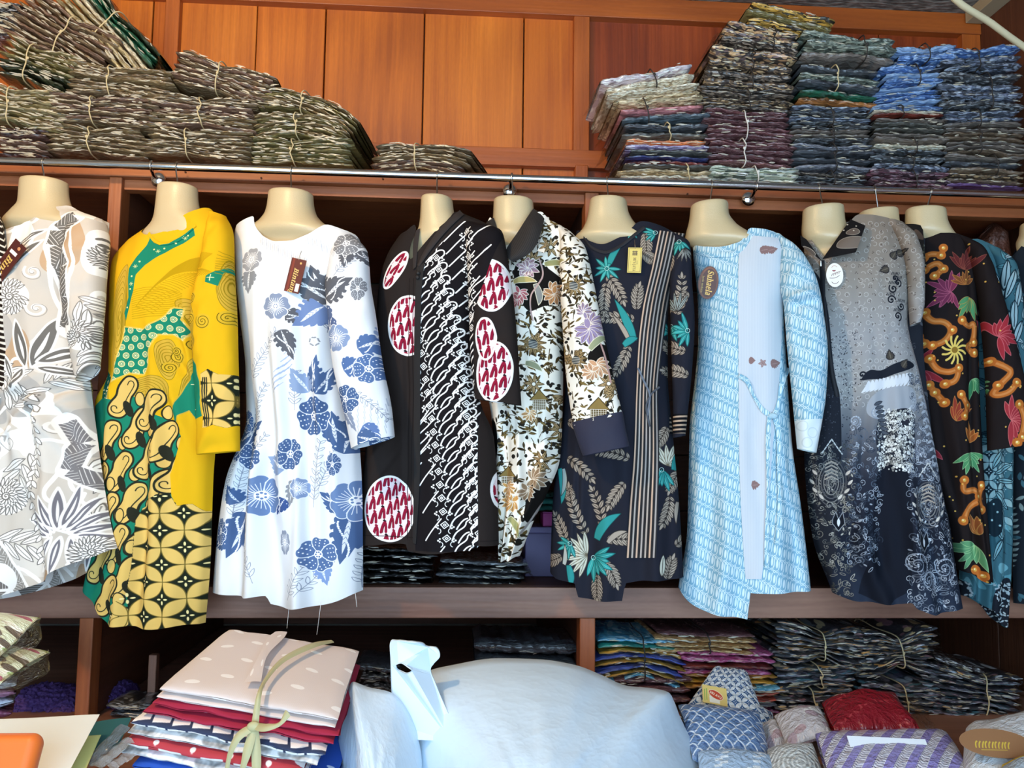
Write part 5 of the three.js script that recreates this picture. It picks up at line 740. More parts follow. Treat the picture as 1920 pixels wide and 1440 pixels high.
// ---- 8: grey shirt fading to black
{
  const F = formFrame(1620, 440, YAW, GZ + 0.012), rect = [1470, 400, 1830, 1160];
  const C = cloth(F, rect, (g) => {
    // dip-dyed ground: taupe at the yoke, silver grey at the chest, near black at the hem
    const gr = g.createLinearGradient(0, 400, 0, 1160); for (const [s, c] of [[0, '#85776a'], [0.16, '#8f8880'], [0.30, '#9c9a9a'], [0.44, '#9a9896'], [0.55, '#62646c'], [0.66, '#2a2d38'], [0.8, '#20242f'], [1, '#2e3646']]) gr.addColorStop(s, c); g.fillStyle = gr; g.fillRect(1470, 400, 360, 770);
    reseed(81); const BK = '#1d1f27', PL = '#b9bcc2';
    for (let j = 0; j < 26; j++) for (let i = 0; i < 24; i++) { const x = 1490 + i * 13 + (j % 2) * 6, y = 410 + j * 14; g.strokeStyle = 'rgba(225,222,218,0.55)'; g.lineWidth = 0.9; g.beginPath(); g.arc(x + rr(-3, 3), y + rr(-3, 3), 4, rr(0, 6), rr(6, 9)); g.stroke(); if ((i + j) % 2) { g.fillStyle = 'rgba(60,50,46,0.65)'; for (let q = 0; q < 4; q++) { g.fillRect(x + rr(-3, 3), y + rr(-3, 3), 1.6, 1.6); } } }
    // dyed edges and black zones
    blob(g, [[1490, 470], [1535, 500], [1552, 600], [1560, 700], [1580, 760], [1570, 1130], [1500, 1130], [1490, 800], [1530, 640], [1500, 540]]); g.fillStyle = '#26282f'; g.fill();
    for (let i = 0; i < 900; i++) { const x = rr(1480, 1600), y = rr(620, 1000); g.fillStyle = ['#2a2d36', '#565a63', '#3a3d47'][i % 3]; g.fillRect(x, y, 1.8, 1.8); }
    blob(g, [[1606, 716], [1624, 692], [1648, 698], [1672, 682], [1704, 674], [1722, 684], [1702, 694], [1674, 702], [1650, 712], [1626, 712]]); g.fillStyle = '#22262f'; g.fill(); spiral(g, 1612, 704, 9, 1.3, '#22262f', 3);
    for (let k = 0; k < 12; k++) hookLeaf(g, 1626 + k * 7.4, 716 - k * 1.6, 26, 5, 1.9 - k * 0.03, 8, '#d8dade', null);
    blob(g, [[1622, 752], [1650, 728], [1715, 722], [1722, 750], [1716, 778], [1660, 790], [1622, 782]]); g.fillStyle = '#a2a5ab'; g.fill(); blob(g, [[1640, 790], [1670, 768], [1716, 764], [1718, 830], [1708, 884], [1660, 886], [1640, 840]]); g.fillStyle = '#2b2e37'; g.fill();
    // curled vine by the sleeve
    for (const [x, y, r] of [[1672, 540, 9], [1668, 562, 9], [1682, 528, 8], [1690, 572, 8], [1682, 592, 9], [1676, 520, 7]]) { spiral(g, x, y, r, 1.5, BK, 2.6, x); for (let k = 0; k < 6; k++) { g.lineWidth = 1.2; g.beginPath(); g.moveTo(x - r + k * 3, y - r); g.lineTo(x - r + 2 + k * 3, y - r - 5); g.stroke(); } } for (const [x, y, a] of [[1672, 480, -1], [1664, 500, 2.8], [1684, 470, -0.4], [1668, 675, -1.8], [1690, 690, -1]]) toothLeaf(g, x, y, 20, 8, a, '#4c463f', BK, { rib: '#837a6c' });
    poly(g, [[1640, 900], [1650, 868], [1690, 872], [1700, 890], [1706, 1000], [1704, 1100], [1660, 1130], [1610, 1110], [1636, 1000]], '#1b1e27');
    // dense white-on-dark ornament
    const orn = (n, area, cols, k) => { for (let i = 0; i < n; i++) { const [x, y] = area(), c = cols[i % cols.length]; const q = i % 5; if (q < 2) spiral(g, x, y, k * rr(0.5, 1), 1.3, c, 1, rr(0, 6)); else if (q < 4) leaf(g, x, y, k * rr(0.9, 1.8), k * 0.35, rr(0, TAU), null, c, 1); else { g.fillStyle = c; g.beginPath(); g.ellipse(x, y, k * 0.4, k * 0.18, rr(0, 3), 0, TAU); g.fill(); } } };
    for (let i = 0; i < 260; i++) dotsRow(g, [[rr(1644, 1714), rr(768, 884)]], rr(1.2, 2.6), ['#d9d9d3', '#eeeeea', '#a9a79e'][i % 3]); orn(260, inRect(1648, 770, 1712, 880), ['#d9d9d3', '#b5b3aa', '#eeeeea', '#7d7b76'], 6); orn(460, inRect(1700, 840, 1800, 1150), ['#8a919c', '#5d6672', '#c5c9cf', '#454c58'], 9); orn(320, inRect(1515, 830, 1600, 1120), ['#8b8578', '#6a6a66', '#b4b0a4', '#4a4a48'], 8); orn(240, inRect(1590, 800, 1650, 1060), ['#5a6574', '#39414e', '#aab2bd'], 8); orn(260, inRect(1706, 700, 1790, 900), ['#7a8290', '#454d5a', '#b9bfc8'], 8);
    // two mirrored crests
    const crest = (x, y, s) => { for (let r = 44; r > 8; r -= 7) { g.strokeStyle = r % 2 ? '#7f7c78' : '#5b5a5c'; g.lineWidth = 2; g.beginPath(); g.ellipse(x, y, r * 0.62 * s, r * s, 0, 0, TAU); g.stroke(); } for (let k = 0; k < 5; k++) { g.strokeStyle = '#a79a8c'; g.lineWidth = 2.4; g.beginPath(); g.moveTo(x - 12 * s, y - 34 * s + k * 7); g.lineTo(x, y - 40 * s + k * 7); g.lineTo(x + 12 * s, y - 34 * s + k * 7); g.stroke(); } for (const sd of [-1, 1]) for (const [dx, dy] of [[26, -14], [30, 4], [25, 20], [14, 32]]) leaf(g, x + sd * dx * s, y + dy * s, 13, 4, sd > 0 ? -0.9 : 4.0, '#d3cbc0', null); g.strokeStyle = '#c9c8c4'; g.lineWidth = 2.5; g.setLineDash([5, 3]); g.beginPath(); g.moveTo(x - 18 * s, y - 56 * s); g.lineTo(x, y - 82 * s); g.lineTo(x + 20 * s, y - 54 * s); g.stroke(); g.setLineDash([]); };
    crest(1558, 906, 1); crest(1742, 945, 0.95);
    for (const [x, y] of [[1573, 975], [1732, 1008]]) { poly(g, [[x - 12, y], [x - 6, y - 14], [x, y], [x + 8, y - 14], [x + 12, y + 8], [x, y + 22], [x - 12, y + 8]], '#1b1d23', '#8f9196', 1.4); leaf(g, x, y - 2, 16, 5, Math.PI / 2, '#dfe2e6'); }
    for (const [x, y, r] of [[1642, 776, 15], [1600, 790, 10], [1712, 1050, 24], [1770, 1060, 22], [1736, 1080, 18]]) { spiral(g, x, y, r, 2.2, '#8d95a1', 2); g.setLineDash([2, 3]); spiral(g, x, y, r + 4, 1.2, '#b6bcc6', 2); g.setLineDash([]); }
    for (let k = 0; k < 8; k++) leaf(g, 1636 + k * 2, 760 + k * 7, 18, 5, -0.4 + k * 0.1, '#4f545e', '#2b2f38', 1); for (let k = 0; k < 10; k++) { leaf(g, 1735 + k * 3.2, 740 + k * 14, 13, 4, 1.1, '#aeb4bd'); leaf(g, 1735 + k * 3.2, 740 + k * 14, 13, 4, 2.6, '#aeb4bd'); }
  }, { k: 2 });
  const t = garment('grey_ombre_shirt', F, 'zipped collared shirt fading from taupe grey to black with an ornate dark lower half', 'shirt');
  const B = body(F, C, {
    L: [[420, 1506], [480, 1508], [600, 1516], [750, 1520], [850, 1508], [1000, 1522], [1110, 1560], [1140, 1570]], R: [[420, 1684], [455, 1700], [520, 1704], [600, 1700], [700, 1722], [800, 1744], [1000, 1780], [1140, 1804]],
    top: [[1507, 446], [1514, 450], [1530, 478], [1540, 490], [1556, 470], [1585, 430], [1604, 412], [1640, 414], [1684, 422]], backTop: [[1507, 446], [1530, 420], [1604, 408], [1684, 422]],
    hem: [[1568, 1112], [1590, 1118], [1640, 1124], [1694, 1122], [1704, 1134], [1740, 1142], [1804, 1138]], backHem: [[1520, 1100], [1580, 1114], [1804, 1130]], D: depthOf(430, 1130, 1), folds: 3.2, foldAmp: 0.010, phase: 5.2, creases: [[1700, 980, 88, 200, 10, 0.012], [1640, 980, 92, 200, 14, -0.010], [1595, 950, 96, 200, 8, -0.010], [1706, 640, 70, 60, 8, -0.007], [1715, 700, 80, 120, 8, 0.006]],
  });
  part('body', B.geo, C.mat, t);
  part('zip_placket', patchGeo(B, [[1536, 488], [1540, 560], [1544, 620], [1554, 690], [1566, 744]], [[1546, 488], [1548, 560], [1553, 620], [1562, 690], [1574, 744]], 0.005, 4, 40), mat(0x14141a, 0.7), t);
  { const p = B.surf(1539, 494, 0.011), g = new RoundedBoxGeometry(0.004, 0.012, 0.002, 1, 0.0008); g.translate(p.x, p.y, p.z); part('zip_pull', g, M.wire, t); }
  part('sleeve', sleeveGeo(F, C, [[1650, 416, 1692, 424, 0.012, 0.022], [1672, 450, 1710, 452, 0.028, 0.03], [1690, 510, 1722, 510, 0.038, 0.03], [1694, 570, 1722, 570, 0.04, 0.026], [1698, 616, 1714, 612, 0.04, 0.022]], { amp: 0.004, phase: 21, creases: [[1700, 590, 30, 40, 6, 0.007]] }), C.mat, t);
  const dk = cloth(F, [1480, 400, 1650, 500], (g) => { g.fillStyle = '#1f1d1e'; g.fillRect(1480, 400, 170, 100); for (const [pts, c] of [[[[1562, 470], [1572, 452], [1600, 448], [1618, 452], [1612, 472], [1580, 474]], '#75685e'], [[[1580, 440], [1600, 428], [1612, 440], [1596, 448]], '#6a5d54'], [[[1500, 462], [1512, 466], [1528, 480], [1520, 490]], '#5c5149']]) { blob(g, pts); g.fillStyle = c; g.fill(); g.strokeStyle = '#a59a8c'; g.lineWidth = 1; g.stroke(); } dotsRow(g, [[1590, 420], [1604, 426], [1582, 432], [1598, 436]], 1.5, '#c9bfae'); }, { k: 3 });
  const pc = (x, y, z) => { const p = F.loc(x, y, z); return V(p[0], p[1], z); };
  const flap = (q, bow) => ribbonGeo(dk, 8, 12, (u, v) => { const a = pc(...q[0]).lerp(pc(...q[1]), v), b = pc(...q[3]).lerp(pc(...q[2]), v), p = a.lerp(b, u); p.z += bow * Math.sin(u * Math.PI) * Math.sin(v * Math.PI) + 0.004; return p; });
  part('collar', flap([[1594, 412, 0.036], [1541, 487, 0.07], [1604, 474, 0.086], [1622, 424, 0.06]], 0.008), dk.mat, t, 'dark patterned collar');
  part('collar', flap([[1500, 442, 0.04], [1502, 462, 0.05], [1540, 490, 0.074], [1512, 450, 0.05]], 0.004), dk.mat, t, 'dark patterned collar');
  mannequin(F, 'cream mannequin wearing the grey zipped shirt', formRows([[390, 1505, 1582, 0.038, 0.03], [414, 1504, 1584, 0.038, 0.03], [432, 1503, 1590, 0.040, 0.03], [450, 1506, 1610, 0.044, 0.028]], B, 470, 680, 12, 0.016), 1533, -0.1);
  tagOn(B, F, 'oval_sticker', 'white oval tag with a small red mark on the grey shirt', 'tag', 1565, 516, 32, 48, 2, (c, w, h) => {
    c.fillStyle = '#efe6dc'; c.fillRect(0, 0, w, h); c.fillStyle = '#8c1f26'; c.beginPath(); c.ellipse(w / 2 - 1, 14, 3.6, 2.6, 0, 0, Math.PI); c.fill(); c.strokeStyle = '#c08a6a'; c.lineWidth = 0.8; c.beginPath(); c.arc(w / 2, 10, 5, 3.4, 6); c.stroke(); c.strokeStyle = '#7a5a48'; c.lineWidth = 1; for (let k = 0; k < 5; k++) { c.beginPath(); c.moveTo(10 + k * 3.4, 26 - k); c.quadraticCurveTo(11 + k * 3.4, 20 - k, 14 + k * 3.4, 21 - k); c.stroke(); } c.strokeStyle = '#5a3a30'; c.lineWidth = 1; c.beginPath(); c.moveTo(6, 29); c.quadraticCurveTo(w / 2, 32, w - 7, 25); c.stroke(); c.beginPath(); c.arc(w / 2, 34, 7, 0.4, 2.7); c.stroke();
  }, { oval: true, lift: 0.014 });
}
// ---- 9: dark shirt mostly hidden behind the grey one
{
  const F = formFrame(1665, 445, YAW, GZ - 0.03), C = cloth(F, [1600, 400, 1860, 1170], (g) => { g.fillStyle = '#2a2c33'; g.fillRect(1600, 400, 260, 770); reseed(91); tangle(g, 260, inRect(1600, 400, 1860, 1170), ['#3b3f49', '#20222a', '#4b4f58'], '#6a6c70', 12, 92, 0.9); }, { k: 1 });
  const t = garment('dark_shirt', F, 'dark shirt mostly hidden behind the grey zipped shirt, only its pointed collar showing', 'shirt');
  const B = body(F, C, { L: [[420, 1600], [600, 1608], [1130, 1630]], R: [[420, 1740], [470, 1745], [600, 1735], [800, 1752], [1000, 1784], [1130, 1800]], top: [[1600, 440], [1640, 432], [1690, 430], [1742, 440]], hem: [[1630, 1100], [1700, 1106], [1800, 1110]], D: depthOf(440, 1120, 0.6), folds: 2, foldAmp: 0.005, phase: 1 });
  part('body', B.geo, C.mat, t);
  const cl = cloth(F, [1680, 400, 1760, 510], (g) => { g.fillStyle = '#25211f'; g.fillRect(1680, 400, 80, 110); blob(g, [[1716, 424], [1732, 436], [1736, 450], [1712, 446]]); g.fillStyle = '#5a463a'; g.fill(); tangle(g, 40, inRect(1710, 455, 1740, 505), ['#8c8a70', '#4a4838', '#b0ad94'], '#2b2924', 8, 93); tangle(g, 30, inRect(1690, 430, 1712, 500), ['#3a4258', '#2b3246'], '#5a6478', 8, 94); }, { k: 3 });
  const pc = (x, y, z) => { const p = F.loc(x, y, z); return V(p[0], p[1], z); };
  part('collar', ribbonGeo(cl, 8, 10, (u, v) => { const a = pc(1698, 420, 0.03).lerp(pc(1694, 490, 0.06), v), b = pc(1730, 424, 0.03).lerp(pc(1737, 502, 0.068), v), p = a.lerp(b, u); p.z += 0.008 * Math.sin(u * Math.PI); return p; }), cl.mat, t, 'dark patterned collar');
  mannequin(F, 'cream mannequin behind the grey zipped shirt, only its neck showing', formRows([[396, 1610, 1684, 0.036, 0.03], [420, 1608, 1686, 0.038, 0.03]], B, 452, 620, 12, 0.014), 1637, -0.1);
}
// ---- 10: black dress with orange scrolls
{
  const F = formFrame(1770, 450, YAW, GZ - 0.004), rect = [1690, 425, 1930, 1110], BK = '#231d1d', OR = '#b5662c', GO = '#d9a850', RD = '#842a32', MA = '#73314a', GN = '#4f8a5c';
  const C = cloth(F, rect, (g) => {
    g.fillStyle = BK; g.fillRect(1690, 425, 240, 690);
    const fn = (x, y, r, a0, a1, c, l, n = 9) => { for (let i = 0; i < n; i++) leaf(g, x, y, r * (0.8 + 0.25 * Math.sin(i * 1.9 + x)), r * 0.17, lerp(a0, a1, i / (n - 1)), c, l, 1); };
    fn(1778, 545, 46, 2.2, 5.2, MA, '#a8566c'); fn(1780, 545, 34, 1.2, 2.2, MA, '#a8566c', 4); fn(1816, 555, 46, 1.0, 2.6, GN, '#a58c4c', 7); fn(1810, 530, 34, 3.4, 5.6, '#7c4a2c', '#b5763c', 7); fn(1730, 690, 50, 0.6, 2.2, RD, '#a8505a', 6); fn(1725, 680, 44, 3.8, 5.4, RD, '#a8505a', 6); fn(1862, 635, 46, -2.2, 1.4, '#9a2f38', '#c2636a', 11); fn(1885, 790, 46, -1.9, 1.6, '#9a333a', '#cf6a68', 12); fn(1790, 790, 46, -1.9, -0.6, '#8e3a2c', '#b5763c', 6); fn(1750, 840, 40, 0.8, 2.6, RD, '#a8505a', 6); fn(1818, 850, 40, 0.2, 2.6, GN, '#8fb884', 10); fn(1822, 830, 40, -2, -0.9, '#a35a2c', '#c98a4c', 4); fn(1830, 1020, 48, 1.2, 3.3, '#5f9468', '#9ac08a', 9); fn(1834, 1000, 42, -2.3, -1.4, '#8e5430', '#b98a4c', 4); fn(1826, 710, 40, 0.3, 1.7, '#3f7a52', '#7aa878', 6); fn(1735, 940, 36, 0.6, 2.4, '#4f2428', '#7c4044', 6); fn(1810, 500, 44, -2.4, -0.6, '#5f2a2a', '#8a4a3c', 8);
    const scroll = (pts, w = 13) => { swirl(g, pts, w + 3, '#3f2a20'); swirl(g, pts, w, OR); swirl(g, pts, w * 0.35, '#c98248'); const e = [pts[0], pts[pts.length - 1]]; for (const [x, y] of [...e, pts[Math.floor(pts.length / 2)]]) { g.fillStyle = OR; g.beginPath(); g.arc(x, y, w * 0.8, 0, TAU); g.fill(); dotsRow(g, [[x, y]], 3.6, GO); dotsRow(g, [[x - 1, y - 1]], 1.6, '#f6e3ae'); } };
    for (const p of [[[1736, 470], [1745, 462], [1765, 470], [1770, 455]], [[1736, 495], [1755, 480], [1768, 498], [1752, 510]], [[1735, 580], [1742, 600], [1768, 600], [1782, 618], [1768, 640], [1748, 645]], [[1800, 600], [1812, 615], [1830, 600], [1828, 640], [1808, 650], [1830, 660]], [[1726, 625], [1735, 640]], [[1745, 670], [1752, 690], [1775, 700], [1795, 690], [1790, 715], [1770, 720]], [[1770, 755], [1755, 735], [1745, 720]], [[1850, 680], [1870, 690], [1890, 700], [1862, 725], [1852, 745], [1880, 740], [1895, 720]], [[1900, 760], [1912, 780], [1905, 820], [1895, 830]], [[1800, 740], [1815, 760], [1808, 780]], [[1806, 900], [1800, 925], [1830, 915], [1838, 935], [1815, 950], [1806, 975]], [[1845, 910], [1836, 930], [1845, 955]], [[1725, 780], [1740, 800], [1735, 820]], [[1830, 1065], [1842, 1075], [1838, 1085]], [[1880, 855], [1900, 870], [1890, 900]], [[1735, 880], [1750, 895], [1745, 920]]]) scroll(p, 11);
    for (let k = 0; k < 12; k++) swirl(g, [[1786, 656], [1786 + 14 * Math.cos(k * 0.52), 656 + 16 * Math.sin(k * 0.52)], [1786 + 22 * Math.cos(k * 0.52 + 0.25), 656 + 26 * Math.sin(k * 0.52 + 0.25)]], 4, '#d9bd62'); dotsRow(g, [[1786, 656]], 6, '#8a6a2c');
    reseed(101); dotsRow(g, Array.from({ length: 60 }, () => [rr(1720, 1910), rr(450, 1090)]), 1.6, GO);
  }, { k: 2 });
  const t = garment('orange_scroll_dress', F, 'black dress printed with orange scrolls, gold dots and red and green leaf fans', 'dress');
  const B = body(F, C, {
    L: [[430, 1724], [600, 1716], [700, 1722], [850, 1740], [1000, 1778], [1100, 1792]], R: [[440, 1796], [460, 1822], [520, 1828], [600, 1830], [750, 1834], [900, 1842], [1090, 1858]],
    top: [[1725, 446], [1740, 444], [1760, 445], [1787, 444], [1800, 448], [1815, 455]], hem: [[1792, 1062], [1815, 1076], [1836, 1086], [1858, 1090]], backHem: [[1760, 1062], [1800, 1066], [1858, 1080]], D: depthOf(450, 1090, 0.85), folds: 2, foldAmp: 0.008, phase: 0.9, creases: [[1808, 800, 89, 260, 6, -0.012], [1790, 950, 85, 150, 8, 0.008]],
  });
  part('body', B.geo, C.mat, t);
  part('sleeve', sleeveGeo(F, C, [[1786, 446, 1818, 456, 0.012, 0.022], [1804, 480, 1838, 482, 0.03, 0.03], [1820, 560, 1862, 560, 0.042, 0.034], [1828, 640, 1882, 640, 0.05, 0.034], [1832, 740, 1902, 730, 0.055, 0.03], [1834, 846, 1918, 832, 0.056, 0.026]], { amp: 0.005, phase: 24 }), C.mat, t);
  mannequin(F, 'cream mannequin wearing the black dress with orange scrolls', formRows([[393, 1698, 1773, 0.036, 0.03], [415, 1697, 1776, 0.038, 0.03], [435, 1696, 1786, 0.040, 0.03]], B, 462, 640, 12, 0.014), 1741);
}
// ---- 11: teal dress
{
  const F = formFrame(1850, 460, YAW, GZ - 0.03), rect = [1770, 440, 1960, 1200];
  const C = cloth(F, rect, (g) => {
    g.fillStyle = '#3f6670'; g.fillRect(1770, 440, 190, 770); reseed(111); const PA = '#9db4b8', DK = '#1b2a33';
    for (let i = 0; i < 70; i++) { blob(g, [0, 1, 2, 3, 4].map((k) => [rr(-26, 26) + 1780 + (i * 37) % 170, rr(-30, 30) + 880 + (i * 53) % 320])); g.fillStyle = ['#5c8f98', '#2f5560', '#6fa0a8', '#2a3f49'][i % 4]; g.fill(); }
    tangle(g, 150, inRect(1800, 450, 1950, 860), ['#5c8f98', '#9db4b8', '#2a4a55', '#86a3a8'], DK, 22, 112, 1);
    for (const [x, y, l, a] of [[1826, 480, 60, 0.9], [1846, 466, 50, 1.2], [1870, 500, 60, 1.5], [1840, 520, 60, 1.6], [1862, 560, 56, 1.5], [1880, 520, 60, 1.7], [1835, 560, 60, 1.3], [1890, 580, 50, 1.8], [1890, 480, 60, 1.7], [1904, 500, 60, 1.9], [1916, 520, 60, 1.8], [1900, 560, 60, 1.6], [1914, 600, 50, 1.9], [1902, 640, 60, 1.7], [1910, 700, 60, 2.0], [1896, 740, 60, 1.4], [1912, 780, 50, 1.9]]) leaf(g, x, y, l, 11, a, PA, DK, 1.6, DK);
    g.fillStyle = '#2a4a55'; for (let k = 0; k < 9; k++) { g.beginPath(); g.ellipse(1856 + (k % 3) * 8, 570 + k * 3, 8, 3, 0.3, 0, TAU); g.fill(); }
    for (let k = 0; k < 10; k++) { g.fillStyle = PA; leaf(g, 1880, 610 + k * 8, 16, 3, 0.2, '#86a3a8', DK, 0.8); }
    kawung(g, 1838, 850, 1862, 960, 34, DK, '#88a8ac', DK, PA); for (const [x, y, l, a] of [[1866, 890, 44, -0.5], [1870, 900, 40, 0.1], [1862, 880, 44, -1.1], [1868, 920, 46, 0.9], [1860, 960, 60, 1.2], [1884, 960, 50, 1.6], [1880, 1010, 44, 2.0]]) leaf(g, x, y, l, 8, a, '#7fa9b0', DK, 1.4, DK);
    blob(g, [[1850, 940], [1880, 930], [1886, 980], [1872, 1010], [1850, 1000]]); g.fillStyle = DK; g.fill(); dotsRow(g, [[1864, 945], [1872, 960], [1860, 975], [1876, 985]], 2, '#9fc0c4');
    blob(g, [[1856, 1130], [1880, 1085], [1905, 1080], [1905, 1185], [1870, 1185]]); g.fillStyle = '#20242c'; g.fill(); blob(g, [[1780, 1090], [1815, 1088], [1830, 1110], [1815, 1130], [1785, 1130]]); g.fillStyle = '#20242c'; g.fill();
    for (let i = 0; i < 130; i++) { const x = i % 3 ? rr(1862, 1898) : rr(1788, 1826), y = i % 3 ? rr(1090, 1180) : rr(1094, 1126); g.fillStyle = '#a3b0b4'; g.beginPath(); g.ellipse(x, y, 1.5, 3, rr(0, 3), 0, TAU); g.fill(); }
  }, { k: 2 });
  const t = garment('teal_dress', F, 'teal dress with pale leaves behind the black dress with orange scrolls', 'dress');
  const B = body(F, C, { L: [[450, 1792], [700, 1796], [1000, 1800], [1130, 1796]], R: [[455, 1852], [480, 1880], [520, 1894], [700, 1900], [850, 1898], [1000, 1896], [1180, 1886]], top: [[1795, 458], [1820, 454], [1852, 462], [1872, 474]], hem: [[1800, 1112], [1820, 1122], [1846, 1138], [1866, 1162], [1886, 1178]], D: depthOf(470, 1150, 0.7), folds: 2.4, foldAmp: 0.008, phase: 2.2, creases: [[1860, 900, 88, 200, 7, 0.008]] });
  part('body', B.geo, C.mat, t);
  part('sleeve', sleeveGeo(F, C, [[1840, 464, 1872, 474, 0.01, 0.022], [1856, 500, 1896, 506, 0.026, 0.028], [1866, 600, 1906, 600, 0.034, 0.028], [1872, 720, 1914, 720, 0.036, 0.026], [1880, 830, 1922, 826, 0.036, 0.022]], { amp: 0.004, phase: 27 }), C.mat, t);
}
// ---- 12: dark dress at the right border
{
  const F = formFrame(1950, 470, YAW, GZ - 0.03), rect = [1890, 400, 2080, 1180];
  const C = cloth(F, rect, (g) => { g.fillStyle = '#22262c'; g.fillRect(1890, 400, 190, 790); reseed(121); for (let k = 0; k < 60; k++) { const y = 500 + k * 11, x = 1906 + Math.sin(k * 0.3) * 6; leaf(g, x, y, 15, 5, -0.6, '#8d9a94', '#22262c', 0.8); leaf(g, x, y + 4, 14, 5, 3.6, '#7f8f8c', '#22262c', 0.8); } for (let i = 0; i < 120; i++) { const x = rr(1920, 2060), y = rr(480, 1160); leaf(g, x, y, 16, 5, rr(0, 6), ['#3f5f68', '#8d9a94', '#4a6f78'][i % 3], null); } }, { k: 1.5 });
  const t = garment('dark_leaf_dress', F, 'dark dress with rows of small pale leaves cut off by the right border', 'dress');
  const B = body(F, C, { L: [[450, 1902], [520, 1894], [700, 1896], [1160, 1900]], R: [[460, 2050], [700, 2060], [1160, 2070]], top: [[1900, 480], [1912, 462], [1920, 450], [1960, 466], [2010, 440], [2050, 460]], hem: [[1900, 1130], [1980, 1140], [2070, 1146]], D: depthOf(450, 1150, 0.6), folds: 3, foldAmp: 0.006, phase: 3.1 });
  part('body', B.geo, C.mat, t);
  mannequin(F, 'cream mannequin cut off by the right border', formRows([[420, 1914, 1984, 0.036, 0.03], [440, 1912, 1988, 0.038, 0.03], [456, 1906, 2000, 0.042, 0.03]], B, 480, 660, 10, 0.014), 1955);
}
// ================= tied bundles of folded clothes in clear plastic =================
const printCache = {};
function printTex(key) {                                      // small all-over prints, 12 cm a repeat
  if (printCache[key]) return printCache[key];
  const [bg, cols, kind, size] = PRINTS[key]; let s = 0; for (const c of key) s = s * 31 + c.charCodeAt(0) | 0; reseed(s);
  return printCache[key] = canvasTex(256, 256, (g) => {
    g.fillStyle = bg; g.fillRect(0, 0, 256, 256); const n = Math.round(5200 / (size * size) * (kind === 'leaf' || kind === 'spot' ? 9 : 4));
    for (let i = 0; i < n; i++) {
      const x = rr(0, 256), y = rr(0, 256), c = cols[i % cols.length], k = size * rr(0.6, 1.4), a = rr(0, TAU), w = rr(0.5, 1.5), L = rr(0.6, 1.3);
      for (const dx of [-256, 0, 256]) for (const dy of [-256, 0, 256]) {
        if (x + dx < -30 || x + dx > 286 || y + dy < -30 || y + dy > 286) continue;
        if (kind === 'dash') { g.strokeStyle = c; g.lineWidth = w + 0.6; g.beginPath(); g.moveTo(x + dx, y + dy); g.lineTo(x + dx + k * L * 1.6, y + dy + (a - 3) * 1.2); g.stroke(); }
        else if (kind === 'leaf') leaf(g, x + dx, y + dy, k * 2, k * 0.7, a, c);
        else if (kind === 'spot') { g.fillStyle = c; g.beginPath(); g.ellipse(x + dx, y + dy, k * 0.6, k * 0.45, a, 0, TAU); g.fill(); }
        else if (kind === 'curl') spiral(g, x + dx, y + dy, k, 1.4, c, w + 0.6, a);
        else if (kind === 'plain') { g.globalAlpha = 0.25; g.fillStyle = c; g.beginPath(); g.ellipse(x + dx, y + dy, k * 2, k, a, 0, TAU); g.fill(); g.globalAlpha = 1; }
        else if (kind === 'zig') { g.strokeStyle = c; g.lineWidth = w + 0.8; g.beginPath(); g.moveTo(x + dx, y + dy); g.lineTo(x + dx + k, y + dy - k); g.lineTo(x + dx + 2 * k, y + dy); g.stroke(); }
        else if (kind === 'block') { g.fillStyle = c; g.fillRect(x + dx, y + dy, k * 2.2, k * 1.1); }
      }
    }
    g.globalCompositeOperation = 'lighter'; g.fillStyle = '#1c1a17'; g.fillRect(0, 0, 256, 256);
  }, { repeat: [1, 1] });
}
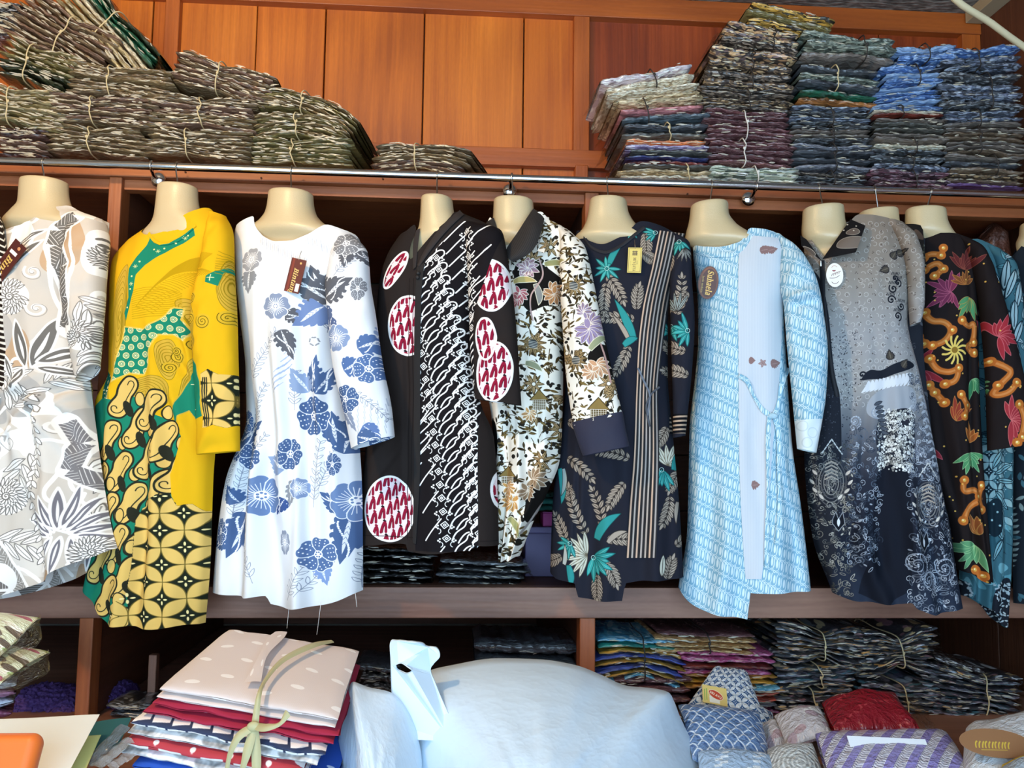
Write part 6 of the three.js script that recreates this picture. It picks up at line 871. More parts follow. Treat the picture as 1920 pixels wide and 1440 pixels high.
const PRINTS = {
  ash: ['#5e4c34', ['#d0b684', '#f0dcae', '#86704c', '#c8a48c', '#2e261c', '#e6cc98'], 'dash', 8], ash2: ['#685434', ['#dcc48e', '#b89c6c', '#f4e2b4', '#362c1c', '#b8947c', '#ead8a6'], 'dash', 9], rose: ['#64483a', ['#cca288', '#ecd4ac', '#94705c', '#382820', '#e2c498'], 'dash', 7],
  olive: ['#6a6038', ['#a2905a', '#d0bd84', '#6c6034', '#2a2616'], 'dash', 8], olive2: ['#585028', ['#d8c474', '#ac985a', '#f4e6a8', '#302a14', '#ecdc98'], 'dash', 9], moss: ['#39412c', ['#7c8256', '#a89c6c', '#4f5a3c', '#23261a'], 'plain', 10], wine: ['#2c1a1a', ['#6b3434', '#8d5a4c', '#1a0f0f', '#a08474'], 'dash', 7],
  mono: ['#1d1c1f', ['#b9b9bb', '#6d6c70', '#0e0e10'], 'spot', 8], cream: ['#cdb98a', ['#efe2bb', '#a58f5e', '#6e5d38'], 'plain', 9], green: ['#1f6a50', ['#3f8f70', '#124a38', '#8fb38a'], 'plain', 10],
  lilac: ['#c7bcc4', ['#ece4e0', '#7a6a74', '#a596a2', '#f4efe6'], 'spot', 12], sand: ['#b7a27c', ['#d9c9a2', '#8c7650', '#5f4f36'], 'spot', 9], bone: ['#d8cdb4', ['#8a7a60', '#f0e8d4', '#b3a284'], 'spot', 7], pink: ['#d98a8c', ['#eab4ae', '#b2606a', '#f4dccf'], 'plain', 10], slate: ['#5d6a72', ['#8a949a', '#3d4a54', '#b0b6b4'], 'plain', 10], grey: ['#66645c', ['#8f8c80', '#46443f', '#a8a498'], 'plain', 9],
  orange: ['#e0783a', ['#f2b88c', '#c45c28', '#f6e0cc'], 'block', 9], plum: ['#7d6a98', ['#b8a8cc', '#554474', '#e6e0ea'], 'block', 9], navy: ['#3a4478', ['#525e96', '#262e58'], 'plain', 10], brick: ['#8c3a2c', ['#b0584a', '#642418'], 'plain', 10],
  bloom: ['#221e20', ['#cda676', '#a9805a', '#e0cda4', '#6d5a5c'], 'leaf', 12], umber: ['#2b2320', ['#8f7250', '#c1a276', '#5c4836', '#191413'], 'leaf', 8], soot: ['#1f1c1c', ['#5f5248', '#8a7a6a', '#0f0e0e'], 'leaf', 8], maroon: ['#46242a', ['#8d5a60', '#c0a0a0', '#2a1418', '#6c3a42'], 'zig', 6], maroon2: ['#552a30', ['#a87a7c', '#361a20', '#c6aaa6'], 'zig', 7], mint: ['#d4d8c4', ['#54665a', '#f0f0e4', '#7a8a78', '#3f4a48'], 'block', 11], gold: ['#231f18', ['#c8983c', '#d8b05a', '#8a6a28'], 'block', 12],
  sage: ['#4c574e', ['#7c877a', '#2f3833', '#9aa090'], 'leaf', 9], smoke: ['#52565c', ['#80858c', '#34383e', '#a2a6aa'], 'plain', 9], rust: ['#b8763c', ['#d89a5c', '#8a5224'], 'plain', 12], coal: ['#22262b', ['#5a6068', '#3a4048', '#8a9096', '#121417'], 'leaf', 8], steel: ['#5a5c68', ['#9a9ca8', '#34363f', '#b9bac2'], 'zig', 5], blue: ['#3c64a4', ['#6f98d0', '#24457c', '#a8c4e4'], 'leaf', 10], blue2: ['#7c9cc4', ['#c6d8ea', '#3c64a4', '#e6eef6'], 'dash', 10], taupe: ['#5c534d', ['#8a8078', '#3b3531', '#a69c90'], 'dash', 9], plaid: ['#33222c', ['#8d5a68', '#b9a0a8', '#1c1219', '#6a3a4c'], 'block', 6], dusk: ['#343c4c', ['#6b7690', '#20262f', '#97a2b4'], 'leaf', 10], earth: ['#5a4838', ['#a08868', '#2f4a48', '#c2ab88', '#33281f'], 'dash', 8], violet: ['#8a68a0', ['#b494c8', '#5c4074'], 'plain', 11],
  sky: ['#3a9ccc', ['#6fb8d4', '#1c6490', '#bfe0ea'], 'leaf', 10], teal: ['#35a090', ['#4fa898', '#1c685f'], 'plain', 12], mustard: ['#dca63e', ['#e0b460', '#a06c20'], 'plain', 12], royal: ['#4a64c4', ['#5a70c0', '#2a3a80'], 'plain', 12], ochre: ['#a87a44', ['#d0a868', '#7c5428', '#e4cc98'], 'spot', 9], magenta: ['#a8346c', ['#b85a88', '#60163a', '#d8a0bc'], 'spot', 8], coral: ['#dc6a54', ['#e48a70', '#9c3a30'], 'plain', 11], amber: ['#e4a044', ['#e8b868', '#b06c24'], 'plain', 11],
  night: ['#1c212b', ['#a88a80', '#c9b48a', '#2a313d', '#d2924a', '#39424f', '#8f9aa6', '#1c212b'], 'leaf', 15], night2: ['#191d26', ['#c7c9cc', '#191d26', '#8a5f6a', '#3c4654', '#b99c6c', '#191d26'], 'spot', 14], night3: ['#20242e', ['#5f5a70', '#8a7a84', '#3a6a78', '#a8aeb6', '#12151b'], 'leaf', 13], black: ['#141416', ['#242428', '#0a0a0b', '#34343a'], 'plain', 9],
};
const packetMats = {};
const crumpleMap = crumple.clone(); crumpleMap.repeat.set(1.6, 1.6);
const mottle = dataTex(128, 128, (u, v) => { const t = 0.92 + 0.45 * tiled(u, v, 7, 5, 6) + 0.25 * tiled(u, v, 18, 14, 9); return [t, t, t]; });
function packetMat(key) { const plain = PRINTS[key][2] === 'plain'; return packetMats[key] ??= new THREE.MeshPhysicalMaterial({ map: plain ? mottle : printTex(key), color: plain ? PRINTS[key][0] : 0xffffff, roughness: 0.34, ior: 1.6, clearcoat: 1, clearcoatRoughness: 0.09, bumpMap: crumpleMap, bumpScale: 0.003, side: THREE.DoubleSide }); }
M.film = new THREE.MeshPhysicalMaterial({ color: 0xf3eee4, roughness: 0.12, transmission: 1, thickness: 0, ior: 1.45, bumpMap: crumpleMap, bumpScale: 0.006, side: THREE.DoubleSide });
M.fold = new THREE.MeshPhysicalMaterial({ color: 0xe9e0c8, roughness: 0.2, transmission: 0.5, thickness: 0, side: THREE.DoubleSide });  // pale colour stands in for glints on the clear film
M.string = mat(0xcdb98c, 0.85); M.band = mat(0x2a2420, 0.6); M.whiteString = mat(0xdcd6cc, 0.8);
// one folded packet: a soft slab with a rounded fold in front; shape(x, y) bends the whole bundle
function packetGeo(w, th, d, seed, bend, yc) {
  const nx = 44, nl = 20;
  return gridGeo(nl, nx, (u, v) => {
    const x = (v - 0.5) * w, edge = Math.min(1, Math.pow(Math.max(0, (w / 2 - Math.abs(x)) / 0.016), 0.5)), a = u * TAU, c = Math.cos(a), s = Math.sin(a);
    let y = Math.sign(s) * Math.pow(Math.abs(s), 0.75) * th / 2 * (0.35 + 0.65 * edge), z = Math.sign(c) * Math.pow(Math.abs(c), 0.45) * d / 2 * (0.94 + 0.06 * edge);
    y += 0.0022 * noise(x * 26, seed * 3.1, z * 9) + 0.0014 * noise(x * 70, seed * 5.7, 2); z += 0.006 * noise(x * 22, seed * 2.3, 7) + 0.004 * noise(x * 55, seed, u * 6) + 0.0012 * Math.sin(a * 3 + seed);
    const ridge = (Math.abs(noise(x * 60, s * 2.2, seed * 1.7)) + 0.6 * Math.abs(noise(x * 130, s * 3.5, seed * 2.9))) * edge; y -= Math.sign(s) * ridge * th * 0.16; z -= Math.sign(c) * ridge * 0.007 * Math.abs(c);
    [y, z] = bend(x, y + yc, z);
    return [x, y, z, x / 0.24 + seed * 0.37, (u * (th * 2 + d * 2)) / 0.24 + seed * 0.73];
  }, true);
}
// b: label, centre and size where seen, tilt, packets bottom to top (print names), where the string runs
function bundle(label, cx, cy, w, h, tilt, prints, { string = null, stringMat = M.string, zf = -0.012, d = 0.23, yaw = 0, pinch = 0.2, sag = 0, film = 0, group, loose = 0, creases = 4, cat = 'bundle', name = 'clothes_bundle' } = {}) {
  const c = W(cx, cy, zf), mpp = (W(cx + 50, cy, zf).x - W(cx - 50, cy, zf).x) / 100, ww = w * mpp, hh = h * mpp, n = prints.length, th = hh / n;
  const t = thing(name, label, cat, V(c.x, c.y, zf - d / 2), group); t.rotation.set(0, yaw * Math.PI / 180, -tilt * Math.PI / 180);
  const xs = string == null ? null : (string - cx) * mpp;
  const bend = (x, y, z) => { const p = xs == null ? 0 : pinch * Math.exp(-Math.pow((x - xs) / 0.03, 2)), f = 0.10 * Math.pow(2 * x / ww, 2); return [y * (1 - p + f) + sag * (x * x) / (ww * ww) * 4 * -0.01, z - (xs == null ? 0 : 0.004 * Math.exp(-Math.pow((x - xs) / 0.02, 2)))]; };
  let s0 = Math.abs(Math.round(cx * 7 + cy * 13)); reseed(s0);
  prints.forEach((k, i) => {
    const yc = -hh / 2 + th * (i + 0.5), pw = ww * rr(0.95, 1.03), off = rr(-0.006, 0.006) * (1 + loose), zo = rr(-0.007, 0.005);
    const g = packetGeo(pw, th * 1.08, d, (s0 + i * 17) % 97 + 0.5, (x, y, z) => bend(x + off, y, z), yc); g.translate(off, 0, zo);
    const m = part('folded_packet', g, packetMat(k), t);
    {                                                        // pale strips added along the front edge, standing in for glints on the bag folds
      const folds = [];
      for (let q = 0; q < creases; q++) {
        const L = rr(0.008, 0.026), x0 = rr(-pw / 2 + 0.01, pw / 2 - 0.01 - L), y0 = yc + rr(-0.34, 0.34) * th, hgt = rr(0.0012, 0.0034), tw = rr(-0.0025, 0.0025), ns = rr(0, 60);
        folds.push(gridGeo(5, 2, (u, v) => { const x = x0 + u * L, y = y0 + (v - 0.5) * hgt * Math.sin(Math.PI * (0.1 + 0.8 * u)) + tw * (u - 0.5) + 0.0012 * noise(u * 3, ns); const [by, bz] = bend(x + off, y, zo + d / 2 + 0.0015 + 0.002 * noise(u * 4, v * 3, ns + 7)); return [x + off, by, bz, u * 0.2, v * 0.05]; }));
      }
      if (folds.length) part('bag_fold_glint', mergeGeometries(folds), M.fold, m).userData.kind = 'stuff';
    }
    if (film) {                                              // the empty end of the clear bag hangs out at one side
      const sd = Math.sign(film), L = Math.abs(film) * rr(0.7, 1.2), sd0 = rr(0, 50);
      const fg = gridGeo(8, 8, (u, v) => { const x = off + sd * (pw / 2 - 0.012 + u * L), z = zo + d / 2 - 0.004 - v * 0.12 + 0.006 * noise(u * 4, v * 5, sd0), y = yc - u * u * L * 0.7 + 0.006 * noise(u * 5, v * 3, sd0 + 9) + 0.003 * Math.sin(u * 9 + v * 5); return [x, y, z, u * 0.4, v]; });
      part('clear_bag_end', fg, M.film, m);
    }
  });
  if (xs != null) {
    const P = [], H = hh / 2 * (1 - pinch + 0.02); const wob = rr(-0.004, 0.004);
    for (const [y, z, x] of [[-1, -0.45, 0], [-1.02, 0.1, 0.002], [-1.03, 0.47, 0.004], [-0.75, 0.512, 0.003], [-0.2, 0.522, wob], [0.3, 0.52, -wob], [0.8, 0.512, -0.004], [1.04, 0.46, -0.003], [1.04, 0, 0], [1.0, -0.45, 0]]) P.push(V(xs + x, y * (H + 0.0015), z * d));
    part('string', new THREE.TubeGeometry(new THREE.CatmullRomCurve3(P, true), 60, 0.0014, 6, true), stringMat, t);
    const kn = new THREE.SphereGeometry(0.0028, 8, 6); kn.scale(1, 1.3, 0.8); kn.translate(xs + wob, 0.002, d * 0.525); part('string_knot', kn, stringMat, t);
  }
  return t;
}
const rep = (n, ...ks) => Array.from({ length: n }, (_, i) => ks[(i * 7 + (i >> 1)) % ks.length]);
const TL = 'tied bundles of folded clothes on the left of the top shelf', TR = 'bundles of folded clothes on the right of the top shelf';
const bl = (label, cx, cy, w, h, tilt, prints, o = {}) => bundle(label, cx, cy, w, h, tilt, prints, { group: TL, creases: 11, ...o });
const br = (label, cx, cy, w, h, tilt, prints, o = {}) => bundle(label, cx, cy, w, h, tilt, prints, { group: TR, pinch: 0.12, creases: 3, ...o });
bl('dark wine-red bundle lying lowest in the left corner of the top shelf', 36, 264, 100, 60, 1, rep(5, 'wine', 'rose'));
bl('tan and olive bundle with string above the wine-red one in the shelf corner', 48, 198, 150, 84, 7, rep(8, 'olive', 'cream', 'olive2'), { string: 14 });
bl('greenish tilted bundle with string under the topmost brown bundle at left', 62, 116, 150, 84, 18, rep(7, 'moss', 'olive', 'olive2', 'moss'), { string: 50 });
bl('black and white bundle at the top left border', 0, 32, 70, 72, 6, rep(6, 'mono'), { zf: -0.04 });
bl('brown and pinkish bundle leaning steeply at the top left', 108, 58, 215, 100, 30, rep(9, 'rose', 'ash', 'ash2'), { string: 118, zf: -0.02, d: 0.2 });
bl('cream and green bundle standing steeply on the pile in a clear bag', 200, 46, 230, 82, 47, ['cream', 'cream', 'cream', 'bone', 'green', 'green', 'moss'], { string: 196, zf: -0.03, d: 0.18, film: 0.06 });
bl('grey-brown bundle topmost in the second column, beside the leaning ones', 224, 150, 198, 68, 5, rep(6, 'ash', 'ash2', 'rose'), { string: 203 });
bl('grey-brown bundle in the middle of the second column', 188, 204, 200, 60, 2, rep(6, 'ash', 'rose', 'ash2'), { string: 170 });
bl('grey-brown bundle lowest in the second column, its lower packets sticking out', 174, 260, 198, 58, 3, rep(6, 'ash', 'ash2', 'mono'), { string: 166, loose: 2 });
bl('grey-brown bundle tilted on top of the third column', 415, 142, 192, 68, 15, rep(7, 'ash', 'rose', 'ash2'), { string: 408, zf: -0.02 });
bl('reddish brown bundle in the middle of the third column', 378, 206, 198, 62, 2, rep(7, 'rose', 'ash', 'rose', 'ash2'), { string: 375 });
bl('grey-brown bundle lowest in the third column', 369, 266, 208, 62, 3, rep(7, 'ash2', 'ash', 'rose'), { string: 348 });
bl('olive bundle topmost in the fourth column, sloping down to the right', 585, 190, 210, 46, 19, rep(6, 'olive2', 'ash2'), { string: 576, sag: 2.4, yaw: -6 });
bl('olive bundle in the middle of the fourth column', 575, 231, 190, 52, 5, rep(6, 'olive2', 'ash2', 'olive2'), { string: 568, sag: 1.6, yaw: -8 });
bl('olive bundle lowest in the fourth column', 572, 282, 208, 56, 2, rep(6, 'olive2', 'olive', 'ash2'), { string: 562, yaw: -8 });
bl('low grey-brown bundle lying alone in the middle of the top shelf', 812, 291, 192, 58, 6, rep(7, 'ash2', 'ash', 'ash2', 'rose'), { string: 806, yaw: -16, sag: 1.2 });
// right: column by column, bottom to top
br('thin beige packets in crumpled clear bags under the blue and orange pile', 1252, 320, 172, 30, -1, ['bone', 'sand', 'grey'], { string: 1290, film: -0.05, pinch: 0.05 });
br('pile of brick, blue, lilac and orange packets in the pastel column', 1256, 284, 156, 52, -1, ['brick', 'navy', 'grey', 'plum', 'orange'], { film: -0.045 });
br('grey see-through packets under the slate and pink ones', 1252, 242, 162, 30, -2, ['grey', 'smoke'], { string: 1255, stringMat: M.string, film: -0.05 });
br('slate, pink and beige packets tied with a dark band', 1244, 202, 164, 48, -6, ['slate', 'pink', 'sand'], { string: 1212, stringMat: M.band, film: -0.05 });
br('beige packets just under the white and lilac topmost one', 1232, 171, 178, 24, -9, ['sand', 'bone'], { film: -0.05 });
br('white and lilac packet topmost in the pastel column', 1216, 145, 172, 34, -13, ['bone', 'lilac'], { string: 1226, stringMat: M.band, film: -0.04 });
br('white and green packets at the bottom of the maroon column', 1416, 325, 168, 32, 0, ['mint', 'mint', 'mint'], { string: 1419, stringMat: M.whiteString });
br('lower maroon bundle with a white tie', 1410, 282, 164, 50, 2, rep(5, 'maroon2', 'maroon'), { string: 1396, stringMat: M.whiteString });
br('upper maroon bundle with a white tie', 1406, 231, 158, 54, 2, rep(6, 'maroon', 'maroon2'), { string: 1399, stringMat: M.whiteString });
br('sooty dark bundle just above the maroon ones', 1402, 184, 176, 44, 1, rep(5, 'soot', 'umber'), { string: 1404, stringMat: M.band });
br('dark brown bundle with curled plastic ends, third from the top of its column', 1408, 146, 166, 38, 3, rep(2, 'umber', 'soot', 'umber'), { string: 1410, stringMat: M.band, film: -0.02 });
br('brown bundle second from the top of the maroon column', 1414, 106, 158, 42, 5, rep(2, 'umber', 'bloom', 'soot'), { string: 1412, stringMat: M.band, film: -0.02 });
br('black and tan flowered packets under the yellow and black one', 1432, 64, 140, 46, 9, ['soot', 'bloom', 'bloom'], { string: 1452, stringMat: M.band, film: -0.03 });
br('yellow and black packet on top of everything near the ceiling', 1487, 34, 160, 46, 11, ['gold', 'olive2', 'gold'], { zf: -0.03 });
br('dark packets at the bottom of the middle column', 1560, 332, 136, 28, 1, ['coal', 'coal', 'soot'], { string: 1562, stringMat: M.band });
br('lavender grey bundle with fine zigzags, tied in the middle', 1566, 290, 152, 52, -1, rep(4, 'steel', 'smoke'), { string: 1566, stringMat: M.band });
br('lower dark grey bundle of the middle column', 1562, 248, 150, 32, -2, rep(4, 'coal', 'taupe'), { string: 1562, stringMat: M.band });
br('upper dark grey bundle of the middle column', 1560, 214, 150, 34, 0, rep(4, 'coal', 'dusk', 'coal'), { string: 1560, stringMat: M.band });
br('orange and green edged packets under a smoky clear one', 1572, 181, 152, 28, 3, ['rust', 'green'], { film: 0.015 });
br('smoky clear packets tied with a thin band in the middle column', 1578, 142, 152, 46, 4, ['smoke', 'sage', 'smoke'], { string: 1570, stringMat: M.string });
br('grey-green bundle topmost in the middle column, pinched by a band', 1600, 84, 176, 54, 3, ['taupe', 'sage', 'sage'], { string: 1622, stringMat: M.band, pinch: 0.25 });
br('dark maroon plaid packets at the bottom of the blue column', 1712, 334, 148, 34, 1, ['plaid', 'plaid', 'plaid'], { string: 1716, stringMat: M.band });
br('grey-black shiny packets above the plaid ones', 1712, 301, 142, 28, 1, ['dusk', 'coal'], { string: 1710, stringMat: M.band });
br('dark packets with cream edges in the blue column', 1708, 270, 142, 30, 0, ['coal', 'bone', 'taupe'], { string: 1716, stringMat: M.band });
br('taupe bundle under the blue, white and red packets', 1710, 236, 138, 34, 0, rep(4, 'taupe', 'grey'), { film: 0.012 });
br('flat blue packet over a thin red and white one', 1704, 206, 128, 20, -1, ['brick', 'bone', 'blue'], { string: 1692, stringMat: M.band });
br('shiny blue and white bundle with an upturned corner', 1706, 176, 128, 36, -8, rep(4, 'blue2', 'blue'), { film: 0.03 });
br('crumpled shiny blue packets below the topmost blue one', 1712, 136, 106, 38, -3, ['blue', 'blue2', 'blue'], { string: 1722, stringMat: M.band });
br('blue packet topmost in the blue column', 1742, 94, 114, 38, -5, ['blue', 'blue2'], { string: 1740, stringMat: M.band, pinch: 0.3 });
br('brown packets with one violet edge at the lower right of the top shelf', 1848, 338, 150, 28, 1, ['violet', 'earth', 'umber'], {});
br('grey packet with brown edges in the last column', 1850, 305, 142, 38, 1, ['earth', 'smoke', 'taupe'], { string: 1868, stringMat: M.band, film: 0.01 });
br('brown and teal striped bundle in the last column', 1852, 260, 156, 48, 0, rep(6, 'earth', 'taupe'), { string: 1838, stringMat: M.band, sag: 0.6 });
br('dark bluish packets between the striped and the black bundle', 1848, 218, 150, 32, -3, ['taupe', 'dusk', 'dusk'], { string: 1836, stringMat: M.band });
br('large dark bundle in the last column', 1846, 166, 160, 70, -1, rep(4, 'coal', 'dusk'), { string: 1858, stringMat: M.band });
br('slate blue bundle topmost in the last column, pinched by a band', 1850, 105, 152, 46, -6, ['dusk', 'dusk', 'blue'], { string: 1834, stringMat: M.band, pinch: 0.3 });
// middle compartment: black packets behind the jacket
bundle('glossy black packets behind the black jacket on the middle shelf', 742, 1063, 150, 72, 1, rep(6, 'black'), { zf: -0.05, d: 0.2, name: 'packet_pile', cat: 'packets' });
bundle('glossy black packets lying low beside the purple box on the middle shelf', 905, 1076, 172, 50, 2, rep(4, 'black', 'coal', 'black'), { zf: -0.05, d: 0.2, name: 'packet_pile', cat: 'packets', film: 0.02 });
// ================= the counter and the lower compartments =================
// a soft folded slab between four corners (front left, front right, back right, back left), th thick
function slabGeo(q, th, { nu = 24, nl = 20, wob = 0.003, seed = 1, k = 8, round = 0.45, belly = 0 } = {}) {
  const [a, b, c, d] = q, W0 = a.distanceTo(b), D0 = a.distanceTo(d);
  return gridGeo(nl, nu, (l, u) => {
    const an = l * TAU, cs = Math.cos(an), sn = Math.sin(an), w = 0.5 - Math.sign(cs) * Math.pow(Math.abs(cs), round) / 2, e = Math.min(1, Math.pow(Math.max(0, Math.min(u, 1 - u)) * W0 / 0.02, 0.5));
    const p = a.clone().lerp(b, u).lerp(d.clone().lerp(c, u), w), x = u * W0, z = w * D0;
    p.y += Math.sign(sn) * Math.pow(Math.abs(sn), 0.7) * th / 2 * (0.3 + 0.7 * e) + (sn > 0 ? belly * Math.sin(u * Math.PI) * Math.sin(w * Math.PI) : 0);
    p.y += wob * (noise(x * k * 2, z * k * 2, seed) + 0.5 * noise(x * k * 5, z * k * 4, seed + 3)); p.z += wob * noise(x * k * 2, seed, l * 2); p.x += wob * 0.7 * noise(z * k * 2, seed + 5, l * 2);
    return [p.x, p.y, p.z, x / 0.12, (sn >= 0 ? z : -z - th) / 0.12];
  }, true);
}
function slabThing(name, label, cat, corners, th, m, partName, o = {}, group) {
  const q = corners.map(([x, y, z]) => W(x, y, z)), base = q[0].clone().add(q[2]).multiplyScalar(0.5), t = thing(name, label, cat, base, group), r = q.map((p) => p.clone().sub(base));
  part(partName, slabGeo(r, th, o), m, t); return { t, q: r, base };
}
const repTex = (w, h, draw) => canvasTex(w, h, draw, { repeat: [1, 1] });
const clothMat = (tex, rough = 0.85, more = {}) => new THREE.MeshPhysicalMaterial({ map: tex, roughness: rough, side: THREE.DoubleSide, bumpMap: weave, bumpScale: 0.00015, ...more });
const shinyMat = (tex, more = {}) => new THREE.MeshPhysicalMaterial({ map: tex, roughness: 0.25, ior: 1.65, bumpMap: crumpleMap, bumpScale: 0.003, side: THREE.DoubleSide, ...more });
// ---- the tied stack of folded clothes
{
  const P = (x, y, z) => W(x, y, z), top = [P(300, 1283, 0.42), P(634, 1340, 0.50), P(674, 1212, 0.27), P(432, 1172, 0.20)], base = top[0].clone().add(top[2]).multiplyScalar(0.5);
  const t = thing('folded_clothes_stack', 'slanting stack of folded beige, crimson, navy, red and blue clothes tied with straw ribbon', 'stack', base), loc = top.map((p) => p.clone().sub(base));
  const ivory = '#f1ece6';
  const beige = repTex(256, 256, (g) => { g.fillStyle = '#dccfca'; g.fillRect(0, 0, 256, 256); g.fillStyle = '#f4efec'; for (const [x, y, a] of [[60, 60, 0.2], [190, 150, 0.1], [90, 210, -0.2], [210, 30, 0.2]]) { g.beginPath(); g.ellipse(x, y, 26, 11, a, 0, TAU); g.fill(); } });
  const crimson = repTex(128, 128, (g) => { g.fillStyle = '#a01c3c'; g.fillRect(0, 0, 128, 128); g.fillStyle = '#d8a0b0'; g.beginPath(); g.arc(100, 100, 8, 0, TAU); g.fill(); });
  const navy = repTex(256, 256, (g) => { g.fillStyle = '#2a3450'; g.fillRect(0, 0, 256, 256); g.strokeStyle = ivory; g.lineWidth = 20; reseed(5); for (let i = 0; i < 7; i++) for (let j = 0; j < 5; j++) { const x = i * 38 + (j % 2) * 18, y = j * 52; g.beginPath(); g.moveTo(x, y); g.lineTo(x + 8, y + 34); g.lineTo(x + 30, y + 30); g.stroke(); } });
  const red = repTex(256, 256, (g) => { g.fillStyle = '#b83a44'; g.fillRect(0, 0, 256, 256); g.fillStyle = ivory; for (let i = 0; i < 4; i++) for (let j = 0; j < 4; j++) { g.beginPath(); g.ellipse(i * 64 + 20 + (j % 2) * 32, j * 64 + 30, 27, 15, -0.6 + (i % 2) * 1.2, 0, TAU); g.fill(); g.beginPath(); g.arc(i * 64 + 54, j * 64 + 58, 5, 0, TAU); g.fill(); } });
  navy.repeat.set(0.55, 0.55); red.repeat.set(0.5, 0.5); const white = null, blue = repTex(128, 128, (g) => { g.fillStyle = '#1f50b0'; g.fillRect(0, 0, 128, 128); g.fillStyle = '#d8e0f0'; g.beginPath(); g.ellipse(70, 60, 16, 6, 0, 0, TAU); g.fill(); });
  const layers = [[beige, 0.014, 0, 0, 0, 0], [beige, 0.010, -0.004, -0.004, 0, 0.002], [crimson, 0.012, -0.008, 0.003, 0.004, 0.004], [crimson, 0.012, -0.022, -0.006, 0.006, 0.004], [navy, 0.018, -0.036, -0.016, 0.01, 0.004], [white, 0.008, -0.04, -0.026, 0.012, 0], [red, 0.020, -0.042, -0.044, 0.014, 0], [white, 0.014, -0.046, -0.044, 0.012, 0], [blue, 0.022, -0.03, -0.004, 0.014, 0], [blue, 0.022, -0.03, 0.002, 0.012, 0], [white, 0.02, -0.028, 0, 0.012, 0]];
  let drop = 0;
  layers.forEach(([tex, th, dl, dr, df], i) => {
    drop += th / 2; const q = loc.map((p, j) => V(p.x + (j === 0 || j === 3 ? dl : dr) + 0.0, p.y - drop * (j < 2 ? 0.92 : 1), p.z + (j < 2 ? df : 0.004)));
    part('folded_cloth', slabGeo(q, th * 1.05, { seed: 11 + i * 3, wob: i < 2 ? 0.0022 : 0.004, nu: 34, nl: 26, belly: i === 0 ? 0.006 : 0, k: 9 }), tex ? clothMat(tex) : clothMat(mottle, 0.85, { color: 0xf4f7fa }), t); drop += th / 2;
  });
  // button placket of the top shirt and the straw ribbon with its bow
  const S = (u, w, o) => { const p = loc[0].clone().lerp(loc[1], u).lerp(loc[3].clone().lerp(loc[2], u), w); p.y += 0.012 + o; return p; };
  const strip = (f, w, th) => { const c = new THREE.CatmullRomCurve3(f), n = 40; return gridGeo(4, n, (u, v) => { const p = c.getPoint(v), tg = c.getTangent(v), s = V().crossVectors(tg, V(0, 0.7, 0.7)).normalize(); p.addScaledVector(s, (u - 0.5) * w * (0.75 + 0.25 * Math.sin(v * 7))); p.y += th * Math.sin(u * Math.PI); p.z += th * Math.sin(u * Math.PI); return [p.x, p.y, p.z, u, v]; }); };
  part('shirt_placket', strip([S(0.42, 0.95, -0.004), S(0.44, 0.7, 0.004), S(0.46, 0.42, 0.007), S(0.50, 0.1, 0.002)], 0.026, 0.001), clothMat(beige), t);
  const straw = phys(0xb9b184, 0.6, { sheen: 0.3 }), F = (u, dn, o = 0) => { const p = loc[0].clone().lerp(loc[1], u); p.y += 0.01 - dn; p.z += 0.014 + o; return p; };
  part('straw_ribbon', strip([S(0.80, 0.97, -0.008), S(0.72, 0.72, 0.006), S(0.60, 0.4, 0.009), S(0.57, 0.12, 0.006), F(0.58, -0.002, 0.002), F(0.575, 0.04, 0.016)], 0.012, 0.002), straw, t);
  for (const pts of [[F(0.575, 0.035, 0.016), F(0.5, 0.05, 0.03), F(0.45, 0.09, 0.03), F(0.46, 0.12, 0.028)], [F(0.575, 0.035, 0.016), F(0.55, 0.07, 0.03), F(0.53, 0.10, 0.03), F(0.56, 0.115, 0.026)], [F(0.575, 0.035, 0.016), F(0.60, 0.09, 0.024), F(0.585, 0.14, 0.024), F(0.565, 0.17, 0.022)], [F(0.575, 0.035, 0.016), F(0.65, 0.03, 0.03), F(0.72, 0.022, 0.03), F(0.76, 0.006, 0.028)]]) part('ribbon_tail', strip(pts, 0.013, 0.002), straw, t);
  { const p = F(0.575, 0.035, 0.02), g = new THREE.SphereGeometry(0.009, 12, 8); g.scale(1.1, 0.8, 0.6); g.translate(p.x, p.y, p.z); part('ribbon_knot', g, straw, t); }
}
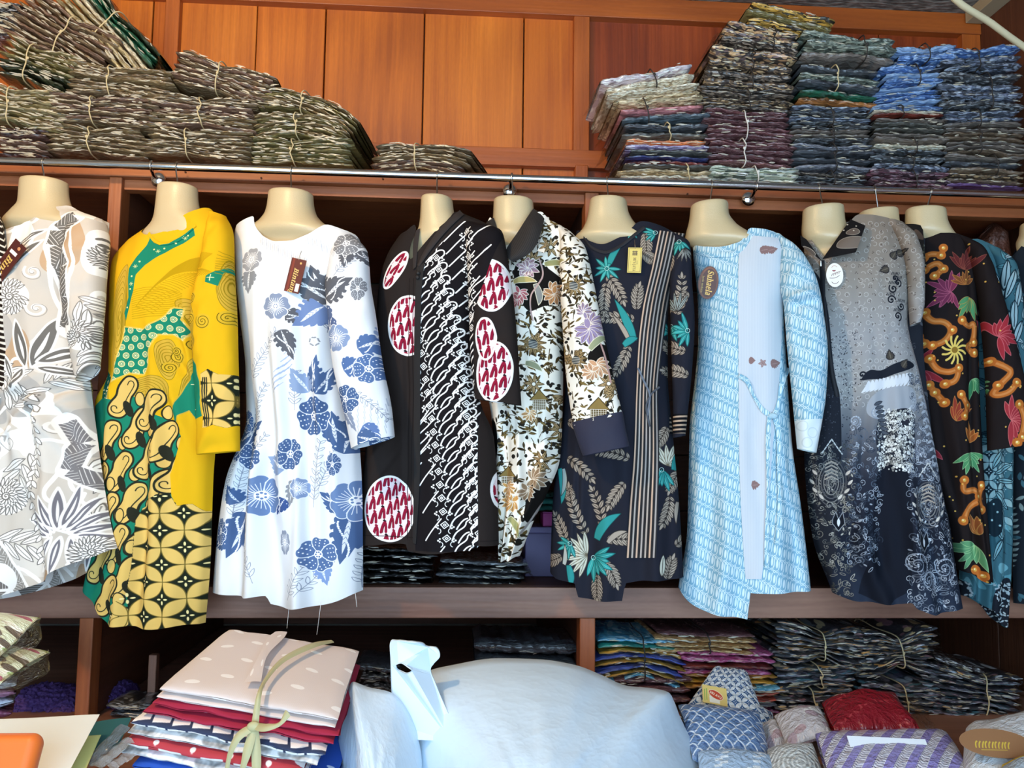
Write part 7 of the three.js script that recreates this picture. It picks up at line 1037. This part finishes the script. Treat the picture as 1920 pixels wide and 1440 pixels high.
// ---- white plastic bag lying over a heap
{
  const t = thing('white_plastic_bag', 'large white plastic bag lying over the heap in the middle, its handle standing up', 'plastic bag', W(1000, 1500, 0.4)), o = t.position;
  const bagMat = new THREE.MeshPhysicalMaterial({ color: new THREE.Color().setRGB(0.67, 0.79, 0.89), roughness: 0.34, bumpMap: crumpleMap, bumpScale: 0.0012, side: THREE.DoubleSide });  // white plastic; the blue of reflected daylight is put into its colour
  const mound = (outline, centre, z0, z1, seed, wr) => {
    const ox = curve(outline.map((p, i) => [i / (outline.length - 1), p[0]])), oy = curve(outline.map((p, i) => [i / (outline.length - 1), p[1]]));
    return gridGeo(90, 46, (s, v) => {
      if (v < 0.12) { const k = 1 - v / 0.12, p = W(ox(s), oy(s), z0).sub(o); return [p.x, Math.max(p.y - k * 0.14, COUNTER + 0.002 - o.y), p.z - 0.02 * k, s, v]; }
      const tt = (v - 0.12) / 0.88, soft = (f) => { let q = 0; for (let k = -3; k <= 3; k++) q += f(clamp(s + k * 0.05 * Math.min(1, tt * 2.2))); return q / 7; }, x = lerp(soft(ox), centre[0], Math.pow(tt, 0.9)), y = lerp(soft(oy), centre[1], Math.pow(tt, 0.9)), z = z0 + (z1 - z0) * Math.pow(Math.sin(tt * Math.PI / 2), 0.75);
      const p = W(x, y, z).sub(o), e = smooth(0, 0.15, tt), rad = noise(s * wr * 1.1, tt * 1.2, seed) * 0.9 + noise(s * wr * 4, tt * 3, seed + 4) * 0.25;
      p.z += e * (0.010 * rad + 0.016 * noise(p.x * 7, p.y * 7, seed + 8)); p.y = Math.max(p.y + e * 0.006 * rad, COUNTER + 0.002 - o.y); return [p.x, p.y, p.z, s, v];
    });
  };
  part('bag_body', mound([[730, 1530], [722, 1420], [735, 1330], [762, 1285], [800, 1252], [850, 1240], [930, 1228], [1010, 1230], [1080, 1241], [1130, 1260], [1180, 1281], [1225, 1285], [1258, 1293], [1278, 1335], [1305, 1390], [1350, 1450], [1400, 1530]], [1010, 1560], 0.24, 0.56, 3, 5), bagMat, t);
  part('bag_corner', mound([[622, 1530], [630, 1410], [640, 1340], [652, 1284], [662, 1273], [690, 1283], [730, 1292], [760, 1320], [790, 1400], [800, 1530]], [712, 1560], 0.36, 0.54, 17, 3), bagMat, t);
  // the gathered handle, an opening on either side of its fold
  const sh = new THREE.Shape(), pt = (x, y) => { const p = W(x, y, 0.36).sub(o); return [p.x, p.y]; }, path = (s, pts) => { const q = pts.map(([x, y]) => new THREE.Vector2(...pt(x, y))); s.moveTo(q[0].x, q[0].y); s.splineThru(q.slice(1).concat([q[0]])); };
  path(sh, [[742, 1380], [735, 1300], [733, 1240], [732, 1208], [745, 1202], [772, 1200], [790, 1204], [800, 1214], [818, 1218], [823, 1232], [812, 1246], [806, 1262], [822, 1300], [850, 1380]]);
  for (const h of [[[742, 1247], [754, 1242], [768, 1247], [773, 1253], [762, 1258], [746, 1256]]]) { const q = new THREE.Path(); path(q, h); sh.holes.push(q); }
  const g = new THREE.ExtrudeGeometry(sh, { depth: 0.004, bevelEnabled: true, bevelThickness: 0.002, bevelSize: 0.0015, bevelSegments: 2, curveSegments: 8, steps: 1 });
  const gp = g.attributes.position, z0 = W(770, 1300, 0.36).z - o.z; for (let i = 0; i < gp.count; i++) { const x = gp.getX(i), y = gp.getY(i); gp.setZ(i, gp.getZ(i) + z0 + 0.014 * Math.sin(x * 90) + 0.008 * noise(x * 60, y * 18, 4)); } g.computeVertexNormals();
  part('bag_handle', g, bagMat, t);
}
// ---- left end of the counter
{
  const camo = shinyMat(repTex(256, 256, (g) => { g.fillStyle = '#d9e0c4'; g.fillRect(0, 0, 256, 256); reseed(9); for (let i = 0; i < 34; i++) { const x = rr(0, 256), y = rr(0, 256); blob(g, [0, 1, 2, 3, 4, 5].map((k) => [x + Math.cos(k) * rr(14, 34), y + Math.sin(k) * rr(10, 26)])); g.fillStyle = ['#9fb884', '#f0f2e4', '#6d6258', '#b8b46a', '#a85a6a', '#e4e8cf', '#b9d49a'][i % 7]; g.fill(); } }), { roughness: 0.35 });
  const pile = [['white and pale green camouflage packet in clear plastic, upper of two at the left border', [[-70, 1222, 0.36], [-10, 1240, 0.34], [78, 1158, 0.24], [-40, 1148, 0.22]], 0.016], ['yellow-green camouflage packet in clear plastic, lower of two at the left border', [[-70, 1290, 0.38], [0, 1282, 0.36], [94, 1224, 0.26], [-40, 1206, 0.24]], 0.018]];
  for (const [l, q, th] of pile) { const s = slabThing('camouflage_packet', l, 'packet', q, th, camo, 'packet', { seed: th * 900, wob: 0.006, round: 0.8, k: 7, belly: 0.01 }); const r = s.q, f = gridGeo(10, 10, (u, v) => { const p = r[1].clone().lerp(r[2], v).add(V(0.03 * u * Math.sin(v * Math.PI), 0.006 - 0.02 * u + 0.006 * noise(u * 4, v * 6, th * 99), 0.004)); return [p.x, p.y, p.z, u, v]; }); part('clear_bag_edge', f, M.film, s.t); }
  const rows = [['#6d2a40', 1268], ['#d8dde6', 1286], ['#a8728c', 1306], ['#c2c8d8', 1324], ['#8a4a66', 1344]], labels = ['dark wine folded cloth under the camouflage packets at the left border', 'white folded cloth under the dark wine one at the left border', 'mauve folded cloth in the pile at the left border', 'pale grey folded cloth in the pile at the left border', 'plum folded cloth lowest in the pile at the left border'];
  rows.forEach(([c, y], i) => slabThing('folded_cloth', labels[i], 'cloth', [[-90, y + 12, 0.30], [34 - i * 3, y - 6, 0.28], [40 - i * 3, y - 30, 0.14], [-60, y - 20, 0.12]], 0.017, shinyMat(mottle, { color: c }), 'cloth', { seed: i * 5 + 2, wob: 0.004 }, 'folded cloths in the pile at the left border'));
  // ruffled purple cloth at the back
  const ruf = (label, px0, px1, py, hpx, z) => {
    const a = W(px0, py, z), b = W(px1, py, z), w = b.x - a.x, h = W(px0, py - hpx, z).y - COUNTER, t = thing('ruffled_cloth', label, 'cloth', V((a.x + b.x) / 2, COUNTER, z - 0.05));
    const g = gridGeo(120, 60, (u, v) => { const x = (u - 0.5) * w, an = v * Math.PI, env = Math.pow(Math.sin(Math.PI * clamp(u, 0.001, 0.999)), 0.35) * (0.8 + 0.25 * noise(u * 5, 2, px0)), R = 1 + 0.12 * noise(x * 150, an * 9, 3) + 0.10 * noise(x * 260, an * 16, 8) + 0.10 * noise(x * 70, an * 5, 5); return [x + 0.006 * noise(x * 180, an * 12, 12), Math.sin(an) * h * env * R, Math.cos(an) * 0.06 * R, u * 8, v * 4]; });
    part('ruffles', g, mat(0x4c3272, 0.8), t);
  };
  ruf('ruffled purple cloth at the back of the counter, left of the lower post', 10, 146, 1344, 62, -0.10); ruf('small ruffled purple cloth right of the lower post', 176, 226, 1340, 62, -0.12);
  bundle('small dark packets with shiny plastic between the purple cloth and the tied stack', 240, 1335, 80, 30, 3, ['smoke', 'coal'], { zf: -0.03, d: 0.12, film: 0.02, name: 'packet_pile', cat: 'packets' });
  // papers and card in front
  const sheet = (name, label, cat, q, th, color, o = {}) => slabThing(name, label, cat, q, th, mat(color, 0.8), 'sheet', { wob: 0.002, seed: q[0][0] + 3, round: 0.1, k: 4, ...o });
  sheet('teal_folder', 'teal sheet under clear plastic strips behind the white paper', 'folder', [[140, 1430, 0.44], [222, 1400, 0.44], [246, 1346, 0.36], [166, 1356, 0.36]], 0.004, 0x1f6068);
  sheet('yellow_card', 'pale yellow card sticking out from under the white paper', 'card', [[90, 1475, 0.52], [150, 1470, 0.52], [190, 1378, 0.42], [130, 1384, 0.42]], 0.003, 0xdfdc8c);
  sheet('white_paper', 'white sheet of paper lying at the lower left corner', 'paper', [[-80, 1500, 0.56], [118, 1470, 0.56], [187, 1339, 0.42], [-60, 1352, 0.40]], 0.002, 0xe9ece6);
  { const p = W(-10, 1452, 0.585), t = thing('orange_box', 'rounded orange plastic thing at the lower left corner on the white paper', 'box', p), a = W(70, 1380, 0.585), w = (a.x - p.x) * 2, h = (a.y - p.y) * 2; const s = new THREE.Shape(); s.absellipse(0, 0, w / 2, h / 2, 0, TAU); const rg = new RoundedBoxGeometry(w, h + 0.005, 0.03, 5, 0.02); rg.rotateX(-0.5); part('lid', rg, phys(0xe8742c, 0.45, { clearcoat: 0.3 }), t); const lip = new RoundedBoxGeometry(w * 0.8, h * 0.8, 0.008, 3, 0.004); lip.rotateX(-0.5); lip.translate(0, -0.012, -0.02); part('base', lip, mat(0xd2652a, 0.5), t); }
  for (let i = 0; i < 3; i++) { const q = [[[160, 1440, 0.47], [232, 1368, 0.43]], [[176, 1446, 0.48], [240, 1392, 0.44]], [[200, 1446, 0.48], [244, 1420, 0.46]]][i], a = W(...q[0]), b = W(...q[1]), t = thing('plastic_strip', ['clear plastic strip along the teal sheet', 'clear plastic strip between the teal sheet and the tied stack', 'short clear plastic strip in front of the tied stack'][i], 'plastic', a); b.sub(a); part('strip', gridGeo(4, 24, (u, v) => { const p = b.clone().multiplyScalar(v); return [p.x + (u - 0.5) * 0.022, p.y + 0.004 * noise(v * 6, u * 3, i) + 0.004 * Math.sin(u * Math.PI) + 0.003, p.z + 0.01 * (u - 0.5), u, v]; }), new THREE.MeshPhysicalMaterial({ color: [0x8f9aa0, 0xd8e2e4, 0xe6eaec][i], roughness: 0.15, clearcoat: 1, transmission: 0.6, thickness: 0, side: THREE.DoubleSide, bumpMap: crumpleMap, bumpScale: 0.003 }), t); }
}
// ---- lower middle compartment
bundle('grey and black leaf-print packets behind the bag handle', 706, 1275, 74, 56, 4, ['mono', 'mono', 'smoke'], { zf: -0.06, d: 0.15, name: 'packet_pile', cat: 'packets' });
bundle('grey paisley packet in clear plastic in the dark middle compartment', 985, 1232, 196, 56, 2, ['smoke', 'smoke'], { zf: -0.1, d: 0.2, film: 0.02, name: 'packet_pile', cat: 'packets' });
// ---- purple box seen between two dresses
{
  const a = W(984, 1096, -0.16), b = W(1062, 1000, -0.16), t = thing('purple_box', 'greyish purple box between the brown floral tunic and the dark floral dress', 'box', V((a.x + b.x) / 2, BEAM_TOP, -0.22)), w = b.x - a.x, h = b.y - BEAM_TOP;
  part('carton', new RoundedBoxGeometry(w, h, 0.12, 2, 0.003).translate(0, h / 2, 0), mat(0x5d5478, 0.6), t); part('lid', new RoundedBoxGeometry(w * 1.03, 0.014, 0.125, 2, 0.003).translate(0, h + 0.007, 0), mat(0x6a6086, 0.6), t);
  const c = thing('magenta_box', 'small magenta box on top of the purple box', 'box', V((a.x + b.x) / 2 + 0.012, BEAM_TOP + h + 0.014, -0.2)); part('carton', new RoundedBoxGeometry(0.036, 0.03, 0.06, 2, 0.002).translate(0, 0.015, 0), mat(0xa8287c, 0.5), c); part('flap', new RoundedBoxGeometry(0.036, 0.002, 0.03, 1, 0.0006).translate(0, 0.031, 0.01), mat(0xb84a90, 0.5), c);
  const e = thing('teal_towel', 'folded teal cloth stack above the magenta box', 'cloth', V((a.x + b.x) / 2 + 0.005, BEAM_TOP + h + 0.047, -0.22)); for (let i = 0; i < 3; i++) { const g = packetGeo(0.07, 0.016, 0.1, 3 + i, (x, y, z) => [y, z], 0.008 + i * 0.015); part('fold', g, mat([0x1f5c54, 0x2f7c74, 0x18463f][i], 0.8), e); }
}
// ---- brown plastic-wrapped garment hanging in the shade at the far right
{
  const p = W(1880, 430, -0.10), t = thing('wrapped_garment', 'brownish garment in crumpled plastic in the dark right corner above the teal dress', 'garment', V(p.x, BEAM_TOP, -0.14)), H = p.y + 0.02 - BEAM_TOP;
  part('cover', gridGeo(40, 50, (u, v) => { const a = u * TAU, y = (1 - v) * H, w = 0.06 * (1 - 0.55 * Math.pow(1 - v, 6)), r = 1 + 0.14 * noise(Math.cos(a) * 2, y * 12, Math.sin(a) * 2) , k = v < 0.03 ? v / 0.03 : 1; return [Math.cos(a) * w * r * k, y - 0.01 * Math.cos(a * 2), Math.sin(a) * 0.04 * r * k, u * 2, v * 6]; }, true), phys(0x6d4030, 0.35, { clearcoat: 0.8, clearcoatRoughness: 0.2, bumpMap: crumpleMap, bumpScale: 0.004 }), t);
}
// ---- lower right compartment
const LR = 'packets in the lower right compartment', lo = (label, cx, cy, w, h, tilt, prints, o = {}) => bundle(label, cx, cy, w, h, tilt, prints, { group: LR, zf: -0.02, d: 0.22, name: 'packet_bundle', cat: 'packets', ...o });
lo('maroon packets lowest behind the white bag, under the blue and yellow bundle', 1225, 1296, 150, 50, 0, ['maroon', 'maroon', 'maroon']);
lo('blue, teal and yellow bundle with a black band in the lower right compartment', 1204, 1238, 170, 82, 3, ['sky', 'mustard', 'royal', 'mustard', 'royal', 'mustard', 'teal', 'sky'], { string: 1208, stringMat: M.band, sag: 1.4, pinch: 0.16 });
lo('pile of pink, coral and blue packets below the orange ones', 1428, 1322, 76, 60, -2, ['magenta', 'magenta', 'steel', 'coral', 'coral', 'sky']);
lo('orange and yellow packets under the magenta ones', 1370, 1280, 176, 28, 2, ['amber', 'mustard', 'amber'], { zf: -0.03 });
lo('magenta bundle in the lower right compartment', 1366, 1246, 178, 44, 1, ['magenta', 'brick', 'magenta', 'magenta']);
lo('brown and ochre packets with a plum one, topmost in the lower right compartment', 1326, 1208, 188, 38, 2, ['ochre', 'ochre', 'ochre', 'maroon2'], { string: 1330, stringMat: M.band, pinch: 0.18 });
lo('dark bundle lowest beside the coral packets', 1530, 1322, 150, 56, 0, rep(4, 'night', 'night2'), { string: 1528, stringMat: M.string });
lo('dark bundle behind the red packet', 1690, 1318, 150, 62, 3, rep(5, 'night3', 'night'), { string: 1700, stringMat: M.string });
lo('dark flowered bundle second from the bottom, left of two', 1534, 1272, 152, 44, -2, rep(4, 'night', 'night3'), { string: 1540, stringMat: M.string, film: 0.02 });
lo('dark flowered bundle with fanned ends, upper left of the dark ones', 1542, 1214, 168, 74, 6, rep(7, 'night', 'night2', 'night'), { string: 1546, stringMat: M.string, pinch: 0.42, film: 0.015 });
lo('dark flowered bundle with fanned ends, upper right of the dark ones', 1684, 1226, 156, 84, -3, rep(7, 'night2', 'night', 'night3'), { string: 1692, stringMat: M.string, pinch: 0.42, film: 0.02 });
lo('flat dark bundle sloping down at the right border of the lower compartment', 1824, 1304, 190, 86, 8, rep(8, 'night3', 'night2', 'night3'), { string: 1850, stringMat: M.string, pinch: 0.2, film: 0.02 });
lo('dark striped packet lying on the sloping bundle at right', 1806, 1258, 92, 30, 16, ['night', 'mono'], {});
// packets lying on the counter in front
{
  const kaw = repTex(256, 256, (g) => kawung(g, 0, 0, 256, 256, 64, '#2a5488', '#dfe6ea', '#8fa8bc', '#e8eef2')), waves = repTex(256, 256, (g) => { g.fillStyle = '#6d8cb8'; g.fillRect(0, 0, 256, 256); g.strokeStyle = '#d9e4ee'; g.lineWidth = 5; for (let j = 0; j < 8; j++) for (let i = 0; i < 6; i++) { const x = i * 44 + (j % 2) * 22, y = j * 32; g.beginPath(); g.moveTo(x, y); g.quadraticCurveTo(x + 20, y + 6, x + 24, y + 30); g.stroke(); g.beginPath(); g.moveTo(x, y); g.lineTo(x - 18, y + 20); g.stroke(); g.fillStyle = '#48689c'; leaf(g, x + 4, y + 10, 20, 6, 0.9, '#48689c'); } });
  const put = (name, label, q, th, m, o = {}) => slabThing(name, label, 'packet', q, th, m, 'packet', { wob: 0.005, k: 7, nu: 30, nl: 26, belly: 0.012, ...o });
  const kp = put('kawung_packet', 'blue and white petal-lattice packet with a yellow label, leaning beside the coral packets', [[1276, 1345, 0.12], [1436, 1352, 0.12], [1402, 1264, 0.02], [1342, 1252, 0.02]], 0.02, shinyMat(kaw), { seed: 4 });
  put('kawung_packet', 'navy and white lattice packet under the blue wave packet', [[1350, 1420, 0.16], [1446, 1412, 0.16], [1448, 1340, 0.08], [1380, 1326, 0.08]], 0.03, shinyMat(kaw), { seed: 6 });
  put('wave_packet', 'shiny pale blue packet with white leaf waves beside the white bag', [[1300, 1425, 0.30], [1448, 1440, 0.30], [1424, 1338, 0.16], [1272, 1322, 0.16]], 0.03, shinyMat(waves), { seed: 8 });
  put('pale_blue_packet', 'pale blue shiny packet below the leaf wave one at the bottom edge', [[1320, 1520, 0.40], [1480, 1520, 0.40], [1452, 1420, 0.30], [1310, 1412, 0.30]], 0.03, shinyMat(repTex(128, 128, (g) => { g.fillStyle = '#a9c2dc'; g.fillRect(0, 0, 128, 128); g.fillStyle = '#e2ecf4'; for (let i = 0; i < 30; i++) g.fillRect((i * 37) % 128, (i * 53) % 128, 14, 6); })), { seed: 9 });
  // its paper label
  { const p = W(1340, 1304, 0.105), t = thing('paper_label', 'small yellow paper label with a red oval on the petal-lattice packet', 'label', p); t.rotation.set(-0.7, 0.1, -0.15); const w = 0.048, h = 0.036, tex = canvasTex(144, 108, (g) => { g.fillStyle = '#e2c878'; g.fillRect(0, 0, 144, 108); g.fillStyle = '#f0ead8'; g.fillRect(40, 60, 60, 40); g.save(); g.translate(78, 50); g.rotate(0.4); g.fillStyle = '#c8482c'; g.beginPath(); g.ellipse(0, 0, 44, 24, 0, 0, TAU); g.fill(); g.strokeStyle = '#f4e6d0'; g.lineWidth = 3; g.stroke(); g.fillStyle = '#f4e6d0'; g.font = 'bold 20px sans-serif'; g.fillText('SRI AYU', -37, 7, 74); g.restore(); g.fillStyle = '#7fb04c'; g.fillRect(22, 20, 5, 70); g.fillRect(10, 26, 4, 70); }); const gg = new THREE.BoxGeometry(w, h, 0.0012); part('card', gg, phys(0xffffff, 0.4, { map: tex, clearcoat: 0.5 }), t); }
  const pale = shinyMat(repTex(256, 256, (g) => { g.fillStyle = '#d3cfd2'; g.fillRect(0, 0, 256, 256); reseed(31); for (let i = 0; i < 14; i++) { const x = rr(0, 256), y = rr(0, 256); blob(g, [0, 1, 2, 3, 4].map((k) => [x + Math.cos(k * 1.25) * rr(14, 40), y + Math.sin(k * 1.25) * rr(12, 34)])); g.fillStyle = ['#b8a4ae', '#e6e4e2', '#c2a8ac'][i % 3]; g.fill(); } }));
  put('pale_packet', 'white and lilac packet with a small dark stamp left of the red packet', [[1478, 1402, 0.24], [1560, 1378, 0.24], [1536, 1326, 0.14], [1452, 1344, 0.14]], 0.022, pale, { seed: 12 });
  put('pale_packet', 'pinkish white packet tucked between the lattice and the stamped packet', [[1432, 1406, 0.20], [1482, 1398, 0.20], [1462, 1352, 0.12], [1424, 1362, 0.12]], 0.02, pale, { seed: 14 });
  put('pale_packet', 'grey striped packet at the bottom edge left of the lavender zigzag packet', [[1442, 1500, 0.40], [1560, 1500, 0.40], [1524, 1396, 0.28], [1440, 1404, 0.28]], 0.02, shinyMat(repTex(128, 128, (g) => { g.fillStyle = '#b9bcb9'; g.fillRect(0, 0, 128, 128); g.strokeStyle = '#e4e6e2'; g.lineWidth = 4; for (let i = 0; i < 9; i++) { g.beginPath(); g.arc(64, 64, i * 9, 0, TAU); g.stroke(); } })), { seed: 15 });
  { const p = W(1497, 1378, 0.20), t = thing('stamp_label', 'small dark printed stamp on the white and lilac packet', 'label', p); t.rotation.set(-0.75, 0.1, 0.15); const tex = canvasTex(96, 32, (g) => { g.fillStyle = '#d6d2d4'; g.fillRect(0, 0, 96, 32); g.fillStyle = '#4a4a40'; g.font = 'bold 22px serif'; g.fillText('Pisuma', 4, 23, 88); }); part('card', new THREE.BoxGeometry(0.030, 0.010, 0.001), phys(0xffffff, 0.4, { map: tex }), t); }
  const rp = put('red_packet', 'dark red packet with a pale bow print in crumpled clear plastic', [[1562, 1372, 0.26], [1722, 1370, 0.26], [1676, 1300, 0.14], [1542, 1320, 0.14]], 0.024, shinyMat(repTex(256, 256, (g) => { g.fillStyle = '#8e1c28'; g.fillRect(0, 0, 256, 256); g.fillStyle = '#b03a40'; for (let i = 0; i < 26; i++) { g.beginPath(); g.ellipse((i * 61) % 256, (i * 97) % 256, 12, 4, i, 0, TAU); g.fill(); } g.fillStyle = '#e8c8c4'; g.beginPath(); g.ellipse(60, 40, 22, 7, 0.2, 0, TAU); g.fill(); g.beginPath(); g.ellipse(92, 42, 16, 6, -0.3, 0, TAU); g.fill(); g.fillRect(76, 44, 4, 22); })), { seed: 16, belly: 0.02, wob: 0.008 });
  part('clear_bag_edge', gridGeo(8, 14, (u, v) => { const p = rp.q[1].clone().lerp(rp.q[2], v).add(V(0.035 * u, 0.01 - 0.01 * u + 0.008 * noise(u * 4, v * 7, 3), 0.006)); return [p.x, p.y, p.z, u, v]; }), M.film, rp.t);
  const zig = repTex(256, 256, (g) => { g.fillStyle = '#efedf6'; g.fillRect(0, 0, 256, 256); for (let b = 0; b < 4; b++) { g.fillStyle = '#9d93d6'; g.fillRect(b * 64, 0, 30, 256); g.strokeStyle = '#3c3860'; g.lineWidth = 2; for (let y = 0; y < 256; y += 12) { g.beginPath(); g.moveTo(b * 64 + 32, y); g.lineTo(b * 64 + 46, y + 7); g.lineTo(b * 64 + 62, y); g.stroke(); g.fillStyle = '#4c4678'; g.beginPath(); g.arc(b * 64 + 31, y + 6, 2.4, 0, TAU); g.fill(); } g.strokeStyle = '#a9a0d4'; for (let y = 0; y < 256; y += 12) { g.beginPath(); g.moveTo(b * 64, y); g.lineTo(b * 64 + 30, y - 8); g.stroke(); } } });
  zig.rotation = -0.55; const zp = put('zigzag_packet', 'white and lavender zigzag packet with a white label strip at the bottom right', [[1560, 1480, 0.44], [1840, 1480, 0.44], [1772, 1372, 0.28], [1528, 1378, 0.28]], 0.028, shinyMat(zig, { clearcoat: 0.6 }), { seed: 18, wob: 0.003 });
  { const a = W(1668, 1402, 0.36), t = thing('label_strip', 'blank white paper strip on the lavender zigzag packet', 'label', a); t.rotation.set(-0.85, 0, -0.06); part('card', new RoundedBoxGeometry(0.13, 0.036, 0.0014, 1, 0.0005), phys(0xeef2f6, 0.35, { clearcoat: 0.4 }), t); }
  const wb = put('white_bag', 'white plastic bag with a brown oval print at the right border', [[1800, 1500, 0.46], [2010, 1470, 0.46], [1990, 1340, 0.30], [1812, 1372, 0.30]], 0.05, phys(0xe2e6ea, 0.35, { clearcoat: 0.5, bumpMap: crumpleMap, bumpScale: 0.003 }), { seed: 20, wob: 0.006, belly: 0.02 });
  { const a = W(1868, 1394, 0.43), t = thing('oval_label', 'brown oval label with gold lettering on the white bag at the right border', 'label', a); t.rotation.set(-0.8, 0.1, 0.0); const s = new THREE.Shape(); s.absellipse(0, 0, 0.062, 0.024, 0, TAU); const g = new THREE.ExtrudeGeometry(s, { depth: 0.0012, bevelEnabled: false, curveSegments: 24 }), P = g.attributes.position, uv = new Float32Array(P.count * 2); for (let i = 0; i < P.count; i++) { uv[2 * i] = (P.getX(i) + 0.062) / 0.124; uv[2 * i + 1] = (P.getY(i) + 0.024) / 0.048; } g.setAttribute('uv', new THREE.BufferAttribute(uv, 2)); part('card', g, phys(0xffffff, 0.4, { clearcoat: 0.5, map: canvasTex(248, 96, (c) => { c.fillStyle = '#9a6f4c'; c.fillRect(0, 0, 248, 96); c.fillStyle = '#d9b43c'; c.strokeStyle = '#dcbc48'; c.lineWidth = 4; for (let k = 0; k < 11; k++) { c.beginPath(); c.moveTo(46 + k * 11, 66); c.quadraticCurveTo(50 + k * 11, 46 + (k % 3) * 4, 60 + k * 11, 44); c.stroke(); } c.lineWidth = 2; c.beginPath(); c.moveTo(60, 72); c.lineTo(150, 70); c.stroke(); }) }), t); }
  put('yellow_edged_packet', 'grey packet with a yellow edge at the lower right corner', [[1830, 1520, 0.52], [1990, 1500, 0.52], [1960, 1412, 0.46], [1880, 1430, 0.46]], 0.012, shinyMat(repTex(64, 64, (g) => { g.fillStyle = '#a9b2b8'; g.fillRect(0, 0, 64, 64); g.fillStyle = '#d9b43c'; g.fillRect(0, 0, 64, 12); })), { seed: 22 });
}
for (const o of scene.children) o.traverse((m) => { if (m.isMesh) m.castShadow = m.receiveShadow = true; });
renderer.render(scene, camera);
